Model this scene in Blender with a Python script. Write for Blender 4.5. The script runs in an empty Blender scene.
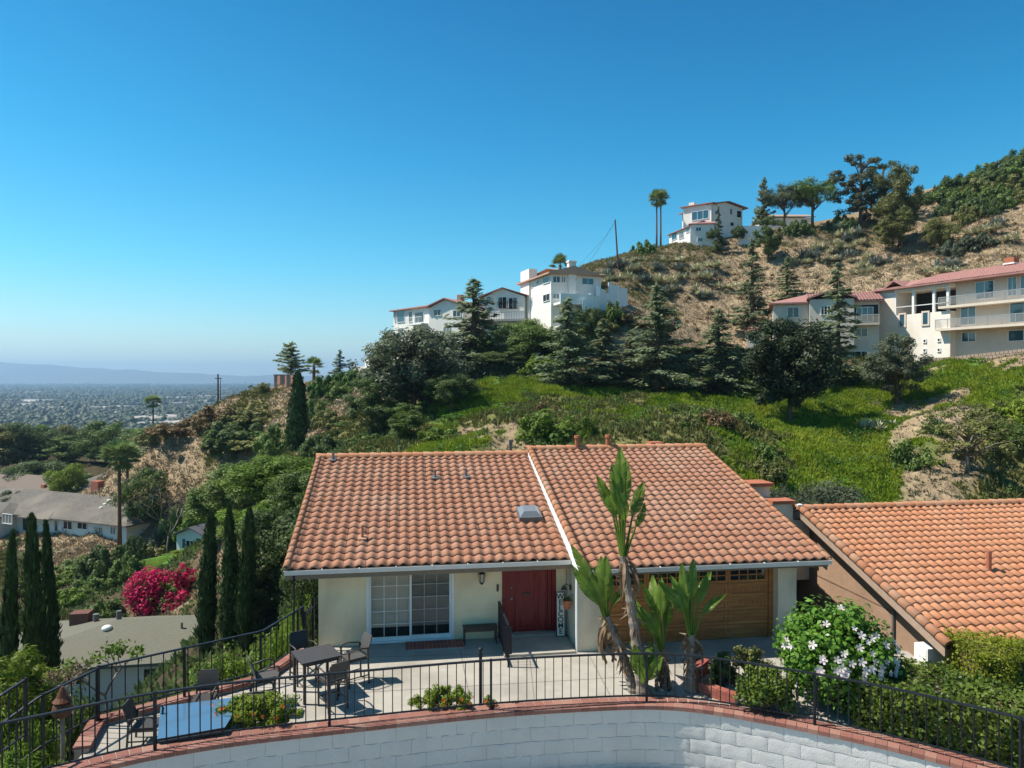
import bpy, math, random
import numpy as np
from mathutils import Vector, Matrix

rnd = random.Random(11)
RS = np.random.RandomState(11)
S = bpy.context.scene
COL = S.collection
PI = math.pi
CX, CY, FL, CH = 512.0, 379.0, 710.0, 7.5          # picture centre, horizon row, focal length (px), eye height


def P(px, py, D):
    return Vector(((px - CX) / FL * D, D, CH - (py - CY) / FL * D))


def G(px, py, z=0.0):
    D = (CH - z) * FL / (py - CY)
    return Vector(((px - CX) / FL * D, D, z))


# ------------------------------------------------------------------ objects
def tag(o, label=None, cat=None, group=None, kind=None):
    if label: o['label'] = label
    if cat: o['category'] = cat
    if group: o['group'] = group
    if kind: o['kind'] = kind
    return o


def thing(name, label, cat, loc=(0, 0, 0), rotz=0.0, group=None):
    o = bpy.data.objects.new(name, None)
    o.empty_display_size = 0.2
    COL.objects.link(o)
    o.location = loc
    o.rotation_euler = (0, 0, rotz)
    return tag(o, label, cat, group)


def link(name, me, parent=None, loc=None):
    o = bpy.data.objects.new(name, me)
    COL.objects.link(o)
    if parent: o.parent = parent
    if loc is not None: o.location = loc
    return o


KIDS = {}


def copy_thing(root, label=None, group=None):
    r = root.copy(); COL.objects.link(r)
    for ch in root.children:
        c = ch.copy(); COL.objects.link(c); c.parent = r
        for g in ch.children:
            d = g.copy(); COL.objects.link(d); d.parent = c
    if label: r['label'] = label
    if group: r['group'] = group
    return r


def mesh_np(name, V, Fs, mat=None, smooth=False):
    """V (n,3); Fs list of int arrays of one width each."""
    me = bpy.data.meshes.new(name)
    V = np.asarray(V, dtype=np.float32)
    if not isinstance(Fs, list): Fs = [Fs]
    Fs = [np.asarray(f, dtype=np.int32) for f in Fs if len(f)]
    loops = np.concatenate([f.ravel() for f in Fs])
    tot = np.concatenate([np.full(len(f), f.shape[1], dtype=np.int32) for f in Fs])
    start = np.concatenate([[0], np.cumsum(tot)[:-1]]).astype(np.int32)
    me.vertices.add(len(V)); me.vertices.foreach_set('co', V.ravel())
    me.loops.add(len(loops)); me.loops.foreach_set('vertex_index', loops)
    me.polygons.add(len(tot))
    me.polygons.foreach_set('loop_start', start)
    me.polygons.foreach_set('loop_total', tot)
    if smooth: me.polygons.foreach_set('use_smooth', np.ones(len(tot), dtype=bool))
    me.update(calc_edges=True)
    if mat: me.materials.append(mat)
    return me


class MB:
    """collects simple shapes for ONE mesh"""
    def __init__(s): s.v = []; s.f = []
    def add(s, vs, fs):
        b = len(s.v); s.v += [tuple(p) for p in vs]; s.f += [tuple(b + i for i in f) for f in fs]; return s
    def box(s, x0, x1, y0, y1, z0, z1):
        return s.add([(x0, y0, z0), (x1, y0, z0), (x1, y1, z0), (x0, y1, z0), (x0, y0, z1), (x1, y0, z1), (x1, y1, z1), (x0, y1, z1)],
                     [(0, 3, 2, 1), (4, 5, 6, 7), (0, 1, 5, 4), (1, 2, 6, 5), (2, 3, 7, 6), (3, 0, 4, 7)])
    def obox(s, c, u, v, w):
        """box from centre and three half-edge vectors"""
        c, u, v, w = (Vector(q) for q in (c, u, v, w))
        pts = [c + a * u + b * v + d * w for d in (-1, 1) for a, b in ((-1, -1), (1, -1), (1, 1), (-1, 1))]
        return s.add(pts, [(0, 3, 2, 1), (4, 5, 6, 7), (0, 1, 5, 4), (1, 2, 6, 5), (2, 3, 7, 6), (3, 0, 4, 7)])
    def bar(s, p, q, w, h=None, up=(0, 0, 1)):
        """square bar from p to q"""
        p, q = Vector(p), Vector(q); h = h or w
        d = (q - p); L = d.length; d.normalize()
        up = Vector(up)
        if abs(d.dot(up)) > 0.98: up = Vector((1, 0, 0))
        r = d.cross(up).normalized(); t = r.cross(d)
        return s.obox((p + q) / 2, d * L / 2, r * w / 2, t * h / 2)
    def tube(s, pts, rad, n=8, cap=True):
        pts = [Vector(p) for p in pts]
        if not hasattr(rad, '__len__'): rad = [rad] * len(pts)
        b = len(s.v); prev = None
        for i, p in enumerate(pts):
            d = (pts[min(i + 1, len(pts) - 1)] - pts[max(i - 1, 0)]).normalized()
            ref = prev if prev is not None else (Vector((1, 0, 0)) if abs(d.x) < 0.9 else Vector((0, 1, 0)))
            r = (ref - d * ref.dot(d)).normalized(); prev = r; t = d.cross(r)
            for k in range(n):
                a = 2 * PI * k / n
                s.v.append(tuple(p + (r * math.cos(a) + t * math.sin(a)) * rad[i]))
        for i in range(len(pts) - 1):
            for k in range(n):
                k2 = (k + 1) % n
                s.f.append((b + i * n + k, b + i * n + k2, b + (i + 1) * n + k2, b + (i + 1) * n + k))
        if cap:
            s.f.append(tuple(b + k for k in reversed(range(n))))
            s.f.append(tuple(b + (len(pts) - 1) * n + k for k in range(n)))
        return s
    def prism(s, poly, d):
        """polygon (3D points) extruded along vector d"""
        d = Vector(d); a = [Vector(p) for p in poly]; n = len(a)
        return s.add(a + [p + d for p in a], [tuple(reversed(range(n))), tuple(range(n, 2 * n))] +
                     [(i, (i + 1) % n, n + (i + 1) % n, n + i) for i in range(n)])
    def ball(s, c, r, nu=10, nv=6, sz=1.0):
        b = len(s.v); c = Vector(c)
        for j in range(nv + 1):
            t = PI * j / nv
            for i in range(nu):
                a = 2 * PI * i / nu
                s.v.append((c.x + r * math.sin(t) * math.cos(a), c.y + r * math.sin(t) * math.sin(a), c.z + r * sz * math.cos(t)))
        for j in range(nv):
            for i in range(nu):
                i2 = (i + 1) % nu
                s.f.append((b + j * nu + i, b + (j + 1) * nu + i, b + (j + 1) * nu + i2, b + j * nu + i2))
        return s
    def mesh(s, name, mat, smooth=False):
        me = bpy.data.meshes.new(name); me.from_pydata(s.v, [], s.f)
        me.validate(); me.update()
        if mat: me.materials.append(mat)
        if smooth:
            for p in me.polygons: p.use_smooth = True
        import bmesh
        bm = bmesh.new(); bm.from_mesh(me); bmesh.ops.recalc_face_normals(bm, faces=bm.faces); bm.to_mesh(me); bm.free()
        return me
    def build(s, name, mat, parent=None, smooth=False, loc=None):
        return link(name, s.mesh(name, mat, smooth), parent, loc)


# ------------------------------------------------------------------ materials
def _base(name):
    m = bpy.data.materials.new(name); m.use_nodes = True
    nt = m.node_tree; b = nt.nodes['Principled BSDF']
    return m, nt, b


def C4(c): return (c[0], c[1], c[2], 1.0)


def mat(name, c1, c2=None, scale=4.0, rough=0.85, bump=0.0, bscale=30.0, island=None, metal=0.0, c3=None, s3=0.6, spec=0.3, detail=6.0, stretch=None):
    """two-tone noise material; island = colour mixed in per loose piece; c3 = large patches"""
    m, nt, b = _base(name); N = nt.nodes; L = nt.links
    tc = N.new('ShaderNodeTexCoord')
    src = tc.outputs['Object']
    if stretch:
        mp = N.new('ShaderNodeMapping'); mp.inputs['Scale'].default_value = stretch; L.new(src, mp.inputs['Vector']); src = mp.outputs['Vector']
    nz = N.new('ShaderNodeTexNoise'); nz.inputs['Scale'].default_value = scale; nz.inputs['Detail'].default_value = detail
    nz.inputs['Roughness'].default_value = 0.65
    L.new(src, nz.inputs['Vector'])
    rp = N.new('ShaderNodeValToRGB'); rp.color_ramp.elements[0].position = 0.34; rp.color_ramp.elements[1].position = 0.68
    rp.color_ramp.elements[0].color = C4(c1); rp.color_ramp.elements[1].color = C4(c2 or c1)
    L.new(nz.outputs['Fac'], rp.inputs['Fac']); out = rp.outputs['Color']
    if c3:
        n3 = N.new('ShaderNodeTexNoise'); n3.inputs['Scale'].default_value = s3; n3.inputs['Detail'].default_value = 4
        L.new(src, n3.inputs['Vector'])
        r3 = N.new('ShaderNodeValToRGB'); r3.color_ramp.elements[0].position = 0.48; r3.color_ramp.elements[1].position = 0.7
        L.new(n3.outputs['Fac'], r3.inputs['Fac'])
        mx = N.new('ShaderNodeMix'); mx.data_type = 'RGBA'; L.new(r3.outputs['Color'], mx.inputs[0]); L.new(out, mx.inputs[6]); mx.inputs[7].default_value = C4(c3)
        out = mx.outputs[2]
    if island:
        g = N.new('ShaderNodeNewGeometry'); r2 = N.new('ShaderNodeValToRGB')
        els = r2.color_ramp.elements
        els[0].color = C4(island[0]); els[1].color = C4(island[-1])
        for i, c in enumerate(island[1:-1]):
            e = els.new((i + 1) / (len(island) - 1)); e.color = C4(c)
        L.new(g.outputs['Random Per Island'], r2.inputs['Fac'])
        mx = N.new('ShaderNodeMix'); mx.data_type = 'RGBA'; mx.inputs[0].default_value = 0.65
        L.new(out, mx.inputs[6]); L.new(r2.outputs['Color'], mx.inputs[7]); out = mx.outputs[2]
    L.new(out, b.inputs['Base Color'])
    b.inputs['Roughness'].default_value = rough; b.inputs['Metallic'].default_value = metal
    b.inputs['Specular IOR Level'].default_value = spec
    if bump:
        n2 = N.new('ShaderNodeTexNoise'); n2.inputs['Scale'].default_value = bscale; n2.inputs['Detail'].default_value = 5
        L.new(src, n2.inputs['Vector'])
        bp = N.new('ShaderNodeBump'); bp.inputs['Strength'].default_value = bump; bp.inputs['Distance'].default_value = 0.02
        L.new(n2.outputs['Fac'], bp.inputs['Height']); L.new(bp.outputs['Normal'], b.inputs['Normal'])
    return m


def leafmat(name, cols, trans=0.3, rough=0.55, hue=0.12, ns=0.9):
    """foliage: colour by leaf, a slower noise for clumps, translucent"""
    m, nt, b = _base(name); N = nt.nodes; L = nt.links
    g = N.new('ShaderNodeNewGeometry'); rp = N.new('ShaderNodeValToRGB'); els = rp.color_ramp.elements
    els[0].color = C4(cols[0]); els[1].color = C4(cols[-1])
    for i, c in enumerate(cols[1:-1]):
        e = els.new((i + 1) / (len(cols) - 1)); e.color = C4(c)
    tc = N.new('ShaderNodeTexCoord'); nz = N.new('ShaderNodeTexNoise'); nz.inputs['Scale'].default_value = ns; nz.inputs['Detail'].default_value = 3
    L.new(tc.outputs['Object'], nz.inputs['Vector'])
    ad = N.new('ShaderNodeMath'); ad.operation = 'MULTIPLY_ADD'
    L.new(g.outputs['Random Per Island'], ad.inputs[0]); ad.inputs[1].default_value = 0.55
    sb = N.new('ShaderNodeMath'); sb.operation = 'MULTIPLY_ADD'; sb.inputs[1].default_value = 1.5; sb.inputs[2].default_value = -0.52
    L.new(nz.outputs['Fac'], sb.inputs[0]); L.new(sb.outputs[0], ad.inputs[2]); L.new(ad.outputs[0], rp.inputs['Fac'])
    oi = N.new('ShaderNodeObjectInfo'); hs = N.new('ShaderNodeHueSaturation')
    mr = N.new('ShaderNodeMapRange'); mr.inputs['To Min'].default_value = 1 - hue * 1.4; mr.inputs['To Max'].default_value = 1 + hue * 1.4
    L.new(oi.outputs['Random'], mr.inputs['Value']); L.new(mr.outputs[0], hs.inputs['Value']); L.new(rp.outputs['Color'], hs.inputs['Color'])
    L.new(hs.outputs['Color'], b.inputs['Base Color']); b.inputs['Roughness'].default_value = rough; b.inputs['Specular IOR Level'].default_value = 0.25
    tr = N.new('ShaderNodeBsdfTranslucent'); L.new(hs.outputs['Color'], tr.inputs['Color'])
    ms = N.new('ShaderNodeMixShader'); ms.inputs[0].default_value = trans
    L.new(b.outputs[0], ms.inputs[1]); L.new(tr.outputs[0], ms.inputs[2])
    L.new(ms.outputs[0], N['Material Output'].inputs['Surface'])
    return m


def glassmat(name, c, rough=0.03, spec=0.8, clear=0.0):
    m, nt, b = _base(name); N = nt.nodes; L = nt.links
    b.inputs['Base Color'].default_value = C4(c); b.inputs['Roughness'].default_value = rough
    b.inputs['Specular IOR Level'].default_value = spec
    if clear:
        t = N.new('ShaderNodeBsdfTransparent'); ms = N.new('ShaderNodeMixShader'); ms.inputs[0].default_value = clear
        L.new(b.outputs[0], ms.inputs[1]); L.new(t.outputs[0], ms.inputs[2]); L.new(ms.outputs[0], N['Material Output'].inputs['Surface'])
    return m


M = {}
M['stucco'] = mat('stucco_cream', (.88, .74, .50), (.78, .64, .42), 1.6, .93, .45, 60, c3=(.62, .49, .32), s3=1.1, stretch=(1, 1, .45))
M['stucco_grey'] = mat('stucco_pier', (.76, .66, .50), (.60, .51, .38), 1.8, .93, .45, 60, c3=(.46, .40, .30), s3=1.1, stretch=(1, 1, .45))
M['white'] = mat('white_paint', (.80, .80, .77), (.74, .74, .71), 3, .6, .1, 40)
M['gutter'] = mat('gutter_paint', (.66, .66, .64), (.58, .57, .55), 2, .5)
M['fascia'] = mat('fascia_wood', (.24, .19, .14), (.17, .13, .10), 6, .8, stretch=(1, 8, 8))
M['tile'] = mat('clay_tile_weathered', (0.366, 0.174, 0.104), (0.278, 0.129, 0.078), 2.2, .85, .35, 45,
                island=[(0.355, 0.156, 0.089), (0.397, 0.187, 0.112), (0.366, 0.167, 0.097), (0.412, 0.218, 0.138), (0.345, 0.147, 0.082), (0.397, 0.205, 0.130), (0.360, 0.160, 0.094)], c3=(0.391, 0.258, 0.181), s3=.45)
M['tile_orange'] = mat('clay_tile_orange', (.47, .215, .115), (.39, .17, .09), 2.2, .82, .25, 45,
                       island=[(.51, .21, .10), (.54, .235, .115), (.49, .195, .09), (.51, .24, .13), (.46, .18, .09)], c3=(.50, .29, .18), s3=.5)
M['tile_ridge'] = mat('clay_ridge_tile', (.43, .195, .105), (.34, .15, .08), 3, .85, .3, 45, island=[(.44, .20, .11), (.38, .165, .085), (.44, .24, .145)], c3=(.38, .26, .18), s3=.8)
M['tile_pink'] = mat('pink_clay_roof', (.37, .19, .165), (.30, .15, .13), 2.5, .88)
M['underlay'] = mat('roof_underlay', (.10, .055, .04), (.07, .04, .03), 4, .9)
M['concrete'] = mat('patio_concrete', (.40, .37, .32), (.335, .31, .265), 2.6, .92, .35, 80, c3=(.265, .245, .21), s3=.55, detail=12)
M['joint'] = mat('concrete_joint', (.2, .19, .17), None, 2, .95)
M['asphalt'] = mat('pale_bounce_road', (.40, .38, .35), (.33, .31, .28), 8, .95, .3, 120)  # unseen road, made pale so its bounce brightens the retaining wall
M['block'] = mat('painted_block', (.59, .575, .55), (.53, .515, .49), 3.5, .9, .6, 70, island=[(.59, .575, .55), (.56, .545, .52), (.575, .56, .535)], c3=(.43, .41, .38), s3=1.0, stretch=(1, 1, .35))
M['brick'] = mat('red_brick', (.33, .095, .065), (.24, .07, .05), 5, .88, .35, 70, island=[(.36, .11, .075), (.27, .075, .055), (.40, .16, .11), (.30, .09, .06)])
M['brick_top'] = mat('brick_cap', (.29, .135, .10), (.21, .09, .068), 5, .9, .4, 70, island=[(.33, .15, .115), (.23, .09, .068), (.37, .21, .16), (.26, .105, .08), (.19, .075, .06)], c3=(.2, .12, .095), s3=1.5)
M['mortar'] = mat('mortar', (.42, .36, .31), (.34, .29, .25), 8, .95)
M['iron'] = mat('black_iron', (.010, .012, .017), (.018, .021, .027), 10, .5, spec=.3)
M['iron_rust'] = mat('dark_bronze', (.03, .026, .022), (.05, .04, .03), 10, .5, spec=.5)
M['wicker'] = mat('black_wicker', (.035, .033, .032), (.06, .055, .05), 50, .6, .5, 160)
M['sling'] = mat('grey_sling', (.085, .08, .075), (.06, .057, .053), 30, .7, .3, 120)
M['slat'] = mat('grey_slat', (.075, .07, .07), (.05, .047, .047), 4, .5, stretch=(1, 20, 1))
M['door_red'] = mat('red_door', (.22, .012, .016), (.15, .008, .011), 3, .45, .15, 20, stretch=(6, 6, 1), spec=.4, c3=(.26, .03, .028), s3=1.4)
M['wood'] = mat('garage_wood', (.44, .18, .055), (.31, .12, .035), 4, .66, .25, 30, stretch=(1, 1, 14), spec=.4, c3=(.52, .23, .075), s3=.7)
M['glass'] = glassmat('window_glass', (.02, .025, .03), .03, .9)
M['glass_clear'] = glassmat('door_glass', (.03, .035, .035), .02, .8, .82)
M['glass_blue'] = glassmat('blue_window', (.03, .09, .13), .04, 1.0)
M['glass_table'] = glassmat('sky_tinted_glass_top', (.075, .155, .245), .08, .8)  # blue base colour stands in for the sky's reflection
M['blind'] = mat('beige_blind', (.82, .74, .6), (.76, .68, .54), 3, .9, stretch=(14, 1, 1))
M['unlit_dark'] = mat('unlit_dark', (.035, .03, .027), None, 2, .9)  # near-black colour stands in for the shade inside openings
M['neighbour'] = mat('brown_stucco', (.37, .245, .165), (.31, .20, .135), 2.0, .95, .5, 50, c3=(.27, .175, .12), s3=.7)
M['white_house'] = mat('white_stucco', (.81, .77, .71), (.74, .70, .64), .6, .9, .15, 10)
M['beige_house'] = mat('beige_stucco', (.66, .57, .47), (.58, .50, .41), .6, .9, .15, 10)
M['cream_house'] = mat('cream_siding', (.70, .69, .63), (.62, .61, .56), .8, .85)
M['shingle'] = mat('grey_shingle', (.15, .135, .115), (.095, .086, .073), 2.5, .95, .5, 12, c3=(.19, .165, .135), s3=.25)
M['shingle_green'] = mat('green_grey_shingle', (.17, .165, .125), (.11, .108, .082), 12, .95, .4, 30, c3=(.15, .135, .10), s3=.4)
M['shingle_dark'] = mat('slate_shingle', (.10, .10, .115), (.065, .065, .075), 8, .95)
M['terracotta'] = mat('terracotta', (.42, .15, .08), (.33, .11, .06), 6, .8, .2, 40)
M['brick_dark'] = mat('brown_brick', (.17, .075, .055), (.11, .05, .04), 5, .9, .4, 20)
M['clay_brown'] = mat('glazed_clay', (.15, .055, .022), (.08, .03, .014), 9, .45, .3, 30)
M['bark'] = mat('bark', (.16, .115, .08), (.09, .062, .045), 7, .95, .8, 25, stretch=(1, 1, .25))
M['bark_grey'] = mat('bark_grey', (.26, .22, .18), (.15, .12, .10), 7, .95, .8, 25, stretch=(1, 1, .25))
M['palm_bark'] = mat('palm_bark', (.20, .10, .065), (.13, .065, .045), 6, .95, .6, 15, stretch=(1, 1, 3))
M['pole'] = mat('pole_wood', (.14, .085, .06), (.09, .055, .04), 5, .9)
M['grey_metal'] = mat('grey_metal', (.42, .42, .42), (.34, .34, .34), 6, .45, metal=.3)
M['lead'] = mat('lead_flashing', (.17, .165, .16), (.11, .11, .11), 6, .5)
M['skydome'] = glassmat('skylight_acrylic', (.20, .21, .22), .12, .8)
M['car_dark'] = mat('car_paint_dark', (.02, .022, .027), None, 2, .25, spec=.6)
M['rubber'] = mat('rubber', (.02, .02, .02), None, 2, .8)
M['sign_white'] = mat('sign_board', (.72, .70, .64), (.65, .63, .57), 6, .7)
M['ink'] = mat('sign_ink', (.03, .03, .032), None, 3, .7)
M['canvas'] = mat('white_canvas', (.78, .78, .78), None, 3, .8)
M['stone'] = mat('pillar_stone', (.42, .36, .29), (.32, .27, .22), 4, .9)
M['boundary'] = mat('boundary_block', (.36, .28, .21), (.27, .21, .155), 3, .95)
M['rock'] = mat('dead_stem', (.34, .27, .21), (.22, .17, .13), 8, .95)
# foliage
M['lf_mid'] = leafmat('leaf_mid', [(0.063, 0.106, 0.022), (0.119, 0.181, 0.040), (0.196, 0.263, 0.062)])
M['lf_dark'] = leafmat('leaf_dark', [(0.052, 0.081, 0.026), (0.096, 0.138, 0.044), (0.152, 0.209, 0.065)], .4)
M['lf_deep'] = leafmat('leaf_deep', [(.022, .036, .014), (.042, .062, .024), (.075, .10, .04)], .3)
M['lf_grey'] = leafmat('leaf_grey', [(0.073, 0.089, 0.050), (0.117, 0.138, 0.080), (0.176, 0.202, 0.121)], .4)
M['lf_cedar'] = leafmat('leaf_cedar', [(0.132, 0.169, 0.089), (0.228, 0.278, 0.151), (0.350, 0.405, 0.230)], .42)
M['lf_bright'] = leafmat('leaf_bright', [(0.069, 0.127, 0.014), (0.138, 0.220, 0.026), (0.218, 0.308, 0.042)], .42)
M['lf_yellow'] = leafmat('leaf_yellow', [(.10, .15, .014), (.19, .26, .025), (.26, .32, .04)], .4)
M['lf_olive'] = leafmat('leaf_olive', [(0.091, 0.104, 0.029), (0.161, 0.169, 0.048), (0.238, 0.234, 0.072)], .28)
M['lf_brown'] = leafmat('leaf_brown', [(0.105, 0.063, 0.029), (0.180, 0.119, 0.052), (0.225, 0.168, 0.065)], .25)
M['lf_cypress'] = leafmat('leaf_cypress', [(0.026, 0.049, 0.017), (0.049, 0.091, 0.029), (0.085, 0.143, 0.043)], .15)
M['lf_palm'] = leafmat('leaf_palm', [(0.098, 0.151, 0.047), (0.176, 0.245, 0.078), (0.273, 0.339, 0.117)], .25)
M['lf_hib'] = leafmat('leaf_hibiscus', [(.045, .11, .014), (.09, .19, .022), (.15, .27, .04)], .3, .35)
M['lf_bird'] = leafmat('leaf_paradise', [(0.082, 0.123, 0.016), (0.129, 0.214, 0.029), (0.211, 0.286, 0.045)], .4, .4)
M['lf_hedge'] = leafmat('leaf_hedge', [(0.052, 0.092, 0.013), (0.113, 0.168, 0.024), (0.190, 0.244, 0.040)], .28, .4)
M['lf_gold'] = leafmat('leaf_gold', [(.13, .17, .012), (.23, .27, .02), (.33, .35, .04)], .35)
M['lf_bract'] = leafmat('bougainvillea_bract', [(.05, .09, .02), (.10, .15, .035), (.36, .01, .07), (.55, .01, .11), (.62, .012, .13), (.74, .03, .19)], .4)
M['lf_agave'] = leafmat('agave_leaf', [(0.207, 0.230, 0.121), (0.460, 0.448, 0.275), (0.713, 0.667, 0.462)], .1)
M['lf_agave_blue'] = leafmat('agave_leaf_blue', [(.10, .13, .11), (.19, .22, .19), (.31, .33, .28)], .1)
M['petal'] = leafmat('pink_white_petal', [(.82, .60, .62), (.86, .74, .74), (.90, .84, .83)], .4)
M['lf_orange'] = leafmat('orange_flower', [(.62, .10, .02), (.75, .20, .05)], .3)
M['gr_green'] = leafmat('grass_green', [(0.071, 0.136, 0.009), (0.144, 0.232, 0.012), (0.274, 0.339, 0.022), (0.346, 0.366, 0.044)], .35, ns=.22)
M['gr_dry'] = leafmat('grass_dry', [(.20, .155, .09), (.30, .235, .145), (.39, .32, .205)], .25, ns=.3)
M['gr_cover'] = leafmat('ground_cover', [(0.037, 0.096, 0.014), (0.075, 0.156, 0.024), (0.125, 0.216, 0.040)], .3, ns=.3)
M['cream_wall'] = mat('warm_cream_stucco', (.80, .73, .64), (.74, .67, .58), .6, .9, .15, 10, c3=(.68, .60, .50), s3=.25)
M['curtain'] = glassmat('curtained_glass', (.22, .22, .21), .1, .9)
M['dead'] = leafmat('dead_leaf', [(.10, .06, .035), (.20, .13, .075), (.30, .22, .14)], .15)
# ------------------------------------------------------------------ terrain
# seen ground: (picture column, row, distance, cover)   cover: g lush green, t bare tan, o olive scrub, d leaf litter, b brown scrub
SEEN = [
    # canyon slope behind the house
    (460, 440, 55, 'g'), (450, 402, 75, 'g'), (520, 381, 79, 'g'), (482, 412, 66, 'g'), (520, 425, 60, 'o'), (560, 420, 61, 'o'), (500, 415, 64, 'o'), (495, 436, 57, 't'), (585, 436, 57, 'o'), (540, 405, 68, 'o'), (600, 420, 62, 'o'), (620, 402, 72, 'o'), (665, 412, 67, 'o'),
    (560, 392, 76, 'g'), (640, 396, 76, 'g'), (640, 415, 66, 'g'), (690, 400, 74, 'g'), (720, 430, 60, 'o'), (700, 437, 56, 'o'), (760, 392, 80, 'g'), (800, 450, 60, 'g'), (750, 415, 68, 'g'),
    (850, 500, 52, 'g'), (800, 480, 54, 'g'), (900, 415, 68, 'g'), (900, 376, 80, 'g'), (1024, 361, 69, 'g'), (960, 369, 75, 'g'), (970, 385, 70, 'g'), (1020, 385, 65, 'g'),
    (930, 402, 68, 't'), (900, 430, 61, 't'), (945, 430, 60, 't'), (1010, 440, 58, 'o'), (1000, 470, 54, 'o'), (950, 495, 52, 't'), (860, 440, 62, 'g'), (880, 470, 56, 'g'),
    (760, 455, 54, 'g'), (1060, 400, 62, 'o'), (1060, 470, 53, 'o'),
    # terrace and houses at the top of the green slope
    (700, 383, 84, 'd'), (640, 380, 84, 'd'), (560, 374, 85, 'd'), (760, 380, 86, 'd'), (820, 370, 86, 'd'), (860, 361, 87, 'd'),
    (905, 367, 84, 'd'), (960, 359, 78, 't'), (1024, 354, 71.5, 't'), (1060, 352, 68.5, 't'), (960, 357, 86, 't'), (1040, 352, 80, 't'),
    (640, 341, 89.5, 't'), (640, 310, 98, 't'), (600, 346, 88.5, 't'), (598, 318, 92, 't'), (612, 305, 95, 't'), (560, 340, 96, 'd'), (500, 352, 97, 'd'), (430, 352, 104, 'd'), (400, 358, 112, 'd'), (450, 380, 92, 'd'),
    # brown hill
    (620, 268, 117, 'b'), (660, 300, 109, 'b'), (700, 300, 111, 't'), (740, 252, 128, 't'), (690, 246, 131, 'b'), (650, 250, 131, 'b'), (760, 290, 113, 't'), (800, 255, 122, 't'),
    (830, 270, 117, 't'), (850, 228, 131, 'b'), (780, 235, 131, 'b'), (935, 200, 133, 't'), (900, 230, 126, 't'), (1024, 165, 133, 'b'), (960, 250, 110, 't'), (1024, 215, 114, 't'), (980, 225, 116, 't'),
    (900, 282, 101, 't'), (850, 287, 103, 't'), (800, 300, 106, 't'), (750, 330, 99, 't'), (700, 345, 96, 't'), (1000, 262, 98, 't'), (1060, 262, 96, 't'), (1080, 200, 116, 't'), (980, 185, 133, 'b'),
    # left spur
    (260, 388, 112, 't'), (290, 392, 108, 't'), (235, 400, 108, 'o'), (215, 415, 105, 't'), (185, 428, 104, 't'), (150, 447, 102, 't'), (165, 480, 97, 't'), (165, 500, 95, 't'),
    (215, 470, 94, 't'), (200, 495, 92, 'o'), (245, 430, 99, 'o'), (280, 425, 96, 't'), (310, 405, 100, 'd'), (340, 385, 108, 'd'), (345, 410, 93, 't'), (320, 440, 80, 'o'), (370, 420, 82, 'o'), (400, 430, 72, 'd'),
    (380, 450, 60, 'o'), (300, 470, 62, 'd'), (250, 480, 76, 'o'), (225, 520, 72, 'd'), (280, 520, 52, 'd'), (240, 560, 50, 'd'), (270, 600, 38, 'd'), (200, 620, 44, 'd'),
    # valley
    (0, 534, 98, 't'), (60, 541, 92, 't'), (125, 549, 88, 't'), (180, 545, 90, 'o'), (190, 560, 76, 'g'), (160, 557, 76, 'g'), (60, 560, 82, 't'), (70, 590, 70, 't'), (20, 570, 78, 'o'), (130, 580, 70, 'd'), (100, 610, 60, 'd'),
    (190, 600, 58, 't'), (170, 612, 55, 't'), (20, 640, 52, 'o'), (60, 704, 46, 'd'), (190, 704, 46, 'd'), (120, 700, 50, 'd'), (0, 700, 44, 'd'), (-80, 640, 50, 'o'), (-80, 560, 80, 'o'),
    (0, 520, 118, 'd'), (100, 500, 120, 'd'), (-80, 520, 118, 'd'), (120, 470, 150, 'd'), (20, 475, 145, 'd'), (60, 455, 190, 'd'), (140, 462, 165, 'd'),
]
# unseen ground in metres: x, y, z
HIDDEN = [(-9.5, 15, -1.6, 'd'), (-12, 14, -3, 'd'), (-11.5, 18, -3.2, 'd'), (-13, 22, -4.8, 'd'), (-9, 22, -2.8, 'd'), (-8, 27, -4, 'd'), (-7, 32, -5, 'd'), (-15, 31, -6.8, 'd'), (-18, 36, -9, 'd'),
          (-24, 40, -13, 'd'), (-12, 38, -6.8, 'd'), (-22, 30, -9, 'o'), (-18, 20, -7, 'o'), (-28, 20, -11, 'o'), (-30, 34, -13, 'o'), (0, 34, -3.5, 'd'), (9, 36, -5, 'd'), (1, 43, -1.6, 'o'), (18, 36, -5.5, 'd'), (-6, 42, -3.5, 'd'),
          (30, 36, -5, 'o'), (14, 24, -2.2, 'd'), (20, 20, -1.8, 'd'), (24, 26, -3.5, 'd'), (40, 30, -3, 'o'), (30, 15, 0, 'o'), (40, 5, 2, 'o'),
          (0, 5, -1.9, 'd'), (-8, 5, -2, 'd'), (10, 5, -1.6, 'd'), (0, -10, -2, 'd'), (-20, 5, -7, 'd'), (-40, 10, -13, 'd'), (20, -10, 0, 'd'),
          (10, 170, 17, 'b'), (50, 170, 32, 'b'), (85, 170, 44, 'b'), (110, 160, 52, 'b'), (-20, 150, 2, 'd'), (-35, 135, 0, 'd'), (-60, 125, -11, 'd'), (-45, 160, -12, 'd'), (-25, 200, -10, 'd'),
          (-110, 60, -15, 'd'), (-110, 120, -16, 'd'), (-90, 190, -19, 'd'), (-150, 150, -18, 'd'), (-200, 60, -18, 'd'), (-140, 240, -24, 'd'), (-60, 250, -24, 'd'), (0, 260, -10, 'd'), (120, 260, 30, 'b'),
          (200, 170, 60, 'b'), (200, 60, 30, 'b'), (150, -20, 12, 'o'), (0, -70, -4, 'o'), (-100, -40, -14, 'o'), (100, 100, 33, 'b'), (100, 60, 15, 'o')]
pts = []; typ = []
for px, py, D, t in SEEN:
    p = P(px, py, D); pts.append(tuple(p)); typ.append(t)
for x, y, z, t in HIDDEN:
    pts.append((x, y, z)); typ.append(t)
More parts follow.
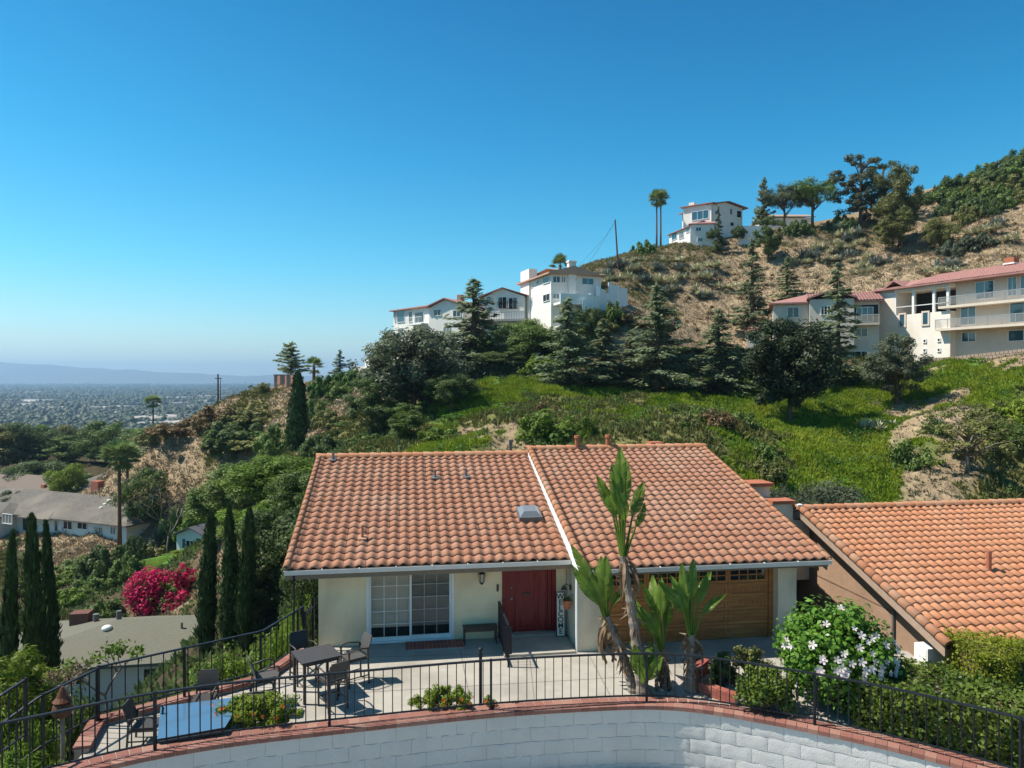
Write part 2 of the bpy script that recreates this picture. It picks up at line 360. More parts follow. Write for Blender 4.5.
PT = np.array(pts); XY = PT[:, :2]; ZZ = PT[:, 2]
_sc = 100.0


def _phi(r2): return np.where(r2 > 1e-12, 0.5 * r2 * np.log(np.maximum(r2, 1e-12)), 0.0)


def _tps_fit(lam):
    n = len(XY); A = XY / _sc
    K = _phi(((A[:, None] - A[None]) ** 2).sum(-1)) + lam * np.eye(n)
    Pm = np.hstack([np.ones((n, 1)), A])
    Lm = np.zeros((n + 3, n + 3)); Lm[:n, :n] = K; Lm[:n, n:] = Pm; Lm[n:, :n] = Pm.T
    return np.linalg.solve(Lm, np.concatenate([ZZ, np.zeros(3)]))


_W = _tps_fit(0.0006)


def _tps(x, y):
    q = np.stack([x.ravel(), y.ravel()], 1) / _sc; A = XY / _sc; out = np.empty(len(q))
    for i in range(0, len(q), 8000):
        c = q[i:i + 8000]
        out[i:i + 8000] = _phi(((c[:, None] - A[None]) ** 2).sum(-1)) @ _W[:-3] + _W[-3] + c @ _W[-2:]
    return out.reshape(x.shape)


def sstep(a, b, x):
    t = np.clip((x - a) / (b - a), 0, 1); return t * t * (3 - 2 * t)


_vt = RS.rand(64, 64)


def vnoise(x, y):
    xi = np.floor(x).astype(int); yi = np.floor(y).astype(int); fx = x - xi; fy = y - yi
    fx = fx * fx * (3 - 2 * fx); fy = fy * fy * (3 - 2 * fy)
    g = lambda a, b: _vt[a % 64, b % 64]
    return (g(xi, yi) * (1 - fx) + g(xi + 1, yi) * fx) * (1 - fy) + (g(xi, yi + 1) * (1 - fx) + g(xi + 1, yi + 1) * fx) * fy - 0.5


# front retaining wall: outer foot line of its brick cap (plan), with the cap's underside height
WALL_PX = [(-150, 838, .33), (-40, 808, .33), (40, 789, .31), (115, 768.5, .28), (220, 749, .2), (347, 734, .1), (480, 719.6, .03), (573, 713, 0), (667, 710, 0), (747, 721, 0), (868, 746, 0), (949, 767, 0), (1060, 800, 0), (1150, 836, 0)]
WALL = [G(a, b, c) for a, b, c in WALL_PX]


def catmull(ps, n):
    out = []
    for i in range(len(ps) - 1):
        p0 = ps[max(i - 1, 0)]; p1 = ps[i]; p2 = ps[i + 1]; p3 = ps[min(i + 2, len(ps) - 1)]
        for k in range(n):
            t = k / n
            out.append(0.5 * ((2 * p1) + (p2 - p0) * t + (2 * p0 - 5 * p1 + 4 * p2 - p3) * t * t + (3 * p1 - p0 - 3 * p2 + p3) * t ** 3))
    out.append(ps[-1].copy()); return out


def resample(ps, step):
    out = [ps[0].copy()]; acc = 0.0
    for a, b in zip(ps, ps[1:]):
        L = (b - a).length
        while L > 1e-9 and acc + L >= step:
            t = (step - acc) / L; a = a.lerp(b, t); out.append(a.copy()); L = (b - a).length; acc = 0.0
        acc += L
    return out


# smooth the plan curve a little
_w = catmull(WALL, 24); _w = resample(_w, 0.1)
for _ in range(60):
    _w = [_w[0]] + [(_w[i - 1] + _w[i] * 2 + _w[i + 1]) / 4 for i in range(1, len(_w) - 1)] + [_w[-1]]
WCURVE = _w
WX = np.array([p.x for p in WCURVE]); WY = np.array([p.y for p in WCURVE])
PAD_A = G(81, 750, .1); PAD_B = G(97, 722, .1); PAD_C = G(262, 679, .1)


def inside_pad(x, y):
    """patio, driveway and house floor"""
    wy = np.interp(x, WX, WY)
    back = 33.0
    lx = np.interp(y, [13.5, PAD_A.y, PAD_B.y, PAD_C.y, 18.6, 19.4, 40], [PAD_A.x - .2, PAD_A.x, PAD_B.x, PAD_C.x, -5.65, -5.4, -8.6])
    return (y > wy + .1) & (y < back) & (x > lx) & (x < 10.2)


def height_raw(x, y):
    z = _tps(x, y)
    r = np.hypot(x + 20, y - 70)
    far = -60 + 0 * x
    z = z * (1 - sstep(230, 650, r)) + far * sstep(230, 650, r)
    near = 1 - sstep(120, 260, r)
    z = z + near * (vnoise(x * .45, y * .45) * .9 + vnoise(x * 1.3 + 9, y * 1.3) * .35 + vnoise(x * 3.1, y * 3.1 + 5) * .12) * sstep(26, 44, np.hypot(x, y))
    z = z + 2.0 * vnoise(x * .13 + 4, y * .13) * sstep(42, 50, y) * (1 - sstep(66, 76, y)) * sstep(-14, -4, x) * (1 - sstep(70, 80, x))
    wy = np.interp(x, WX, WY)
    out = y < wy + 1.35
    z = np.where(out & (np.abs(x) < 16), np.minimum(z, -1.8), z)
    z = np.where(inside_pad(x, y) & ~out, -.35, z)
    return z


GX = np.arange(-140, 150.01, 1.0); GY = np.arange(-40, 190.01, 1.0)
HG = height_raw(*np.meshgrid(GX, GY))            # [iy, ix]


def hts(x, y):
    x = np.asarray(x, float); y = np.asarray(y, float)
    u = np.clip(x - GX[0], 0, len(GX) - 1.001); v = np.clip(y - GY[0], 0, len(GY) - 1.001)
    i = u.astype(int); j = v.astype(int); fx = u - i; fy = v - j
    return (HG[j, i] * (1 - fx) + HG[j, i + 1] * fx) * (1 - fy) + (HG[j + 1, i] * (1 - fx) + HG[j + 1, i + 1] * fx) * fy


def h(x, y):
    if GX[0] <= x <= GX[-1] and GY[0] <= y <= GY[-1]: return float(hts(x, y))
    return float(height_raw(np.array([float(x)]), np.array([float(y)]))[0])


TY = 'gtodb'
COVER = {'g': (.075, .135, .018), 't': (.29, .215, .135), 'o': (.15, .14, .055), 'd': (.075, .06, .035), 'b': (.19, .145, .085)}
TI = np.array([TY.index(t) for t in typ])


def cover(x, y):
    """share of each cover type at x, y -> (n,5)"""
    x = np.asarray(x, float).ravel(); y = np.asarray(y, float).ravel()
    xx = x + vnoise(x * .35, y * .35 + 3) * 7 + vnoise(x * 1.1, y * 1.1) * 3; yy = y + vnoise(x * .35 + 30, y * .35) * 7 + vnoise(x * 1.1 + 7, y * 1.1) * 3
    out = np.zeros((len(x), 5))
    for i in range(0, len(x), 8000):
        d2 = (xx[i:i + 8000, None] - XY[None, :, 0]) ** 2 + (yy[i:i + 8000, None] - XY[None, :, 1]) ** 2
        w = 1 / (d2 + 2.0) ** 3
        for k in range(5): out[i:i + 8000, k] = w[:, TI == k].sum(1)
    return out / out.sum(1, keepdims=True)


def geo(a, b, r):
    out = [a]; st = 1.2
    while out[-1] < b: st *= r; out.append(out[-1] + st)
    return out


_xs = [-v for v in geo(110, 23000, 1.13)][::-1][:-1] + list(np.arange(-110, 125, 1.0)) + geo(125, 23000, 1.16)
_ys = [-v for v in geo(30, 900, 1.3)][::-1][:-1] + list(np.arange(-30, 150, 1.0)) + geo(150, 23000, 1.09)
X, Y = np.meshgrid(np.array(_xs), np.array(_ys)); Zt = height_raw(X, Y)
nx, ny = len(_xs), len(_ys)
V = np.stack([X.ravel(), Y.ravel(), Zt.ravel()], 1)
ii = (np.arange(ny - 1)[:, None] * nx + np.arange(nx - 1)[None]).ravel()
terr_me = mesh_np('ground', V, np.stack([ii, ii + 1, ii + nx + 1, ii + nx], 1), None, True)
cv = cover(X, Y); base = cv @ np.array([COVER[t] for t in TY])
rr = np.hypot(X + 20, Y - 70).ravel(); fr = sstep(180, 420, rr)[:, None]
base = base * (1 - fr) + np.array([.085, .09, .07]) * fr
ca = terr_me.color_attributes.new('cover', 'FLOAT_COLOR', 'POINT')
ca.data.foreach_set('color', np.concatenate([base, np.ones((len(base), 1))], 1).astype(np.float32).ravel())
m, nt, b = _base('earth'); N = nt.nodes; L = nt.links
at = N.new('ShaderNodeAttribute'); at.attribute_name = 'cover'
tc = N.new('ShaderNodeTexCoord')
n1 = N.new('ShaderNodeTexNoise'); n1.inputs['Scale'].default_value = .8; n1.inputs['Detail'].default_value = 8; n1.inputs['Roughness'].default_value = .7; L.new(tc.outputs['Object'], n1.inputs['Vector'])
n2 = N.new('ShaderNodeTexNoise'); n2.inputs['Scale'].default_value = .012; n2.inputs['Detail'].default_value = 9; n2.inputs['Roughness'].default_value = .75; L.new(tc.outputs['Object'], n2.inputs['Vector'])
mr = N.new('ShaderNodeMapRange'); mr.inputs['From Min'].default_value = .3; mr.inputs['From Max'].default_value = .7; mr.inputs['To Min'].default_value = .55; mr.inputs['To Max'].default_value = 1.35
L.new(n1.outputs['Fac'], mr.inputs['Value'])
m2 = N.new('ShaderNodeMapRange'); m2.inputs['From Min'].default_value = .3; m2.inputs['From Max'].default_value = .7; m2.inputs['To Min'].default_value = .6; m2.inputs['To Max'].default_value = 1.4
L.new(n2.outputs['Fac'], m2.inputs['Value'])
mu = N.new('ShaderNodeMath'); mu.operation = 'MULTIPLY'; L.new(mr.outputs[0], mu.inputs[0]); L.new(m2.outputs[0], mu.inputs[1])
vm = N.new('ShaderNodeVectorMath'); vm.operation = 'SCALE'; L.new(at.outputs['Color'], vm.inputs[0]); L.new(mu.outputs[0], vm.inputs['Scale'])
L.new(vm.outputs[0], b.inputs['Base Color']); b.inputs['Roughness'].default_value = 1; b.inputs['Specular IOR Level'].default_value = .05
bp = N.new('ShaderNodeBump'); bp.inputs['Strength'].default_value = .8; bp.inputs['Distance'].default_value = .25
n4 = N.new('ShaderNodeTexNoise'); n4.inputs['Scale'].default_value = 2.2; n4.inputs['Detail'].default_value = 6; L.new(tc.outputs['Object'], n4.inputs['Vector'])
L.new(n4.outputs['Fac'], bp.inputs['Height']); L.new(bp.outputs[0], b.inputs['Normal'])
terr_me.materials.append(m)
tag(link('ground', terr_me), kind='structure')

# far ranges beyond the plain
mm = MB(); n = 150; rows = 5
xs = np.linspace(-13000, 3500, n); prof = []
for i, x in enumerate(xs):
    pxx = CX + x / 9750 * FL
    top = np.interp(pxx, [-400, -150, 0, 60, 120, 180, 230, 300, 700], [352, 356, 362, 366, 369.5, 373, 375, 376, 377])
    prof.append((379 - top) / FL * 9750 + CH + 60 + float(vnoise(np.array([i * .5]), np.array([2.0]))[0]) * 22 + float(vnoise(np.array([i * 1.7]), np.array([7.0]))[0]) * 12)
vs = []; fs = []
for j in range(rows):
    t = j / (rows - 1)
    for i, x in enumerate(xs):
        hh = prof[i] * math.sin(t * PI / 2) * (1 + .25 * float(vnoise(np.array([i * .8]), np.array([j * 3.0]))[0]) * (1 - t))
        vs.append((x, 8600 + 1150 * t, -60 + hh))
for j in range(rows - 1):
    for i in range(n - 1): a = j * n + i; fs.append((a, a + 1, a + n + 1, a + n))
for i in range(n): vs.append((xs[i], 12500, -70))
for i in range(n - 1): a = (rows - 1) * n + i; fs.append((a, a + 1, a + n + 1, a + n))
mm.add(vs, fs)
tag(mm.build('mountains', mat('far_hills', (.13, .11, .075), (.09, .085, .055), .002, 1), smooth=True), kind='structure')

# ------------------------------------------------------------------ foliage generators (return V, F)
def unit(v): return v / np.maximum(np.linalg.norm(v, axis=-1, keepdims=True), 1e-9)


def leaves(c, a, nrm, L, W):
    """rhombic leaves: centre, long axis, normal, length, width"""
    n = len(c); a = unit(a); s = unit(np.cross(a, nrm)); L = np.broadcast_to(np.asarray(L, float), (n,))[:, None]; W = np.broadcast_to(np.asarray(W, float), (n,))[:, None]
    up = unit(np.cross(s, a))
    V = np.stack([c - a * L / 2, c + s * W / 2 - a * L * .08 + up * W * .15, c + a * L / 2, c - s * W / 2 - a * L * .08 + up * W * .15], 1).reshape(-1, 3)
    return V, np.arange(4 * n).reshape(n, 4)


def join(parts):
    Vs = []; Fs = []; o = 0
    for V, F in parts: Vs.append(V); Fs.append(F + o); o += len(V)
    return np.concatenate(Vs), np.concatenate(Fs)


def clusters_leaves(cc, cr, per, L, W, rs, flat=1.0, jitter=.9, up=.35):
    """leaves on the outer part of each cluster ball"""
    n = len(cc); idx = np.repeat(np.arange(n), per); m = len(idx)
    d = unit(rs.randn(m, 3)); d[:, 2] *= flat
    rad = cr[idx][:, None] * (rs.rand(m, 1) ** .45)
    c = cc[idx] + d * rad
    nrm = unit(d + np.array([0, 0, up]) + rs.randn(m, 3) * jitter * .4)
    a = unit(np.cross(nrm, rs.randn(m, 3)))
    sz = .65 + .7 * rs.rand(m)
    return leaves(c, a, nrm, L * sz, W * sz)


def crown(rs, R, Rz, zc, ncl, per, L, W, shape=None, gap=.0, cr=(.2, .36), hollow=.5):
    """cluster cloud in an ellipsoid; returns leaves and cluster centres"""
    d = unit(rs.randn(ncl * 3, 3)); rr = rs.rand(len(d), 1) ** hollow
    p = d * rr
    if shape is not None: p = p[shape(p)]
    p = p[:ncl]
    k = 1 + .22 * (vnoise(p[:, 0] * 2 + 11, p[:, 1] * 2 + p[:, 2] * 2) * 2)
    cc = np.stack([p[:, 0] * R, p[:, 1] * R, p[:, 2] * Rz], 1) * k[:, None] + np.array([0, 0, zc])
    r = (cr[0] + (cr[1] - cr[0]) * rs.rand(len(cc))) * R
    return clusters_leaves(cc, r, per, L, W, rs, .8), cc


def trunk_mesh(name, mt, hgt, r0, r1, limbs=(), lean=(0, 0), n=8, seed=1):
    rs = random.Random(seed); mb = MB(); pts = []; rad = []
    for i in range(6):
        t = i / 5; pts.append((lean[0] * t + rs.uniform(-.04, .04) * hgt * .3 * t, lean[1] * t, hgt * t - (.5 if i == 0 else 0))); rad.append(r0 * (1.25 if i == 0 else 1) * (1 - t) + r1 * t)
    mb.tube(pts, rad, n)
    for (x, y, z) in limbs:
        zb = min(hgt * .98, max(hgt * .35, z - math.hypot(x, y) * .9))
        t = zb / hgt; b = Vector((lean[0] * t, lean[1] * t, zb)); e = Vector((x, y, z)); mid = b.lerp(e, .5) + Vector((0, 0, .12 * (e - b).length))
        mb.tube([b, mid, e], [r1 * .9, r1 * .6, r1 * .22], 5)
    return mb.mesh(name, mt, True)


PROTO = {}


def proto(key, nm, crown_vf, mt, hgt, wid, trunk=None, cname='crown'):
    V, F = crown_vf
    PROTO[key] = dict(name=nm, h=hgt, w=wid, crown=mesh_np(key + '_crown', V, F, mt), trunk=trunk, cname=cname)


def mk_broad(key, seed, R, Rz, zc, ncl, per, L, W, trunk_h, r0, bark='bark', shape=None, cr=(.2, .36), hollow=.5, nlimb=14):
    rs = np.random.RandomState(seed)
    vf, cc = crown(rs, R, Rz, zc, ncl, per, L, W, shape, cr=cr, hollow=hollow)
    tr = trunk_mesh(key + '_trunk', M[bark], trunk_h, r0, r0 * .45, [tuple(c) for c in cc[:nlimb]], seed=seed)
    proto(key, 'tree', vf, M['lf_mid'], zc + Rz, 2 * R, tr)


mk_broad('broad_a', 3, 4.2, 4.6, 6.2, 105, 270, .31, .19, 6.5, .28)
mk_broad('broad_b', 4, 4.4, 4.2, 5.4, 70, 230, .31, .2, 5.5, .3, cr=(.16, .4))
mk_broad('broad_c', 5, 3.6, 5.2, 6.4, 80, 220, .29, .17, 6.5, .25, cr=(.18, .34))
mk_broad('airy', 6, 4.0, 4.2, 5.8, 46, 80, .30, .16, 7, .2, 'bark_grey', cr=(.1, .22), hollow=.4, nlimb=36)
mk_broad('pine_umb', 7, 4.6, 2.8, 7.8, 54, 150, .40, .16, 8.2, .28, shape=lambda p: p[:, 2] > -.6, cr=(.18, .3), nlimb=22)
mk_broad('pine_tall', 8, 3.6, 6.2, 6.9, 62, 120, .42, .16, 12, .26, cr=(.12, .24), hollow=.45, nlimb=30)


def mk_cedar(key, seed, H, R, dens=1.0, droop=.18, thin=.0, z0=.06, L=.34, W=.16, p=.85, bark='bark'):
    rs = np.random.RandomState(seed); parts = []; limbs = []
    nb = int(95 * dens); mb = MB()
    mb.tube([(0, 0, -.6), (0, 0, H * .5), (.05, 0, H * .99)], [R * .075, R * .05, .02], 7)
    for i in range(nb):
        t = z0 + (1 - z0) * ((i + rs.rand()) / nb) ** 1.05
        z = H * t; ln = R * ((1 - t) ** p) * (.42 + .75 * rs.rand()) + .12 * R * .6; az = rs.rand() * 2 * PI
        d = np.array([math.cos(az), math.sin(az), 0]); rise = .22 - droop * 2 * rs.rand()
        k = max(8, int(ln / R * 115)); s = rs.rand(k) ** .75
        side = rs.randn(k) * (.13 * ln * (1.15 - s) + .06)
        c = d[None] * (s * ln)[:, None] + np.array([-d[1], d[0], 0])[None] * side[:, None]
        zz = z + s * ln * rise - droop * ln * s ** 2 + rs.randn(k) * .1 - np.abs(side) * .25
        c[:, 2] = zz
        a = d[None] + np.array([-d[1], d[0], 0])[None] * (side * 2)[:, None] + rs.randn(k, 3) * .35; a[:, 2] -= .25
        nr = np.array([0, 0, 1.0])[None] + rs.randn(k, 3) * .4
        sz = .7 + .6 * rs.rand(k)
        parts.append(leaves(c, a, nr, L * sz, W * sz))
        if ln > R * .3: mb.tube([(0, 0, z), tuple(d * ln * .55 + np.array([0, 0, z + ln * .55 * rise - droop * ln * .3]))], [R * .014, .012], 4, False)
    proto(key, 'cedar_tree', join(parts), M['lf_cedar'], H, 2 * R * .9, mb.mesh(key + '_trunk', M[bark], True))


mk_cedar('cedar_a', 21, 10, 3.0, 1.15, .10, p=.95)
mk_cedar('cedar_b', 22, 10, 2.7, 1.05, .16, p=1.0)
mk_cedar('cedar_thin', 23, 12, 2.2, .75, .12, L=.36, W=.16)
mk_cedar('cedar_layer', 24, 9, 3.6, .85, .02, z0=.2, p=.45, L=.5, W=.2)
mk_cedar('norfolk', 25, 10, 2.0, .8, -.08, z0=.12, L=.3, W=.2)


def mk_cypress(key, seed, H, R, n, L=.2, W=.09, blunt=.55):
    rs = np.random.RandomState(seed); t = rs.rand(n) ** .95
    prof = np.minimum(1, (t / .3) ** .4) * np.clip(1 - t, 0, 1) ** blunt
    az = rs.rand(n) * 2 * PI
    wob = 1 + .24 * vnoise(az * 1.3 + 5, t * 16 + seed) * 2 + .5 * vnoise(az * 3, t * 40)
    r = R * prof * wob * (.68 + .34 * rs.rand(n)) * np.where(rs.rand(n) < .10, 1.38, 1)
    c = np.stack([np.cos(az) * r + .018 * H * np.sin(t * 4 + seed), np.sin(az) * r, t * H], 1)
    o = np.stack([np.cos(az), np.sin(az), np.zeros(n)], 1)
    a = o * .35 + np.array([0, 0, 1.0]) + rs.randn(n, 3) * .28
    sz = .7 + .7 * rs.rand(n)
    mb = MB(); mb.tube([(0, 0, -.5), (0, 0, H * .5), (0, 0, H * .9)], [R * .3, R * .2, .02], 6)
    proto(key, 'cypress_tree', leaves(c, a, o + rs.randn(n, 3) * .35, L * sz, W * sz), M['lf_cypress'], H, 2 * R, mb.mesh(key + '_trunk', M['bark'], True))


mk_cypress('cypress_a', 31, 9, .62, 11000, L=.27, W=.10)
mk_cypress('cypress_b', 32, 9, .68, 11000, L=.27, W=.10, blunt=.42)
mk_cypress('cypress_wide', 33, 9, 1.3, 6000, .34, .16, .4)


def mk_palm(key, seed, H, r, nf, fl, skirt=8):
    rs = np.random.RandomState(seed); parts = []
    for i in range(nf + skirt):
        az = rs.rand() * 2 * PI
        el = rs.uniform(-.25, 1.45) if i < nf else rs.uniform(-1.2, -.5)
        d = np.array([math.cos(az) * math.cos(el), math.sin(az) * math.cos(el), math.sin(el)]); side = np.array([-math.sin(az), math.cos(az), 0]); upv = np.cross(d, side)
        k = 13
        for ph in np.linspace(-1.15, 1.15, k):
            a = d * math.cos(ph) + side * math.sin(ph); ln = fl * (.62 + .1 * rs.rand()) * (1 - .12 * abs(ph))
            st = d * fl * .42
            c0 = st + a * ln * .5 + np.array([0, 0, -.12 * fl]) * (abs(ph))
            aa = a + np.array([0, 0, -.12])
            parts.append(leaves(np.array([c0 + [0, 0, H]]), np.array([aa]), np.array([upv + rs.randn(3) * .2]), ln, fl * .075))
        parts.append(leaves(np.array([d * fl * .22 + [0, 0, H]]), np.array([d]), np.array([upv]), fl * .46, .05 * fl))
    mb = MB(); mb.tube([(0, 0, -.6), (.0, 0, H * .3), (.1 * r, 0, H * .7), (0, 0, H)], [r * 1.35, r, r * .85, r * .8], 8)
    proto(key, 'palm_tree', join(parts), M['lf_palm'], H + fl * .95, 2 * fl * .95, mb.mesh(key + '_trunk', M['palm_bark'], True))


mk_palm('palm_tall', 41, 12, .2, 40, 2.3, 7)
mk_palm('palm_short', 42, 3, .25, 34, 1.7, 4)


def mk_bush(key, seed, R, H, ncl, per, L, W, cr=(.22, .42)):
    rs = np.random.RandomState(seed)
    d = unit(rs.randn(ncl * 2, 3)); d = d[d[:, 2] > -.1][:ncl]; p = d * (rs.rand(len(d), 1) ** .4)
    k = .8 + .45 * rs.rand(len(p))
    cc = np.stack([p[:, 0] * R * k, p[:, 1] * R * k, np.abs(p[:, 2]) * H * .8 * k + H * .06], 1)
    r = (cr[0] + (cr[1] - cr[0]) * rs.rand(len(cc))) * min(R, H)
    PROTO[key] = dict(name='bush', h=H * 1.08, w=2 * R * 1.05, crown=mesh_np(key + '_foliage', *clusters_leaves(cc, r, per, L, W, rs, .9), M['lf_mid']), trunk=None, cname='foliage')


mk_bush('bush_a', 51, 1.5, 1.6, 40, 60, .26, .16)
mk_bush('bush_b', 52, 1.7, 1.3, 46, 60, .24, .15)
mk_bush('bush_fine', 53, 1.5, 1.5, 60, 120, .13, .07)
mk_bush('bush_far', 54, 2.2, 1.9, 48, 130, .25, .16, (.16, .36))
mk_bush('bush_spiky', 55, 1.3, 1.9, 36, 70, .34, .08)


def plant_at(key, x, y, height, width, label, cat, name=None, mt=None, rot=None, group=None, sink=.1, bark=None, z=None, depth=None):
    pr = PROTO[key]; rot = rnd.uniform(0, 6.28) if rot is None else rot
    zb = (h(x, y) if z is None else z) - sink
    sx = width / pr['w']; sz = height / pr['h']; sy = (depth or width) / pr['w']
    if pr['trunk'] is None:
        o = link(name or pr['name'], pr['crown']); o.location = (x, y, zb); o.rotation_euler = (0, 0, rot); o.scale = (sx, sy, sz)
        tag(o, label, cat, group); cr = o
    else:
        o = thing(name or pr['name'], label, cat, (x, y, zb), rot, group); o.scale = (sx, sy, sz)
        t = link('trunk', pr['trunk'], o); cr = link(pr['cname'], pr['crown'], o)
        if bark: t.material_slots[0].link = 'OBJECT'; t.material_slots[0].material = M[bark]
    if mt:
        cr.material_slots[0].link = 'OBJECT'; cr.material_slots[0].material = M[mt]
    return o


def plant(key, px, D, top, wpx, label, cat, name=None, mt=None, base=None, **k):
    """plant by picture column, distance, top row and width in pixels; stands on the terrain (or on row `base`)"""
    x = (px - CX) / FL * D; zt = CH - (top - CY) / FL * D
    z = None if base is None else CH - (base - CY) / FL * D
    zb = h(x, D) if z is None else z
    return plant_at(key, x, D, max(.4, zt - zb), wpx * D / FL, label, cat, name, mt, z=z, **k)
# ------------------------------------------------------------------ main house (local frame: x along the front, y into the house)
HA = math.radians(8.5); hc, hs = math.cos(HA), math.sin(HA); OX, OY = -5.41, 19.8


def HX(px, ly):
    k = (px - CX) / FL
    return (k * (OY + ly * hc) - OX + ly * hs) / (hc - k * hs)


def HZ(px, py, ly):
    D = OY + HX(px, ly) * hs + ly * hc
    return CH - (py - CY) / FL * D


def HW(x, y, z=0.0): return Vector((OX + x * hc - y * hs, OY + x * hs + y * hc, z))


def tile_roof(name, e0, e1, r0, r1, ncol, nrow, mt, parent, seed=0, thick=.04, amp=.064):
    """S-tiles laid in courses on the patch eave e0-e1 / ridge r0-r1"""
    rs = np.random.RandomState(seed)
    e0, e1, r0, r1 = (np.array(q, float) for q in (e0, e1, r0, r1))
    n = np.cross(e1 - e0, r0 - e0); n /= np.linalg.norm(n)
    prof = [(u_, .5 - .5 * math.cos(2 * PI * u_ ** .92)) for u_ in np.linspace(0, 1, 11)]
    us = np.array([p[0] for p in prof]); hs_ = np.array([p[1] for p in prof]) * amp; k = len(us)
    Vs = []; Fs = []; o = 0
    q = lambda u, v: (e0 * (1 - u)[:, None] + e1 * u[:, None]) * (1 - v)[:, None] + (r0 * (1 - u)[:, None] + r1 * u[:, None]) * v[:, None]
    for j in range(nrow):
        for i in range(ncol):
            u = (i + us * 1.0) / ncol
            ju = rs.uniform(-.03, .03) / ncol; jv = rs.uniform(-.03, .03); jn = rs.uniform(-.006, .006)
            # the lower lip bows out a little on the barrel
            lip = np.zeros(k)
            v0 = (j - .04 + jv + lip) / nrow; v1 = np.full(k, (j + 1.06 + jv) / nrow)
            if j == nrow - 1: v1 = np.full(k, 1.0)
            lo = q(u + ju, v0 * np.ones(k)); hi = q(u + ju, v1)
            lift = thick + jn
            A = lo + n * (hs_ + lift)[:, None]; B = hi + n * (hs_ * .92 + .004)[:, None]; Cc = lo + n * (hs_ + lift - thick * .95)[:, None]
            Vs += [A, B, Cc]
            f = np.arange(k - 1)
            Fs.append(np.stack([f, f + 1, f + 1 + k, f + k], 1) + o)
            Fs.append(np.stack([f + 2 * k, f + 1 + 2 * k, f + 1, f], 1) + o)
            o += 3 * k
    return link(name, mesh_np(name, np.concatenate(Vs), np.concatenate(Fs), mt), parent)


def barrel_row(name, p, q, r, step, mt, parent, up=(0, 0, 1), arc=1.15):
    p = Vector(p); q = Vector(q); d = (q - p); L = d.length; d.normalize(); up = Vector(up); s = d.cross(up).normalized(); u = s.cross(d)
    n = max(1, int(L / step)); st = L / n; V = []; F = []; k = 9
    for i in range(n):
        o = len(V)
        for (t, rr, l) in ((i * st - .03, r * 1.06, .02), ((i + 1) * st + .03, r * .9, 0), (i * st - .03, r * .86, .0)):
            for a in np.linspace(-PI / 2 * arc, PI / 2 * arc, k):
                V.append(p + d * t + s * math.sin(a) * rr + u * (math.cos(a) * rr + l))
        for a in range(k - 1):
            F.append((o + a, o + a + 1, o + k + a + 1, o + k + a)); F.append((o + 2 * k + a, o + 2 * k + a + 1, o + a + 1, o + a))
    return link(name, mesh_np(name, np.array([tuple(v) for v in V]), np.array(F), mt), parent)


house = thing('tile_roofed_house', 'cream stucco house with weathered clay tile roof, red door and wooden garage door', 'house', HW(0, 0), HA)
xL, xF, xF2 = HX(318, 0), HX(566, 0), HX(603, -1.4)
xG1, xR = HX(775, -1.2), HX(797, -1.4)
sd0, sd1 = HX(366, 0), HX(454, 0); dr0, dr1 = HX(502, 0), HX(556, 0)
EZ = 2.43; RY = 6.3; BY = 13.6; WT = 2.72
RZL, RZR = 4.6, 4.78; EYL, EYR = -.9, -2.1; EZR = 2.46
sdt, drt = 2.12, 2.14
w = MB()
w.box(xL, sd0, 0, .2, -.4, WT - .1); w.box(sd0, sd1, 0, .2, sdt, WT - .1); w.box(sd0, sd1, 0, .2, -.4, .02)
w.box(sd1, dr0, 0, .2, -.4, WT - .1); w.box(dr0, dr1, 0, .2, drt, WT - .1); w.box(dr0, dr1, 0, .2, -.4, .1); w.box(dr1, xF, 0, .2, -.4, WT - .1)
w.box(xL, xL + .2, .2, BY - 1, -3.5, 2.62); w.box(xL + .2, xR - .2, BY - 1.2, BY - 1, -3.5, 2.6)
w.box(xR - .2, xR, -1.1, BY - 1, -3.5, 2.6)
# gable ends
w.prism([(xL, .0, 2.6), (xL, BY - 1, 2.6), (xL, BY - 1, 2.65), (xL, RY, RZL - .25), (xL, 0, 2.64)], (.2, 0, 0))
w.prism([(xR - .2, -1.4, 2.45), (xR - .2, BY - 1, 2.45), (xR - .2, BY - 1, 2.65), (xR - .2, RY, RZR - .25), (xR - .2, -1.4, 2.47)], (.2, 0, 0))
w.build('wall', M['stucco'], house)
# pier between entry and garage; its outer side and the strip between the two roofs are white
w = MB(); w.box(xF + .02, xF2, -1.4, .0, -.4, 2.62); w.box(xF + .02, xF + .3, 0, 5, -.4, 2.6)
w.box(xG1, xR, -1.4, -1.1, -.4, 2.55); w.box(xF2, xG1, -1.25, -1.05, 2.2, 2.6)
w.build('pier', M['stucco_grey'], house)
w = MB(); dz = lambda y: EZR + (RZR - EZR) * (y - EYR) / (RY - EYR)
w.prism([(xF - .06, EYR + .05, dz(EYR) - .42), (xF - .06, RY, RZL - .3), (xF - .06, RY, RZR + .02), (xF - .06, EYR + .05, dz(EYR) + .02)], (.07, 0, 0))
w.box(xF - .03, xF + .018, -1.43, -1.32, -.02, 2.3)
w.build('gable_strip', M['white'], house)
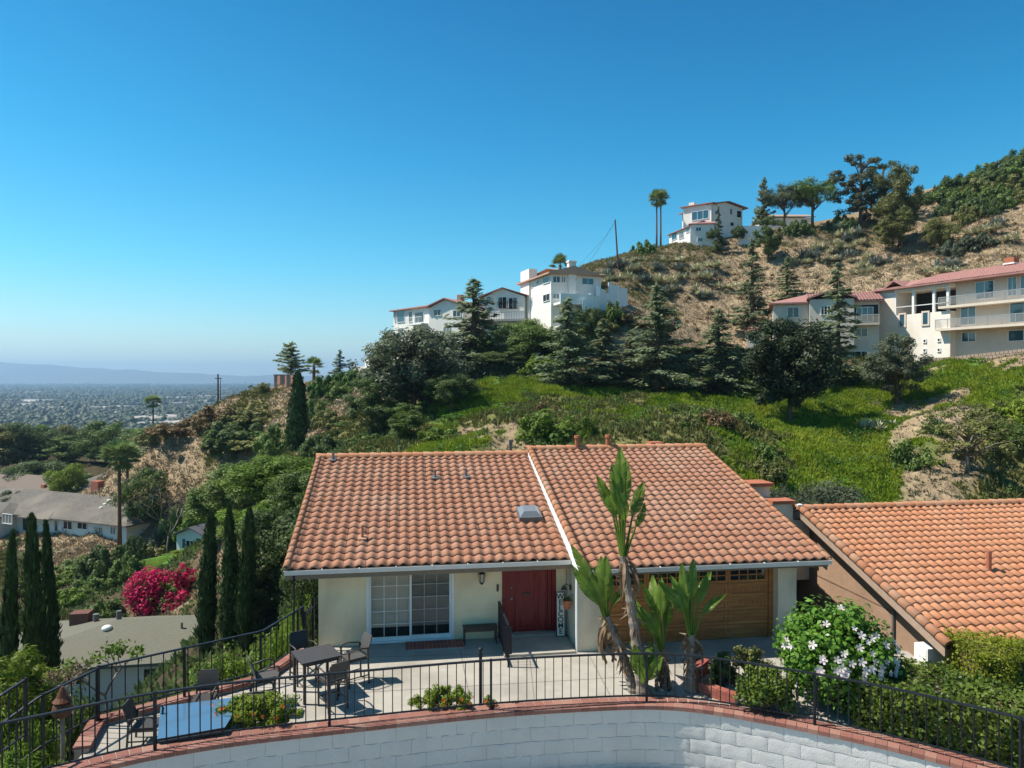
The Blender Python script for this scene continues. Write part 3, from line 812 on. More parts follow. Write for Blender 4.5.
# roof decks under the tiles
RXL = HX(285, EYL); RXR = HX(829, EYR); RX2 = xF - .04
w = MB()
w.prism([(RXL + .05, EYL + .06, EZ - .1), (RXL + .05, RY, RZL - .1), (RXL + .05, BY, EZ - .1), (RXL + .05, BY, EZ), (RXL + .05, RY, RZL), (RXL + .05, EYL + .06, EZ)], (RX2 - RXL - .12, 0, 0))
w.prism([(RX2 + .05, EYR + .06, EZR - .1), (RX2 + .05, RY, RZR - .1), (RX2 + .05, BY, EZR - .1), (RX2 + .05, BY, EZR), (RX2 + .05, RY, RZR), (RX2 + .05, EYR + .06, EZR)], (RXR - RX2 - .1, 0, 0))
w.build('roof_deck', M['underlay'], house)
cl = int(round((RX2 - RXL) / .30)); cr_ = int(round((RXR - RX2) / .30))
roofL = tile_roof('roof', (RXL, EYL, EZ), (RX2 - .05, EYL, EZ), (RXL, RY, RZL), (RX2 - .05, RY, RZL), cl, 21, M['tile'], house, 1)
tile_roof('roof', (RX2 - .05, BY, EZ), (RXL, BY, EZ), (RX2 - .05, RY, RZL), (RXL, RY, RZL), cl, 21, M['tile'], house, 2)
roofR = tile_roof('roof', (RX2, EYR, EZR), (RXR, EYR, EZR), (RX2, RY, RZR), (RXR, RY, RZR), cr_, 24, M['tile'], house, 3)
tile_roof('roof', (RXR, BY, EZR), (RX2, BY, EZR), (RXR, RY, RZR), (RX2, RY, RZR), cr_, 22, M['tile'], house, 4)
barrel_row('ridge_tiles', (RXL - .05, RY, RZL + .05), (RX2 - .05, RY, RZL + .05), .12, .38, M['tile_ridge'], house)
barrel_row('ridge_tiles', (RX2 - .05, RY, RZR + .05), (RXR + .05, RY, RZR + .05), .12, .38, M['tile_ridge'], house)
barrel_row('rake_tiles', (RXL + .03, EYL - .05, EZ + .05), (RXL + .03, RY, RZL + .05), .10, .36, M['tile_ridge'], house)
barrel_row('rake_tiles', (RX2 + .06, EYR - .05, EZR + .07), (RX2 + .06, RY, RZR + .07), .12, .36, M['tile_ridge'], house)
barrel_row('rake_tiles', (RXR - .02, EYR - .05, EZR + .03), (RXR - .02, RY, RZR + .03), .075, .36, M['tile_ridge'], house)


def gutter(x0, x1, y, z):
    g = MB()
    g.add([(x0, y, z - .12), (x1, y, z - .12), (x1, y - .11, z - .12), (x0, y - .11, z - .12), (x0, y - .14, z), (x1, y - .14, z), (x0, y - .125, z), (x1, y - .125, z), (x0, y - .1, z - .105), (x1, y - .1, z - .105), (x0, y, z - .105), (x1, y, z - .105)],
          [(0, 1, 2, 3), (3, 2, 5, 4), (4, 5, 7, 6), (6, 7, 9, 8), (8, 9, 11, 10), (0, 3, 4, 6, 8, 10), (1, 11, 9, 7, 5, 2)])
    k = int((x1 - x0) / .9)
    for i in range(k + 1): g.box(x0 + (x1 - x0) * i / k - .012, x0 + (x1 - x0) * i / k + .012, y - .14, y, z - .004, z + .008)
    g.build('gutter', M['gutter'], house)


gutter(RXL - .02, RX2 - .02, EYL + .0, EZ + .0); gutter(RX2 + .15, RXR + .03, EYR + .0, EZR - .0)
f = MB(); f.box(RXL, RX2 - .03, EYL + .005, EYL + .05, EZ - .27, EZ - .01); f.box(RX2 + .12, RXR, EYR + .005, EYR + .05, EZR - .2, EZR - .01)
f.build('fascia', M['fascia'], house)
f = MB(); f.box(RXL + .02, xF, EYL + .06, 0.0, EZ - .2, EZ - .16); f.box(xF + .02, RXR - .02, EYR + .06, -1.06, EZR - .16, EZR - .12)
f.build('soffit', M['fascia'], house)
for xx in (RXL + .01, RXR - .06):
    f = MB()
    zr = RZL if xx < 1 else RZR; ze = EZ if xx < 1 else EZR; ye = EYL if xx < 1 else EYR
    f.prism([(xx, ye + .02, ze - .3), (xx, RY, zr - .3), (xx, RY, zr - .02), (xx, ye + .02, ze - .02)], (.045, 0, 0))
    f.build('rake_board', M['fascia'], house)

# sliding glass door: frame, two leaves with grilles, blinds and a dark backdrop in place of the unlit room
sf = MB(); fw = .075
sf.box(sd0, sd0 + fw, -.03, .16, .02, sdt); sf.box(sd1 - fw, sd1, -.03, .16, .02, sdt); sf.box(sd0 + fw, sd1 - fw, -.03, .16, sdt - fw, sdt); sf.box(sd0 + fw, sd1 - fw, -.05, .16, .02, .08)
sld = sf.build('sliding_door', M['white'], house)
mid = (sd0 + sd1) / 2
for k, (a, b, y) in enumerate(((sd0 + fw, mid + .03, .02), (mid - .03, sd1 - fw, .07))):
    lf = MB(); z0, z1 = .08, sdt - fw; e = .06
    lf.box(a, a + e, y, y + .035, z0, z1); lf.box(b - e, b, y, y + .035, z0, z1); lf.box(a + e, b - e, y, y + .035, z1 - e, z1); lf.box(a + e, b - e, y, y + .035, z0, z0 + .1)
    sash_ = lf; lf = MB()
    for i in (1, 2): xx = a + e + (b - a - 2 * e) * i / 3; lf.box(xx - .008, xx + .008, y + .004, y + .024, z0 + .1, z1 - e)
    for i in range(1, 5):
        zz = z0 + .1 + (z1 - e - z0 - .1) * i / 5
        for q in range(3):
            xa = a + e + (b - a - 2 * e) * q / 3 + .008; xb = a + e + (b - a - 2 * e) * (q + 1) / 3 - .008
            lf.box(xa, xb, y + .006, y + .022, zz - .008, zz + .008)
    sash_.build('sash', M['white'], sld); lf.build('grille', M['white' if k == 0 else 'grey_metal'], sld)
    MB().box(a + e - .01, b - e + .01, y + .012, y + .017, z0 + .09, z1 - e + .01).build('pane', M['glass_clear'], sld)
MB().box(mid - .07, mid - .04, -.012, .02, .95, 1.15).build('handle', M['grey_metal'], sld)
bl = MB(); bl2 = MB()
for i in range(28):
    xx = sd0 + fw + (sd1 - sd0 - 2 * fw) * (i + .5) / 28
    (bl if i < 14 else bl2).obox((xx, .135, .42 + .85), (.0425, .003 if i < 14 else .006, 0), (0, .002, 0), (0, 0, .85))
bl.build('blind', M['blind'], house); bl2.build('blind', mat('grey_blind', (.34, .32, .28), (.28, .26, .23), 3, .9), house)
MB().box(sd0 - .3, sd1 + .3, .34, .36, -.1, 2.5).build('dark_backdrop', M['unlit_dark'], house)  # near-black sheet close behind the blinds, standing in for the unlit room

# red front door with panels and a mail slot
fx0, fx1 = dr0 + .03, dr1 - .03
fr = MB(); fr.box(dr0, dr0 + .1, -.02, .14, .1, drt); fr.box(dr1 - .12, dr1, -.02, .14, .1, drt); fr.box(dr0 + .1, dr1 - .12, -.02, .14, drt - .08, drt)
fr.box(dr0 + .1, dr0 + .36, .03, .12, .1, drt - .08)                      # fixed panel beside the leaf
for i in range(3): fr.box(dr1 - .3 + i * .06, dr1 - .27 + i * .06, .0, .1, .1, drt - .08)
dfr = fr.build('door_frame', M['door_red'], house)
lx0, lx1 = dr0 + .36, dr1 - .12
d = MB(); d.box(lx0, lx1, .05, .11, .12, drt - .08)
def ring(mb, x0, x1, z0, z1, y0, y1, t):
    mb.box(x0, x1, y0, y1, z1 - t, z1); mb.box(x0, x1, y0, y1, z0, z0 + t); mb.box(x0, x0 + t, y0, y1, z0 + t, z1 - t); mb.box(x1 - t, x1, y0, y1, z0 + t, z1 - t)
ring(d, lx0 + .04, lx0 + .66, .2, drt - .13, .025, .049, .05); ring(d, lx0 + .72, lx1 - .04, .2, drt - .13, .025, .049, .05); ring(d, lx0 + .13, lx0 + .57, .3, drt - .23, .035, .049, .03)
door = d.build('front_door', M['door_red'], house)
MB().box(lx0 + .22, lx0 + .48, .018, .034, 1.18, 1.25).build('mail_slot', M['iron_rust'], door)
k = MB(); k.ball((dr0 + .28, .0, 1.1), .035); k.tube([(dr0 + .28, .0, 1.1), (dr0 + .28, .05, 1.1)], .014, 6); k.ball((dr0 + .28, .02, 1.42), .028); k.build('handle', M['grey_metal'], dfr, True)
MB().box(dr0 + .02, dr1 + .02, -.22, -.0, .06, .12).build('threshold', M['concrete'], house)
MB().box(dr0 - .16, dr0 - .1, -.03, -.001, 1.35, 1.55).build('doorbell', M['iron_rust'], house)

# garage door
gy = -1.1; gx0, gx1 = xF2, xG1
gd = MB(); gd.box(gx0, gx1, gy + .03, gy + .08, 0.0, 2.2)
rows = [0.02, .42, .82, 1.22, 1.62]
ncol = 4; cw = (gx1 - gx0 - .3) / ncol
gd.box(gx0, gx0 + .13, gy - .03, gy + .03, 0, 2.2); gd.box(gx1 - .13, gx1, gy - .03, gy + .03, 0, 2.2); gd.box(gx0 + .13, gx1 - .13, gy - .03, gy + .03, 2.1, 2.2)
for r in range(4):
    z0 = rows[r]; z1 = rows[r + 1] - .015
    for c in range(ncol):
        xa = gx0 + .15 + c * cw; xb = xa + cw - .01
        ring(gd, xa, xb, z0, z1, gy + .005, gy + .029, .085)
        n_ = 9
        for q in range(1, n_): xx = xa + .085 + (xb - xa - .17) * q / n_; gd.box(xx - .004, xx + .004, gy + .02, gy + .029, z0 + .085, z1 - .085)
for c in range(ncol):
    xa = gx0 + .15 + c * cw; xb = xa + cw - .01
    ring(gd, xa, xb, 1.62, 2.05, gy + .0, gy + .029, .07)
    for q in range(1, 4): xx = xa + .07 + (xb - xa - .14) * q / 4; gd.box(xx - .014, xx + .014, gy + .006, gy + .028, 1.69, 1.98)
    for q in range(4):
        x_a = xa + .07 + (xb - xa - .14) * q / 4 + .014; x_b = xa + .07 + (xb - xa - .14) * (q + 1) / 4 - .014
        gd.box(x_a, x_b, gy + .008, gy + .027, 1.822, 1.85)
gdo = gd.build('garage_door', M['wood'], house)
for c in range(ncol):
    xa = gx0 + .15 + c * cw; xb = xa + cw - .01
    MB().box(xa + .06, xb - .06, gy + .022, gy + .026, 1.68, 1.99).build('window_pane', M['glass'], gdo)

# lantern, sconce, roof fittings, downpipe
def lantern(x, y, z, nm='wall_lantern', s=1.0):
    l = MB(); l.box(x - .05 * s, x + .05 * s, y - .03, y, z - .08 * s, z + .1 * s); l.tube([(x, y - .02, z + .06 * s), (x, y - .12 * s, z + .16 * s), (x, y - .2 * s, z + .12 * s)], .012, 6)
    l.tube([(x, y - .2 * s, z + .12 * s), (x, y - .2 * s, z + .05 * s)], [.02 * s, .11 * s], 6); l.tube([(x, y - .2 * s, z - .2 * s), (x, y - .2 * s, z - .26 * s)], [.07 * s, .03 * s], 6)
    for i in range(6): a = i * PI / 3; l.bar((x + .1 * s * math.cos(a), y - .2 * s + .1 * s * math.sin(a), z + .05 * s), (x + .068 * s * math.cos(a), y - .2 * s + .068 * s * math.sin(a), z - .2 * s), .012)
    o = l.build(nm, M['iron_rust'], house)
    MB().tube([(x, y - .2 * s, z + .045 * s), (x, y - .2 * s, z - .19 * s)], [.092 * s, .062 * s], 6).build('glass_shade', mat('lamp_glass', (.45, .42, .34), None, 3, .3), o)
lantern(HX(481, 0), -.0, 1.88)
s_ = MB(); yy = -.62; s_.box(xF - .03, xF + .0, yy - .05, yy + .05, 1.48, 1.62); s_.tube([(xF - .02, yy, 1.58), (xF - .14, yy, 1.66), (xF - .2, yy, 1.6)], .013, 6); s_.tube([(xF - .2, yy, 1.62), (xF - .2, yy, 1.5)], [.03, .09], 8)
s_.build('wall_lamp', M['iron_rust'], house)


def roof_pt(px, py, right=False):
    """local point on the front roof plane seen at a pixel"""
    ye, ze, zr = (EYR, EZR, RZR) if right else (EYL, EZ, RZL)
    lo, hi = ye, RY
    for _ in range(40):
        y = (lo + hi) / 2; z = ze + (zr - ze) * (y - ye) / (RY - ye)
        if HZ(px, py, y) > z: lo = y
        else: hi = y
    return Vector((HX(px, y), y, z + .06))


sl = (RZL - EZ) / (RY - EYL); rn = Vector((0, -sl, 1)).normalized(); rv = Vector((0, 1, sl)).normalized()
p = roof_pt(529, 518)
MB().obox(p + rn * .05, (.36, 0, 0), rv * .36, rn * .09).build('skylight_curb', M['lead'], house)
k = MB(); c = p + rn * .14
q = [c + Vector((sx * .33, 0, 0)) + rv * (sy * .33) for sx, sy in ((-1, -1), (1, -1), (1, 1), (-1, 1))]; q2 = [c + Vector((sx * .2, 0, 0)) + rv * (sy * .2) + rn * .13 for sx, sy in ((-1, -1), (1, -1), (1, 1), (-1, 1))]
k.add(q + q2, [(0, 1, 5, 4), (1, 2, 6, 5), (2, 3, 7, 6), (3, 0, 4, 7), (4, 5, 6, 7), (3, 2, 1, 0)]); k.build('skylight', M['skydome'], house)
for px, py, hh, r in ((333, 462, .28, .045), (435, 480, .3, .035), (466, 479, .3, .035), (362, 541, .4, .04)):
    p = roof_pt(px, py); v = MB(); v.tube([p - Vector((0, 0, .1)), p + Vector((0, 0, hh))], r, 8); v.obox(p + rn * .04, (.12, 0, 0), rv * .12, rn * .012)
    v.build('roof_vent', M['lead' if py != 541 else 'tile_ridge'], house)
for px, py in ((577, 450), (608, 449)):
    p = roof_pt(px, py, True); v = MB(); v.tube([p - Vector((0, 0, .1)), p + Vector((0, 0, .42))], .085, 8); v.tube([p + Vector((0, 0, .40)), p + Vector((0, 0, .50))], [.12, .10], 8); v.build('roof_vent', M['terracotta'], house)
x = HX(510, 7.5); MB().box(x - .06, x + .06, 7.3, 7.42, 4, 5.1).build('vent_pipe', M['lead'], house)
x = HX(655, 8); MB().box(x - .28, x + .28, 7.7, 8.3, 4.0, 4.88).build('chimney', M['terracotta'], house)
MB().tube([(RXL + .22, EYL - .02, EZ - .1), (RXL + .22, EYL - .02, .35), (RXL + .16, EYL - .02, .0)], .022, 6).build('rain_chain', M['iron'], house)

# small things at the entry
sx = HX(536.5 + 0, -.06)
def welcome():
    x = HX(561, -.36)
    t = thing('welcome_sign', 'tall white board reading WELCOME leaning beside the red door', 'sign', HW(x, -.34, .062), HA)
    t.rotation_euler = (-.05, 0, HA); t.scale = (.86, .9, .84)
    b = MB(); b.box(-.13, .13, -.012, .012, .0, 1.5); b.build('board', M['sign_white'], t)
    f = MB(); ring(f, -.155, .155, -.0, 1.52, -.02, .018, .026); f.build('frame', M['ink'], t)
    cu = bpy.data.curves.new('lettering', 'FONT'); cu.body = 'W\nE\nL\nC\nO\nM\nE'; cu.align_x = 'CENTER'; cu.align_y = 'CENTER'; cu.size = .25; cu.space_line = .79; cu.extrude = .003; cu.offset = .004
    cu.materials.append(M['ink'])
    tmp = bpy.data.objects.new('lettering_source', cu); COL.objects.link(tmp); me = bpy.data.meshes.new_from_object(tmp.evaluated_get(bpy.context.evaluated_depsgraph_get())); bpy.data.objects.remove(tmp)
    me.materials.clear(); me.materials.append(M['ink'])
    o = link('lettering', me, t, (0, -.016, .76)); o.rotation_euler = (PI / 2, 0, 0)
welcome()
t = thing('wall_flower_pot', 'small terracotta pot hanging on the entry wall beside the welcome sign', 'flower pot', HW(xF - .16, -.85, 1.02), HA)
MB().tube([(0, 0, 0), (0, 0, .2), (0, 0, .24)], [.085, .13, .14], 12).build('pot', M['terracotta'], t)
MB().tube([(.0, 0, .2), (.13, 0, .38), (.16, 0, .4)], .008, 5).build('hanger', M['iron'], t)
rs = np.random.RandomState(5); n = 60
link('plant', mesh_np('pot_plant', *leaves(rs.randn(n, 3) * .05 + [0, 0, .27], rs.randn(n, 3) + [0, 0, .8], rs.randn(n, 3), .1, .04), M['lf_dark']), t)
# bench
bx = HX(480, -.3)
t = thing('bench', 'low dark metal bench against the wall by the front door', 'bench', HW(bx, -.3), HA)
b = MB()
for i in range(5): b.box(-.49, .49, -.17 + i * .07, -.11 + i * .07, .44, .47)
b.build('seat', M['iron_rust'], t)
ap = MB(); ap.box(-.47, .47, -.16, -.13, .36, .44); ap.box(-.47, .47, .13, .16, .36, .44); ap.build('apron', M['iron_rust'], t)
for i in (-1, 1):
    for j in (-1, 1): MB().box(i * .45 - .02, i * .45 + .02, j * .14 - .02, j * .14 + .02, 0, .44).build('leg', M['iron_rust'], t)
# brick-patterned mat
t = thing('brick_step', 'low red brick step laid in front of the sliding glass door', 'step', HW((HX(405, -.45) + HX(463, -.45)) / 2, -.42, .0), HA)
b = MB(); W2 = (HX(463, -.45) - HX(405, -.45)) / 2; nb = 15
for r in range(3):
    for i in range(nb):
        x0 = -W2 + 2 * W2 * i / nb; b.box(x0 + .005, x0 + 2 * W2 / nb - .005, -.3 + r * .2 + .005, -.3 + r * .2 + .195, 0.0, .062)
b.build('bricks', M['brick'], t)
MB().box(-W2, W2, -.298, .298, -.001, .054).build('mortar', M['mortar'], t)
# entry guard rail seen nearly end-on
ga = G(508.5, 668, 0); gb = G(498.5, 638, 0); gb = ga + (HW(HX(499, -.15), -.15) - ga)
t = thing('entry_railing', 'black picket hand railing running out from the wall beside the red door', 'railing', ga)
dv = Vector((gb.x - ga.x, gb.y - ga.y, 0)); LL = dv.length; du = dv.normalized()
MB().bar((0, 0, 1.08), du * LL + Vector((0, 0, 1.08)), .05, .04).build('top_rail', M['iron'], t); MB().bar((0, 0, .12), du * LL + Vector((0, 0, .12)), .04, .03).build('bottom_rail', M['iron'], t)
for q in (0, .5, 1): MB().bar(du * LL * q, du * LL * q + Vector((0, 0, 1.1)), .055).build('post', M['iron'], t)
bal = MB().bar((0, 0, .12), (0, 0, 1.07), .018).mesh('baluster', M['iron'])
nb = int(LL / .1)
for i in range(1, nb):
    if abs(i - nb / 2) > .6: link('baluster', bal, t, du * LL * i / nb)
MB().box(-.09, .09, -.022, .0, .35, 1.05).build('end_panel', M['iron'], t)

# paving
def plate(name, poly, z0, z1, mt, kind='structure'):
    o = MB().prism([(q[0], q[1], z0) for q in poly], (0, 0, z1 - z0)).build(name, mt); return tag(o, kind=kind)


wc = [(q.x, q.y + .28) for q in WCURVE]
front = [(x, y) for x, y in wc[::6] if -8.4 < x < 10.6]
hl = [tuple(HW(xL - .25, .02)[:2]), tuple(HW(xL - .25, 13)[:2]), tuple(HW(xR, 13)[:2]), tuple(HW(xR, .5)[:2])]
poly = [(PAD_A.x, PAD_A.y)] + front + [(10.9, 19.5)] + [tuple(HW(xR + .1, -.6)[:2]), tuple(HW(xR + .1, 12)[:2]), tuple(HW(xL + .02, 12)[:2]), tuple(HW(xL + .02, -.2)[:2]), (PAD_C.x + .1, PAD_C.y), (PAD_B.x, PAD_B.y)]
plate('patio', poly, -.32, 0.0, M['concrete'])
jt = MB()
for a, b_ in ((HW(3.9, -.1), HW(3.9, -4)), (HW(7.35, -1.5), HW(7.2, -4.2)), (HW(5.75, -1.3), HW(5.4, -4)), (HW(9.6, -1.3), HW(9.4, -4.6)), (HW(1, -.9), HW(7.0, -1.35)), (HW(1.2, -3.1), HW(9, -3.2))):
    jt.bar(a + Vector((0, 0, .001)), b_ + Vector((0, 0, .001)), .022, .006)
tag(jt.build('patio_joints', M['joint']), kind='structure')
e = [HW(dr0 - .14, -.02), HW(dr0 - .14, -1.5), HW(xF - .07, -1.5), HW(xF - .07, -.02)]
plate('entry_landing', [(q.x, q.y) for q in e], .002, .06, M['concrete'])
plate('road', [(-16, -6), (16, -6), (16, 12.6)] + [(x, y - .1) for x, y in zip(WX[::-8], WY[::-8]) if abs(x) < 16] + [(-16, 11.5)], -1.9, -1.36, M['asphalt'])

# ------------------------------------------------------------------ front retaining wall and railing
rw = thing('retaining_wall', 'curved white painted block wall with red brick cap along the patio edge', 'retaining wall', (0, 0, 0))
V = []; F = []
cur = [q for q in resample(WCURVE, .33) if -9.4 < q.x < 13]
nrm = []
for i in range(len(cur)):
    d = cur[min(i + 1, len(cur) - 1)] - cur[max(i - 1, 0)]; d.z = 0; d.normalize(); nrm.append(Vector((d.y, -d.x, 0)))
rs = np.random.RandomState(3); ch = .31; NC = 5
def wpt(s, z, off):
    s = min(max(s, 0), len(cur) - 1.001); i = int(s); f = s - i; q = cur[i].lerp(cur[i + 1], f); n_ = nrm[i].lerp(nrm[i + 1], f)
    return Vector((q.x + n_.x * off, q.y + n_.y * off, q.z - z))
for c in range(NC):
    s = -1.0 + (c % 2)
    while s < len(cur) - 1:
        o = len(V); gu, gv = 9, 5; dep = rs.uniform(.0, .012); ph = rs.rand(2) * 6; drop = rs.uniform(-.008, .008)
        for b_ in range(gv + 1):
            for a in range(gu + 1):
                ed = min(a, gu - a, b_, gv - b_)
                off = (.0 if ed == 0 else (.004 + dep * .6 + rs.uniform(-.007, .007)))
                wob = drop + .012 * math.sin(a * 1.1 + ph[0]) if b_ in (0, gv) else 0
                V.append(tuple(wpt(s + 2 * a / gu * .99, c * ch + ch * b_ / gv * .972 + .004 + wob * (.6), off - .02)))
        for b_ in range(gv):
            for a in range(gu): i = o + b_ * (gu + 1) + a; F.append((i, i + gu + 1, i + gu + 2, i + 1))
        s += 2
link('block_face', mesh_np('block_face', np.array(V), np.array(F), M['block']), rw)
core = MB(); n_ = len(cur)
vs = []
for q, nn in zip(cur, nrm): vs += [(q.x - nn.x * .03, q.y - nn.y * .03, q.z - .001), (q.x - nn.x * .27, q.y - nn.y * .27, q.z - .001), (q.x - nn.x * .27, q.y - nn.y * .27, -2), (q.x - nn.x * .03, q.y - nn.y * .03, -2)]
core.add(vs, [(i * 4 + k, i * 4 + (k + 1) % 4, i * 4 + 4 + (k + 1) % 4, i * 4 + 4 + k) for i in range(n_ - 1) for k in range(4)] + [(0, 1, 2, 3), (4 * n_ - 1, 4 * n_ - 2, 4 * n_ - 3, 4 * n_ - 4)])
core.build('core', M['block'], rw)
cap = MB(); fine = [q for q in resample(WCURVE, .215) if -9.4 < q.x < 13]
bed = MB(); vs = []
for i, q in enumerate(fine):
    d = fine[min(i + 1, len(fine) - 1)] - fine[max(i - 1, 0)]; d.normalize(); nn = Vector((d.y, -d.x, 0)).normalized()
    j = rs.uniform(-.006, .006); u = d * .1015; z = Vector((0, 0, .043))
    cap.obox(q + nn * (.0 + j) - nn * .085 + Vector((0, 0, .047 + j * .4)), u, nn * .115, z)
    cap.obox(q - nn * .32 + d * .1 + Vector((0, 0, .046 + j * .5)), u, nn * .108, z)
    vs += [(q.x + nn.x * .015, q.y + nn.y * .015, q.z + .001), (q.x + nn.x * .015, q.y + nn.y * .015, q.z + .075), (q.x - nn.x * .43, q.y - nn.y * .43, q.z + .075), (q.x - nn.x * .43, q.y - nn.y * .43, q.z - .35)]
bed.add(vs, [(i * 4 + k, i * 4 + (k + 1) % 4, i * 4 + 4 + (k + 1) % 4, i * 4 + 4 + k) for i in range(len(fine) - 1) for k in range(4)])
cap.build('brick_cap', M['brick_top'], rw); bed.build('mortar', M['mortar'], rw)


def railing(name, label, path, post_s, step=.2, hgt=1.1, bots=.13, maxb=100, group=None, post_h=None, finial=False):
    """iron railing along a path of base points; posts at arc positions post_s"""
    t = thing(name, label, 'railing', path[0], group=group); o = path[0]
    up = Vector((0, 0, 1)); pl = [q - o for q in path]
    def sweep(z, w_, h_):
        mb = MB(); vs = []
        for i, q in enumerate(pl):
            d = pl[min(i + 1, len(pl) - 1)] - pl[max(i - 1, 0)]; d.z = 0; d.normalize(); nn = Vector((d.y, -d.x, 0))
            vs += [q + nn * a + up * (z + b_) for a, b_ in ((-w_ / 2, -h_ / 2), (w_ / 2, -h_ / 2), (w_ / 2, h_ / 2), (-w_ / 2, h_ / 2))]
        mb.add(vs, [(i * 4 + k, i * 4 + (k + 1) % 4, i * 4 + 4 + (k + 1) % 4, i * 4 + 4 + k) for i in range(len(pl) - 1) for k in range(4)] + [(3, 2, 1, 0), tuple(4 * len(pl) - 4 + k for k in range(4))]); return mb
    sweep(hgt, .055, .035).build('top_rail', M['iron'], t); sweep(bots, .035, .03).build('bottom_rail', M['iron'], t)
    bm = MB().bar((0, 0, bots), (0, 0, hgt - .01), .019).mesh('baluster', M['iron'])
    pm = MB().bar((0, 0, -.02), (0, 0, hgt + .03), .05).mesh('post', M['iron'])
    even = resample(pl, .02); L_ = (len(even) - 1) * .02
    for s in post_s: link('post', pm, t, even[min(int(s / .02), len(even) - 1)])
    k = int(L_ / step); cnt = 0; rest = MB()
    for i in range(1, k):
        s = i * L_ / k
        if any(abs(s - q) < .06 for q in post_s): continue
        q = even[int(s / .02)]
        if cnt < maxb: link('baluster', bm, t, q); cnt += 1
        else: rest.bar(q + up * bots, q + up * (hgt - .01), .019)
    if rest.v: tag(rest.build('balusters', M['iron'], t), kind='stuff')
    return t


fp = []
for i, q in enumerate(WCURVE):
    d = WCURVE[min(i + 1, len(WCURVE) - 1)] - WCURVE[max(i - 1, 0)]; d.z = 0; d.normalize()
    fp.append(q - Vector((d.y, -d.x, 0)) * .2 + Vector((0, 0, .09)))
fp = resample([q for q in fp if -9.9 < q.x < 11.5], .1)
def arc_at(px):
    best = min(range(len(fp)), key=lambda i: abs((fp[i].x) / fp[i].y * FL + CX - px)); return best * .1
railing('front_railing', 'long black iron railing curving along the brick cap of the white wall', fp, [arc_at(q) for q in (-22, 155, 330, 490, 648, 816, 1020)], .2)
# terrace railings on the brick kerb
kerb_pts = [PAD_A, PAD_B, PAD_C, HW(xL - .32, -.25, .1)]
kb = MB(); kv = MB()
for a, b_ in zip(kerb_pts, kerb_pts[1:]):
    d = (b_ - a); L_ = d.length; d.normalize(); nn = Vector((-d.y, d.x, 0)); n_ = int(L_ / .215)
    for i in range(n_):
        kb.obox(a + d * (L_ * (i + .5) / n_) + nn * .02 - Vector((0, 0, .0)), d * (L_ / n_ / 2 - .005), nn * .16, (0, 0, .045))
    kv.obox(a + d * L_ / 2 + nn * .02 - Vector((0, 0, .5)), d * L_ / 2, nn * .13, (0, 0, .49))
kt = thing('brick_kerb', 'low red brick kerb edging the open side of the patio', 'kerb', (0, 0, 0)); kb.build('bricks', M['brick_top'], kt); kv.build('mortar', M['mortar'], kt)
up5 = Vector((0, 0, .05))
sidep = resample([q + up5 for q in kerb_pts[1:]], .1)
railing('terrace_railing', 'straight black iron railing along the brick kerb from patio corner to house wall', sidep, [0, 1.75, 3.5, 5.2, (len(sidep) - 1) * .1], .26, 1.12)
# steps going down past the corner
st0 = G(96, 722, .15); st = [st0, st0 + Vector((-.35, -1.3, -.0)), st0 + Vector((-1.1, -2.2, -.55))]
railing('stair_railing', 'short sloping black iron railing going down from the patio corner', resample(st, .1), [0, 1.3], .2, 1.12)
st = [P(24, 742, 13.2), P(0, 760, 12.7), P(-40, 790, 12.2)]
railing('garden_railing', 'black iron railing piece among the shrubs at the lower corner of the garden', resample(st, .1), [0], .18, 1.15)
# ball-topped post
bp_ = G(480.5, 707, .0)
t = thing('ball_post', 'single black post with ball finial standing behind the front railing', 'post', bp_)
MB().bar((0, 0, 0), (0, 0, 1.2), .07).build('shaft', M['iron'], t); q = MB(); q.ball((0, 0, 1.29), .06); q.tube([(0, 0, 1.19), (0, 0, 1.25)], [.055, .02], 8); q.build('finial', M['iron'], t, True)
# iron gate at the house corner
g0 = HW(xL - .12, -.18)
t = thing('iron_gate', 'tall black iron gate with scrolls against the house corner', 'gate', g0)
dd = Vector((-.12, -1.0, 0)).normalized() * .55
gm = MB(); gm.bar((0, 0, 0), (0, 0, 1.45), .06); gm.bar(dd, dd + Vector((0, 0, 1.25)), .05); gm.bar((0, 0, .1), dd + Vector((0, 0, .1)), .04); gm.bar((0, 0, 1.2), dd + Vector((0, 0, 1.1)), .04); gm.build('gate_frame', M['iron'], t)
gm = MB()
for i in range(1, 6): q = dd * i / 6; gm.bar(q + Vector((0, 0, .1)), q + Vector((0, 0, 1.15)), .018)
gm.build('pickets', M['iron'], t)
gm = MB()
for k in range(3):
    c = dd * (.3 + .2 * k) + Vector((0, 0, 1.28 - .05 * k)); gm.tube([c + Vector((0, .11 * math.cos(a) * (1 - a / 9), .11 * math.sin(a) * (1 - a / 9))) for a in np.linspace(0, 7, 14)], .011, 5)
gm.build('scrolls', M['iron'], t)
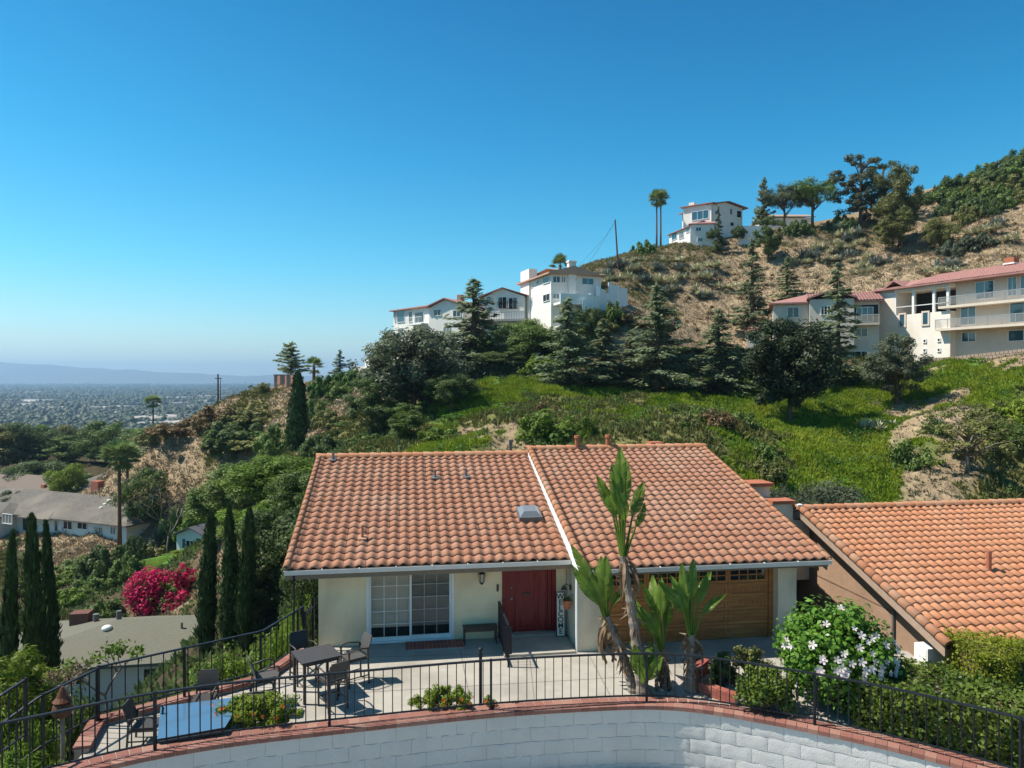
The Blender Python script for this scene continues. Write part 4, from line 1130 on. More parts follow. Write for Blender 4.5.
# ------------------------------------------------------------------ patio furniture
def chair(label, loc, rotz, seat_z, back_z, wd, mt, frame, group, wide_back=1.0, cat='chair', name='patio_chair'):
    """faces local +y"""
    t = thing(name, label, cat, loc, rotz, group); w2 = wd / 2; az = seat_z + .22
    b = MB(); b.box(-w2 + .02, w2 - .02, -w2 + .02, w2 - .01, seat_z - .03, seat_z + .015); b.build('seat', mt, t)
    b = MB(); n = 7
    for i in range(n):                              # curved, slightly raked back
        z0 = seat_z + .05 + (back_z - seat_z - .05) * i / n; z1 = seat_z + .05 + (back_z - seat_z - .05) * (i + 1) / n
        y0 = -w2 - .02 - .12 * (i / n) ** 1.4; y1 = -w2 - .02 - .12 * ((i + 1) / n) ** 1.4
        k = wide_back * (w2 - .02 if i < n - 1 else w2 - .05)
        b.add([(-k, y0, z0), (k, y0, z0), (k, y1, z1), (-k, y1, z1), (-k, y0 - .025, z0), (k, y0 - .025, z0), (k, y1 - .025, z1), (-k, y1 - .025, z1)],
              [(0, 1, 2, 3), (7, 6, 5, 4), (0, 3, 7, 4), (1, 5, 6, 2)] + ([(3, 2, 6, 7)] if i == n - 1 else []) + ([(0, 4, 5, 1)] if i == 0 else []))
    b.build('backrest', mt, t)
    for sx in (-1, 1):
        MB().tube([(sx * (w2 + .005), -w2 - .03, az - .02), (sx * (w2 + .02), 0, az + .03), (sx * (w2 + .015), w2 - .06, az + .02), (sx * w2, w2 - .01, az - .06)], .02, 6).build('armrest', frame, t, True)
        MB().bar((sx * (w2 - .02), w2 - .03, 0), (sx * (w2 - .01), w2 - .03, az - .04), .035).build('leg', frame, t)
        MB().bar((sx * (w2 - .02), -w2 - .06, 0), (sx * (w2 - .02), -w2 - .02, az), .035).build('leg', frame, t)
    zs = seat_z * .32; s = MB()
    for sx in (-1, 1): MB().bar((sx * (w2 - .02), -w2 - .04, zs), (sx * (w2 - .02), w2 - .03, zs), .022).build('stretcher', frame, t); s.bar((sx * (w2 - .02), -w2 - .03, seat_z - .05), (sx * (w2 - .02), w2 - .03, seat_z - .05), .03)
    MB().bar((-w2 + .03, w2 - .03, zs), (w2 - .03, w2 - .03, zs), .022).build('stretcher', frame, t)
    for yy in (w2 - .03, -w2 - .03): s.bar((-w2 + .02, yy, seat_z - .05), (w2 - .02, yy, seat_z - .05), .03)
    s.build('seat_frame', frame, t)
    return t


tc_ = Vector((-4.66, 16.86, 0)); ta = math.radians(33)
t = thing('bar_table', 'tall square slatted dark patio table between four bar chairs', 'table', tc_, ta)
b = MB(); n = 8
for i in range(n): b.box(-.45, .45, -.45 + .9 * i / n + .005, -.45 + .9 * (i + 1) / n - .005, .94, .97)
ring2 = [(-.45, .45, -.46, -.42), (-.45, .45, .42, .46)]
b.box(-.47, -.452, -.46, .46, .925, .972); b.box(.452, .47, -.46, .46, .925, .972)
b.build('tabletop', M['slat'], t)
a = MB(); a.box(-.4, .4, -.41, -.38, .86, .94); a.box(-.4, .4, .38, .41, .86, .94); a.box(-.41, -.38, -.38, .38, .86, .94); a.box(.38, .41, -.38, .38, .86, .94); a.build('apron', M['iron_rust'], t)
for i in (-1, 1):
    for j in (-1, 1): MB().box(i * .4 - .03, i * .4 + .03, j * .4 - .03, j * .4 + .03, 0, .94).build('leg', M['iron_rust'], t)
u_ = Vector((math.cos(ta), math.sin(ta), 0)); v_ = Vector((-math.sin(ta), math.cos(ta), 0))
for off, mt, lb in ((u_ * .95 + v_ * .08, 'sling', 'bar chair between the tall table and the sliding glass door'), (v_ * .86 - u_ * .05, 'wicker', 'black bar chair behind the tall table near the iron gate'),
                    (-u_ * 1.12 + v_ * .1, 'sling', 'bar chair beside the brick kerb, seen in profile next to the tall table'), (-v_ * .84 + u_ * .1, 'sling', 'bar chair between the tall table and the front railing, its back to us')):
    p = tc_ + off; dx = tc_ - p
    chair(lb, p, math.atan2(dx.y, dx.x) - PI / 2 + rnd.uniform(-.08, .08), .68, 1.14, .5, M[mt], M['iron_rust'], 'bar chairs around the tall patio table')
# low glass table, sky reflection put into its blue colour, and three woven chairs
gz = .44
q = [P(0, 0, 1)] * 4
q = [G(155.8, 741, gz), G(224, 729, gz), G(243.5, 697.5, gz), G(159.5, 708, gz)]
gc = sum(q, Vector()) / 4; gc.z = 0
t = thing('glass_table', 'low table with glass top coloured like reflected blue sky beside the orange-flowered shrub', 'table', gc)
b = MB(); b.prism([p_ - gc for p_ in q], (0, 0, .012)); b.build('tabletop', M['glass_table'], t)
fr_ = MB()
for i in range(4): fr_.bar((q[i] - gc) * .97 - Vector((0, 0, .02)), (q[(i + 1) % 4] - gc) * .97 - Vector((0, 0, .02)), .035, .03)
fr_.build('frame', M['iron_rust'], t)
for p_ in q: c = (p_ - gc) * .9; MB().bar((c.x, c.y, 0), (c.x, c.y, gz - .02), .04).build('leg', M['iron_rust'], t)
for pos, rot, mt, lb in ((G(203, 716, 0), PI + .15, 'wicker', 'woven chair behind the low blue glass table against the brick kerb'), (G(146, 743, 0), -1.45, 'wicker', 'dark woven chair in profile next to the railing post, at the blue glass table'),
                         (G(258, 716, 0), 1.75, 'sling', 'woven chair between the blue glass table and the bar chairs')):
    chair(lb, pos, rot, .38, .86, .5, M[mt], M['iron_rust'], 'woven chairs around the blue glass table')

# clay lantern on a post by the garden steps
lp = P(61, 717, 13.9)
t = thing('clay_lantern', 'brown glazed clay lantern with pointed roof on a post by the steps', 'lantern', lp)
b = MB(); b.tube([(0, 0, 0), (0, 0, .04), (0, 0, .14), (0, 0, .26), (0, 0, .33)], [.14, .2, .225, .2, .15], 14); b.build('body', M['clay_brown'], t, True)
b = MB(); b.tube([(0, 0, .33), (0, 0, .36), (0, 0, .45), (0, 0, .6), (0, 0, .68)], [.16, .21, .13, .07, .03], 14); b.build('roof', M['clay_brown'], t)
MB().tube([(0, 0, -2.6), (0, 0, 0.02)], .05, 8).build('post', M['bark_grey'], t); t.scale = (.84, .84, .84)
# low brick planter walls to the right of the big plants
t = thing('brick_planter', 'low stepped red brick planter wall between the tall plants and the shrubs', 'planter', (0, 0, 0))
b = MB(); k2 = MB()
def bricks(p, q_, z, courses):
    d = (q_ - p); L_ = d.length; d.normalize(); nn = Vector((-d.y, d.x, 0)); n_ = max(1, int(L_ / .22))
    b = MB()
    for c in range(courses):
        for i in range(n_): b.obox(p + d * (L_ * (i + .5) / n_) + Vector((0, 0, z + .04 + c * .085)), d * (L_ / n_ / 2 - .005), nn * .1, (0, 0, .037))
    k2 = MB(); k2.obox((p + q_) / 2 + Vector((0, 0, z + courses * .0425 - .01)), d * L_ / 2, nn * .09, (0, 0, courses * .0425 - .006)); o_ = b.build('bricks', M['brick'], t); k2.build('mortar', M['mortar'], o_)
bricks(G(694, 690, 0), G(738, 706, 0), 0, 3); bricks(G(694, 690, 0) + Vector((.02, .3, 0)), G(706, 672, 0), 0, 4); bricks(G(712, 672, 0), G(742, 688, 0), 0, 3)


# ------------------------------------------------------------------ neighbouring roof on the right
E0 = P(946, 647, 18.0)
nb_ = thing('brown_stucco_house', 'neighbouring brown stucco house with orange clay tile roof and long sloping gable edge', 'house', E0, HA)
RUN, RISE, WID = 6.75, 2.24, 14.0
w = MB(); w.box(.55, WID - .5, .5, .7, -3.6, -.12); w.box(.55, .75, .7, 2 * RUN - .5, -3.6, 0); w.prism([(.55, .5, -.05), (.55, 2 * RUN - .5, -.05), (.55, 2 * RUN - .5, .05), (.55, RUN, RISE - .15), (.55, .5, .05)], (.2, 0, 0))
w.build('wall', M['neighbour'], nb_)
w = MB(); w.prism([(.06, .04, -.1), (.06, RUN, RISE - .1), (.06, 2 * RUN, -.1), (.06, 2 * RUN, 0), (.06, RUN, RISE), (.06, .04, 0)], (WID, 0, 0)); w.build('roof_deck', M['underlay'], nb_)
tile_roof('roof', (0, 0, 0), (WID, 0, 0), (0, RUN, RISE), (WID, RUN, RISE), 49, 21, M['tile_orange'], nb_, 7)
tile_roof('roof', (WID, 2 * RUN, 0), (0, 2 * RUN, 0), (WID, RUN, RISE), (0, RUN, RISE), 52, 20, M['tile_orange'], nb_, 8)
barrel_row('ridge_tiles', (-.15, RUN, RISE + .05), (WID, RUN, RISE + .05), .12, .38, M['tile_ridge'], nb_)
barrel_row('rake_tiles', (.05, -.06, .05), (.05, RUN, RISE + .05), .13, .36, M['tile_ridge'], nb_)
w = MB(); w.prism([(-.0, .0, -.28), (-.0, RUN, RISE - .28), (-.0, RUN, RISE - .02), (-.0, .0, -.02)], (.045, 0, 0)); w.build('rake_board', mat('rake_paint', (.40, .29, .22), (.33, .24, .18), 5, .8), nb_); w = MB(); w.prism([(-.0, 2 * RUN, -.28), (-.0, 2 * RUN, -.02), (-.0, RUN + .002, RISE - .02), (-.0, RUN + .002, RISE - .28)], (.045, 0, 0))
w.build('rake_board', mat('rake_paint', (.40, .29, .22), (.33, .24, .18), 5, .8), nb_)
w = MB(); w.obox((-.02, RUN, RISE + .15), (.1, 0, 0), (0, .1, 0), (0, 0, .05)); w.build('ridge_mortar', M['white'], nb_)
w = MB(); w.tube([(.5, 2.6, .25), (.5, 2.6, -3)], .045, 8); w.build('downpipe', M['lead'], nb_)
w = MB(); w.box(-.06, .55, .55, 1.05, -.72, -.28); ring(w, 0, 0, 0, 0, 0, 0, 0)
w = MB(); w.box(.0, .55, .6, 1.1, -.75, -.3); w.box(-.012, .0, .64, 1.06, -.71, -.34)
for i in range(6): w.box(-.024, -.012, .66, 1.04, -.7 + i * .06, -.675 + i * .06)
w.build('air_conditioner', M['white'], nb_)
w = MB(); w.tube([(3.9, 2.9, .9), (3.9, 2.9, 1.6)], .07, 8); w.build('roof_vent', M['terracotta'], nb_)
w = MB(); w.tube([(6.9, 4.2, 1.3), (6.9, 4.2, 1.95)], .07, 8); w.obox((6.9, 4.05, 1.42), (.2, 0, 0), (0, .2, .066), (0, -.004, .012)); w.build('roof_vent', M['terracotta'], nb_)
w = MB(); w.obox((-1.0, RUN + 1.2, RISE + .3), (.36, 0, 0), (0, .36, 0), (0, 0, .42)); w.obox((-.55, RUN + .4, RISE - .1), (.36, 0, 0), (0, .3, 0), (0, 0, .3)); w.box(-1.5, .5, RUN + .2, RUN + 1.6, RISE - 2.5, RISE - .4)
ch_ = w.build('chimney', M['stucco_grey'], nb_)
w = MB(); w.obox((-1.0, RUN + 1.2, RISE + .78), (.46, 0, 0), (0, .46, 0), (0, 0, .06)); w.obox((-.55, RUN + .4, RISE + .26), (.44, 0, 0), (0, .38, 0), (0, 0, .06)); w.build('cap', M['terracotta'], ch_)


# ------------------------------------------------------------------ houses farther off
class Fr:
    """a facade line from A to B (picture column, distance)"""
    def __init__(s, a, b):
        s.A = Vector(((a[0] - CX) / FL * a[1], a[1])); B = Vector(((b[0] - CX) / FL * b[1], b[1]))
        s.u = (B - s.A); s.L = s.u.length; s.u.normalize(); s.n = Vector((s.u.y, -s.u.x))
    def s_of(s, px, off=0):
        A = s.A + s.n * off; k = (px - CX) / FL
        return (k * A.y - A.x) / (s.u.x - k * s.u.y)
    def w(s, sv, off=0, z=0):
        q = s.A + s.u * sv + s.n * off; return Vector((q.x, q.y, z))
    def z(s, px, py, off=0):
        return CH - (py - CY) / FL * s.w(s.s_of(px, off), off).y
    def D(s, px): return s.w(s.s_of(px)).y
    def box(s, mb, s0, s1, d0, d1, z0, z1):
        c = s.w((s0 + s1) / 2, -(d0 + d1) / 2, (z0 + z1) / 2); U = Vector((s.u.x, s.u.y, 0)); Nn = Vector((s.n.x, s.n.y, 0))
        return mb.obox(c, U * (s1 - s0) / 2, Nn * (d1 - d0) / 2, (0, 0, (z1 - z0) / 2))
    def roof(s, mb, s0, s1, d0, d1, z, rise, ov=.5, kind='gu', th=.2, hipl=None):
        s0 -= ov; s1 += ov; d0 -= ov; d1 += ov; w_ = lambda a, d, zz: s.w(a, -d, zz); dm = (d0 + d1) / 2; sm = (s0 + s1) / 2
        b_ = [w_(s0, d0, z), w_(s1, d0, z), w_(s1, d1, z), w_(s0, d1, z)]; t_ = [p_ + Vector((0, 0, th)) for p_ in b_]
        if kind in ('gu', 'gn'):
            if kind == 'gn': pr = [w_(a, d0, zz) for a, zz in ((s0, z), (s0, z + th), (sm, z + th + rise), (s1, z + th), (s1, z), (sm, z + rise))]; ex = w_(s0, d1, 0) - w_(s0, d0, 0)
            else: pr = [w_(s0, a, zz) for a, zz in ((d0, z), (d0, z + th), (dm, z + th + rise), (d1, z + th), (d1, z), (dm, z + rise))]; ex = w_(s1, d0, 0) - w_(s0, d0, 0)
            for i_ in (0, 1):
                a_, b2, c_, d_ = [(pr[0], pr[1], pr[2], pr[5]), (pr[5], pr[2], pr[3], pr[4])][i_]; mb.prism([a_, b2, c_, d_], tuple(ex))
            return mb
        if kind == 'gu': r = [w_(s0, dm, z + th + rise), w_(s1, dm, z + th + rise)]
        elif kind == 'gn': r = [w_(sm, d0, z + th + rise), w_(sm, d1, z + th + rise)]
        else: k = hipl if hipl is not None else (d1 - d0) / 2; r = [w_(s0 + (k if kind in ('hip', 'hl') else 0), dm, z + th + rise), w_(s1 - (k if kind in ('hip', 'hr') else 0), dm, z + th + rise)]
        f_ = [(3, 2, 1, 0), (0, 1, 5, 4), (1, 2, 6, 5), (2, 3, 7, 6), (3, 0, 4, 7)]
        f_ += [(4, 5, 9, 8), (5, 6, 9), (6, 7, 8, 9), (7, 4, 8)] if kind != 'gn' else [(4, 5, 8), (5, 6, 9, 8), (6, 7, 9), (7, 4, 8, 9)]
        return mb.add(b_ + t_ + r, f_)
    def tiles(s, parent, s0, s1, d0, d1, z, rise, ov, mt, th=.2, seed=0, sp=.3):
        s0 -= ov; s1 += ov; d0 -= ov; d1 += ov; dm = (d0 + d1) / 2
        o = tile_roof('roof_tiles', s.w(s0, -d0, z + th), s.w(s1, -d0, z + th), s.w(s0, -dm, z + th + rise), s.w(s1, -dm, z + th + rise), max(2, int((s1 - s0) / sp)), max(2, int((dm - d0) / .45)), mt, parent, seed)
        o.location = -parent.location; return o
    def win(s, parent, px0, px1, py0, py1, cols=2, off=0, frame=None, glass=None, rows=1, fw=.07, name='window'):
        frame = frame or M['white']; glass = glass or M[rnd.choice(['glass', 'glass', 'glass_blue', 'curtain'])]
        a = s.s_of(px0, off); b_ = s.s_of(px1, off); pm = (px0 + px1) / 2; z1 = s.z(pm, py0, off); z0 = s.z(pm, py1, off)
        U = Vector((s.u.x, s.u.y, 0)); Nn = Vector((s.n.x, s.n.y, 0)); mb = MB()
        bx = lambda x0, x1, y0, y1, h0, h1: mb.obox(s.w((x0 + x1) / 2, off + (y0 + y1) / 2, (h0 + h1) / 2), U * (x1 - x0) / 2, Nn * (y1 - y0) / 2, (0, 0, (h1 - h0) / 2))
        bx(a, b_, 0, .09, z1 - fw, z1); bx(a, b_, 0, .12, z0, z0 + fw); bx(a, a + fw, 0, .09, z0 + fw, z1 - fw); bx(b_ - fw, b_, 0, .09, z0 + fw, z1 - fw)
        for i in range(1, cols): x = a + (b_ - a) * i / cols; bx(x - .03, x + .03, 0.02, .08, z0 + fw, z1 - fw)
        for i in range(1, rows): zz = z0 + (z1 - z0) * i / rows; bx(a + fw, b_ - fw, .025, .075, zz - .025, zz + .025)
        o = mb.build(name, frame, parent); o.location = -parent.location
        g = MB().obox(s.w((a + b_) / 2, off + .03, (z0 + z1) / 2), U * ((b_ - a) / 2 - fw * .8), Nn * .012, (0, 0, (z1 - z0) / 2 - fw * .8)).build('pane', glass, o)
        return o


def part(mb, name, mt, parent, smooth=False):
    o = mb.build(name, mt, parent, smooth); o.location = -parent.location; return o


def bld(name, label, fr, px, py, cat='house', group=None):
    p = fr.w(fr.s_of(px), 0, fr.z(px, py)); return thing(name, label, cat, p, 0, group)


# --- long condominium on the right: shaded wing and sunlit wing
fa = Fr((773, 91), (879, 87)); zb = 9.0
ca_ = bld('apartment_house', 'beige apartment house with two low gables behind the tall bare conifer', fa, 825, 362, 'apartment house')
w = MB(); z1 = fa.z(800, 304); fa.box(w, 0, fa.L, 0, 9, zb - 1, z1); sb0, sb1 = fa.s_of(809), fa.s_of(853); zb1 = fa.z(825, 300)
fa.box(w, sb0, sb1, -.9, 0, zb + 2.4, zb1); part(w, 'wall', M['beige_house'], ca_)
w = MB(); fa.roof(w, 0, fa.L, 0, 9, z1, 1.5, .5, 'hl'); fa.roof(w, sb0, sb1, -.9, 4, zb1, 1.0, .35, 'gn'); fa.roof(w, -3.2, -1.6, 1, 4, z1 - 3.4, .6, .3, 'hip'); part(w, 'roof', M['tile_pink'], ca_)
fa.tiles(ca_, 4.6, fa.L, 0, 9, z1, 1.5, .5, M['tile_pink'], seed=4, sp=.34)
w = MB(); fa.box(w, -3.2, -1.4, 1, 4, zb - 1, z1 - 3.4); part(w, 'porch', M['beige_house'], ca_)
for r in ((787, 799, 307, 318), (854.5, 867.5, 328, 337), (854.5, 867.5, 351, 360.5)): fa.win(ca_, *r, glass=M['glass'])
for r in ((820.5, 830.5, 306, 315),): fa.win(ca_, *r, cols=3, off=.9)
for r in ((812, 830, 327, 336), (812, 830, 349, 360)): fa.win(ca_, *r, cols=3, off=.0)
w = MB(); s0, s1 = fa.s_of(852), fa.s_of(878); zt_, zm = fa.z(865, 305), fa.z(865, 323.5)
fa.box(w, s0, s1, .02, -.02, zm, zt_); o = part(w, 'loggia_shade', M['unlit_dark'], ca_)  # flat dark panel painted as the shade of the recessed balcony
fa.win(ca_, 856, 873, 307, 322, cols=3, off=.04, glass=M['glass_blue'])
w = MB(); fa.box(w, s0, s1, -1.1, 0, zm - .25, zm); fa.box(w, s0, s1, -1.1, -1.05, zm + .95, zm + 1.02)
for i in range(28): x = s0 + (s1 - s0) * i / 27; fa.box(w, x - .02, x + .02, -1.09, -1.06, zm, zm + .95)
part(w, 'balcony', M['beige_house'], ca_)

fb = Fr((879, 90), (1024, 74.5)); fb2 = fb
cb_ = bld('sunlit_apartment_house', 'long white and tan apartment house with pink tiled roof and balconies above the grassy slope', fb, 950, 356, 'apartment house')
zb = 9.2; ze = fb.z(885, 291); sC = fb.s_of(950); sE = fb.s_of(1120); sD = fb.s_of(935)
w = MB(); fb.box(w, 0, sC, .0, 10, zb - 1, ze - 3.2); fb.box(w, 0, fb.s_of(894), 0, 10, ze - 3.2, ze); fb.box(w, 0, sC + 1, 4.2, 10, ze - 3.2, ze); fb.box(w, 0, sC, 0, 10, ze - .35, ze)
part(w, 'wall', M['cream_wall'], cb_)
w = MB(); fb.box(w, sC, sE, 1.0, 10, zb - 1, ze); part(w, 'wall', M['beige_house'], cb_)
w = MB(); fb.roof(w, 0, sE, 0, 10, ze, 1.7, .6, 'hl'); sg0, sg1 = fb.s_of(888), fb.s_of(905); fb.roof(w, sg0, sg1, -.3, 3, ze + .05, .9, .3, 'gn'); part(w, 'roof', M['tile_pink'], cb_)
fb.tiles(cb_, 5.2, sE, 0, 10, ze, 1.7, .6, M['tile_pink'], seed=5, sp=.34)
w = MB(); lz0, lz1 = ze - 3.2, ze - .35; s0 = fb.s_of(894.5)
for x in (s0, fb.s_of(912.5), fb.s_of(933), fb.s_of(947)): fb.box(w, x - .14, x + .14, .02, .3, lz0, lz1)
fb.box(w, s0, sC, .05, .12, lz0 + .95, lz0 + 1.03); part(w, 'loggia_posts', M['white'], cb_)
w = MB(); fb.box(w, s0, sC, 4.1, 4.18, lz0, lz1); part(w, 'loggia_back', M['unlit_dark'], cb_)  # added sheet before the cream wall; the loggia's shade is its dark colour
for r in ((898.5, 906, 313, 327.5), (921.5, 929.5, 311, 326)): fb.win(cb_, *r, cols=1, fw=.2, glass=M['glass_blue'], frame=M['beige_house'])
for px, py in ((913.5, 341.5), (924.8, 341), (939, 340), (924.8, 350.5), (939, 350)): fb.win(cb_, px - 1.8, px + 1.8, py - 2, py + 2, cols=1, fw=.09, glass=M['unlit_dark'], name='vent_grille')
for r in ((975, 994, 281, 299), (1007.5, 1017, 277, 296), (1020, 1036, 275, 295), (960.5, 976, 305.5, 325), (1009.5, 1040, 301, 322), (961.5, 976, 332, 342), (1008, 1040, 329.5, 341)): fb.win(cb_, *r, cols=2, off=-1.0, glass=M['glass_blue'])
for py, dpt in ((305.3, 1.4), (328, 1.9)):
    zd = fb.z(945, py, 1.0); w = MB(); a0 = sC - 1.2; fb.box(w, a0, sE, -dpt + 1, 1.0, zd - .28, zd); part(w, 'balcony_deck', M['beige_house'], cb_)
    w = MB(); fb.box(w, a0, sE, -dpt + 1.02, -dpt + 1.07, zd + .98, zd + 1.05); k = int((sE - a0) / 1.4)
    for i in range(k + 1): x = a0 + (sE - a0) * i / k; fb.box(w, x - .025, x + .025, -dpt + 1.02, -dpt + 1.07, zd, zd + 1)
    rl = part(w, 'balcony_rail', M['grey_metal'], cb_)
    w = MB(); fb.box(w, a0, sE, -dpt + 1.04, -dpt + 1.05, zd + .08, zd + .98); fb.box(w, a0, a0 + .02, -dpt + 1.08, 1, zd + .08, zd + .98); o = w.build('mesh_panel', glassmat('rail_mesh', (.42, .42, .40), .5, .3, .80), rl)
for px in (976, 989, 1003): pass
w = MB(); sx_ = fb.s_of(985); fb.box(w, sx_ - .5, sx_ + .5, 4.2, 5.2, ze, ze + 2.6); o = part(w, 'chimney', M['terracotta'], cb_)
w = MB(); fb.box(w, sx_ - .62, sx_ + .62, 4.1, 5.3, ze + 1.85, ze + 2.0); w.build('cap', M['white'], o)
# stepped block wall under it
t = thing('retaining_wall', 'stepped tan block retaining wall under the white apartment house', 'retaining wall', (0, 0, 0))
w = MB(); cA, cB = P(905, 366, 84.3), P(1060, 350, 69.6)
dW = (cB - cA).normalized(); nW = Vector((dW.y, -dW.x, 0)) * -1
for i in range(38):
    q = cA.lerp(cB, (i + .5) / 38); top = q.z + (.55 if i > 6 else -1.2 + i * .25)
    for c in range(4): w.obox(Vector((q.x, q.y, top - .2 - c * .34)) + dW * (.22 * (c % 2)) - nW * c * .1, dW * .19, nW * .12, (0, 0, .145))
w.build('blocks', M['boundary'], t)

# --- three white houses on the middle ridge
f1 = Fr((429, 104), (463, 101)); w1 = bld('white_house', 'white stucco house with low gable at the tip of the ridge', f1, 446, 345)
w = MB(); zg = 7; ze = f1.z(446, 307); f1.box(w, 0, f1.L, 0, 9, zg, ze); w.prism([f1.w(0, 0, ze), f1.w(f1.L, 0, ze), f1.w(f1.L * .48, 0, ze + 1.05)], tuple(f1.w(0, -9) - f1.w(0, 0)))
fl_ = Fr((393.5, 111), (429, 104)); zl = fl_.z(410, 309.5); fl_.box(w, 0, fl_.L, 0, 6, zg, zl); part(w, 'wall', M['white_house'], w1)
w = MB(); f1.roof(w, 0, f1.L, 0, 9, ze, 1.15, .5, 'gn', .15); fl_.roof(w, 0, fl_.L, 0, 6, zl, .7, .5, 'hl', .15); part(w, 'roof', M['tile_pink'], w1)
for r in ((434, 441.5, 309.5, 316), (453, 461, 310, 317), (443.5, 450.5, 326.5, 336)): f1.win(w1, *r)
for r in ((397.5, 405, 310.5, 322.5), (415, 424, 312, 323), (394.8, 396.3, 311, 322), (409, 413, 311.5, 322)): fl_.win(w1, *r, cols=1)
for r in ((398, 404, 328, 338),): fl_.win(w1, *r, cols=1)
w = MB(); a0, a1 = fl_.s_of(413), fl_.s_of(428); zd = fl_.z(420, 324); fl_.box(w, a0, a1, -1.2, 0, zd - .2, zd); fl_.box(w, a0, a1, -1.2, -1.14, zd + .9, zd + .96)
for i in range(12): x = a0 + (a1 - a0) * i / 11; fl_.box(w, x - .02, x + .02, -1.19, -1.15, zd, zd + .9)
part(w, 'balcony', M['white'], w1)
w = MB(); f1.box(w, 2.2, 3.0, 4, 4.8, ze, ze + 2.2); part(w, 'chimney', M['tile_pink'], w1)

f2 = Fr((483, 100), (524, 98)); w2_ = bld('white_house', 'white gabled house with dark red roof edge and two tall windows', f2, 503, 322)
w = MB(); ze = f2.z(503, 297); f2.box(w, 0, f2.L, 0, 8, 10, ze); w.prism([f2.w(0, 0, ze), f2.w(f2.L, 0, ze), f2.w(f2.L * .45, 0, ze + 1.2)], tuple(f2.w(0, -8) - f2.w(0, 0))); part(w, 'wall', M['white_house'], w2_)
w = MB(); f2.roof(w, -.2, f2.L + .2, 0, 8, ze, 1.2, .45, 'gn', .12); part(w, 'roof', M['tile_pink'], w2_)
for r in ((486.5, 490.5, 296.5, 304.5), (498, 507, 297, 309), (508.5, 517.5, 297.5, 309.5)): f2.win(w2_, *r)
w = MB(); zd = f2.z(503, 320); f2.box(w, -1, f2.L + .5, -1.5, 0, zd - .3, zd); f2.box(w, -1, f2.L + .5, -1.5, -1.44, zd + .9, zd + .97)
for i in range(22): x = -1 + (f2.L + 1.5) * i / 21; f2.box(w, x - .03, x + .03, -1.49, -1.45, zd, zd + .9)
part(w, 'balcony', M['grey_metal'], w2_)
for px in (498, 508.5):
    w = MB(); a0, a1 = f2.s_of(px), f2.s_of(px + 9.5); zd = f2.z(503, 309.5)
    for i in range(9): x = a0 + (a1 - a0) * i / 8; f2.box(w, x - .025, x + .025, -.3, -.26, zd, zd + 1)
    f2.box(w, a0, a1, -.31, -.25, zd + .97, zd + 1.04); part(w, 'window_rail', M['iron'], w2_)

f3 = Fr((551, 91), (601, 93.35)); f3l = Fr((523, 101), (551, 91)); w3 = bld('large_white_house', 'large white stucco house with two chimneys and terraces on the ridge', f3, 575, 325)
w = MB(); ze = f3.z(575, 275.5); f3.box(w, 0, f3.L, 0, 11, 9, ze); part(w, 'wall', M['white_house'], w3)
zl = f3l.z(540, 277); w = MB(); f3l.box(w, -.3, f3l.L - .03, .02, 6, 9, ze + .02); part(w, 'wall', M['white_house'], w3)
w = MB(); f3.roof(w, 0, f3.L, 0, 11, ze, 1.4, .6, 'hip', .2); f3l.roof(w, 0, f3l.L + .2, 0, 6, ze + .03, .9, .5, 'hl', .2); part(w, 'roof', mat('tan_roof', (.50, .32, .23), (.42, .26, .18), 3, .9), w3)
for r in ((528, 533, 282, 289), (537, 539.5, 280, 284), (543.5, 550, 277, 283.5), (528, 533, 298, 305.5), (543.5, 550, 294, 301.5)): f3l.win(w3, *r)
for r in ((552.5, 560, 276, 283), (561, 565.5, 276.5, 283), (581.5, 593.5, 278, 285), (552.5, 559.5, 293.5, 299), (561, 565.5, 294, 299), (574, 580, 294, 300)): f3.win(w3, *r)
w = MB(); a0, a1 = f3.s_of(567.5), f3.s_of(574.5); f3.box(w, a0, a1, -.5, .2, 10, f3.z(571, 261)); f3.box(w, a0 - .1, a1 + .1, -.6, .3, f3.z(571, 263), f3.z(571, 262)); part(w, 'chimney', M['white_house'], w3)
w = MB(); a0, a1 = f3l.s_of(522.5), f3l.s_of(531); f3l.box(w, a0, a1, -.3, .9, 9, f3l.z(527, 270.5)); part(w, 'chimney', M['white_house'], w3)
w = MB(); zd = f3.z(570, 304); a0, a1 = f3.s_of(553), f3.s_of(583); f3.box(w, a0, a1, -2.4, 0, zd - .3, zd); f3.box(w, a0, a1, -2.4, -2.2, zd, zd + 1.0); part(w, 'terrace', M['white'], w3); w = MB(); f3.box(w, a0, a1, -2.3, 0, 9, zd - 3); part(w, 'terrace_base', M['white_house'], w3)
w = MB(); 
for px0, px1, yt, D in ((584, 591, 303, 89.5), (591, 598, 296, 90.5), (598, 604, 289, 92), (604, 612, 293, 93), (610, 618, 285, 94.5), (618, 627, 288, 96)):
    p, q = P(px0, yt, D), P(px1, yt, D + .8); zb_ = min(h(p.x, p.y), h(q.x, q.y)) - .5; w.obox(((p.x + q.x) / 2, (p.y + q.y) / 2, (p.z + zb_) / 2), (q - p) / 2, (0, .2, 0), (0, 0, (p.z - zb_) / 2))
    w.obox((p.x, p.y, (p.z + .35 + zb_) / 2), (.24, 0, 0), (0, .24, 0), (0, 0, (p.z + .35 - zb_) / 2))
part(w, 'stair_wall', M['white'], w3)
w = MB(); f3.roof(w, f3.s_of(580), f3.s_of(601), 5, 10, ze + .9, 1.0, .4, 'hip', .1); part(w, 'upper_roof', M['tile_pink'], w3)

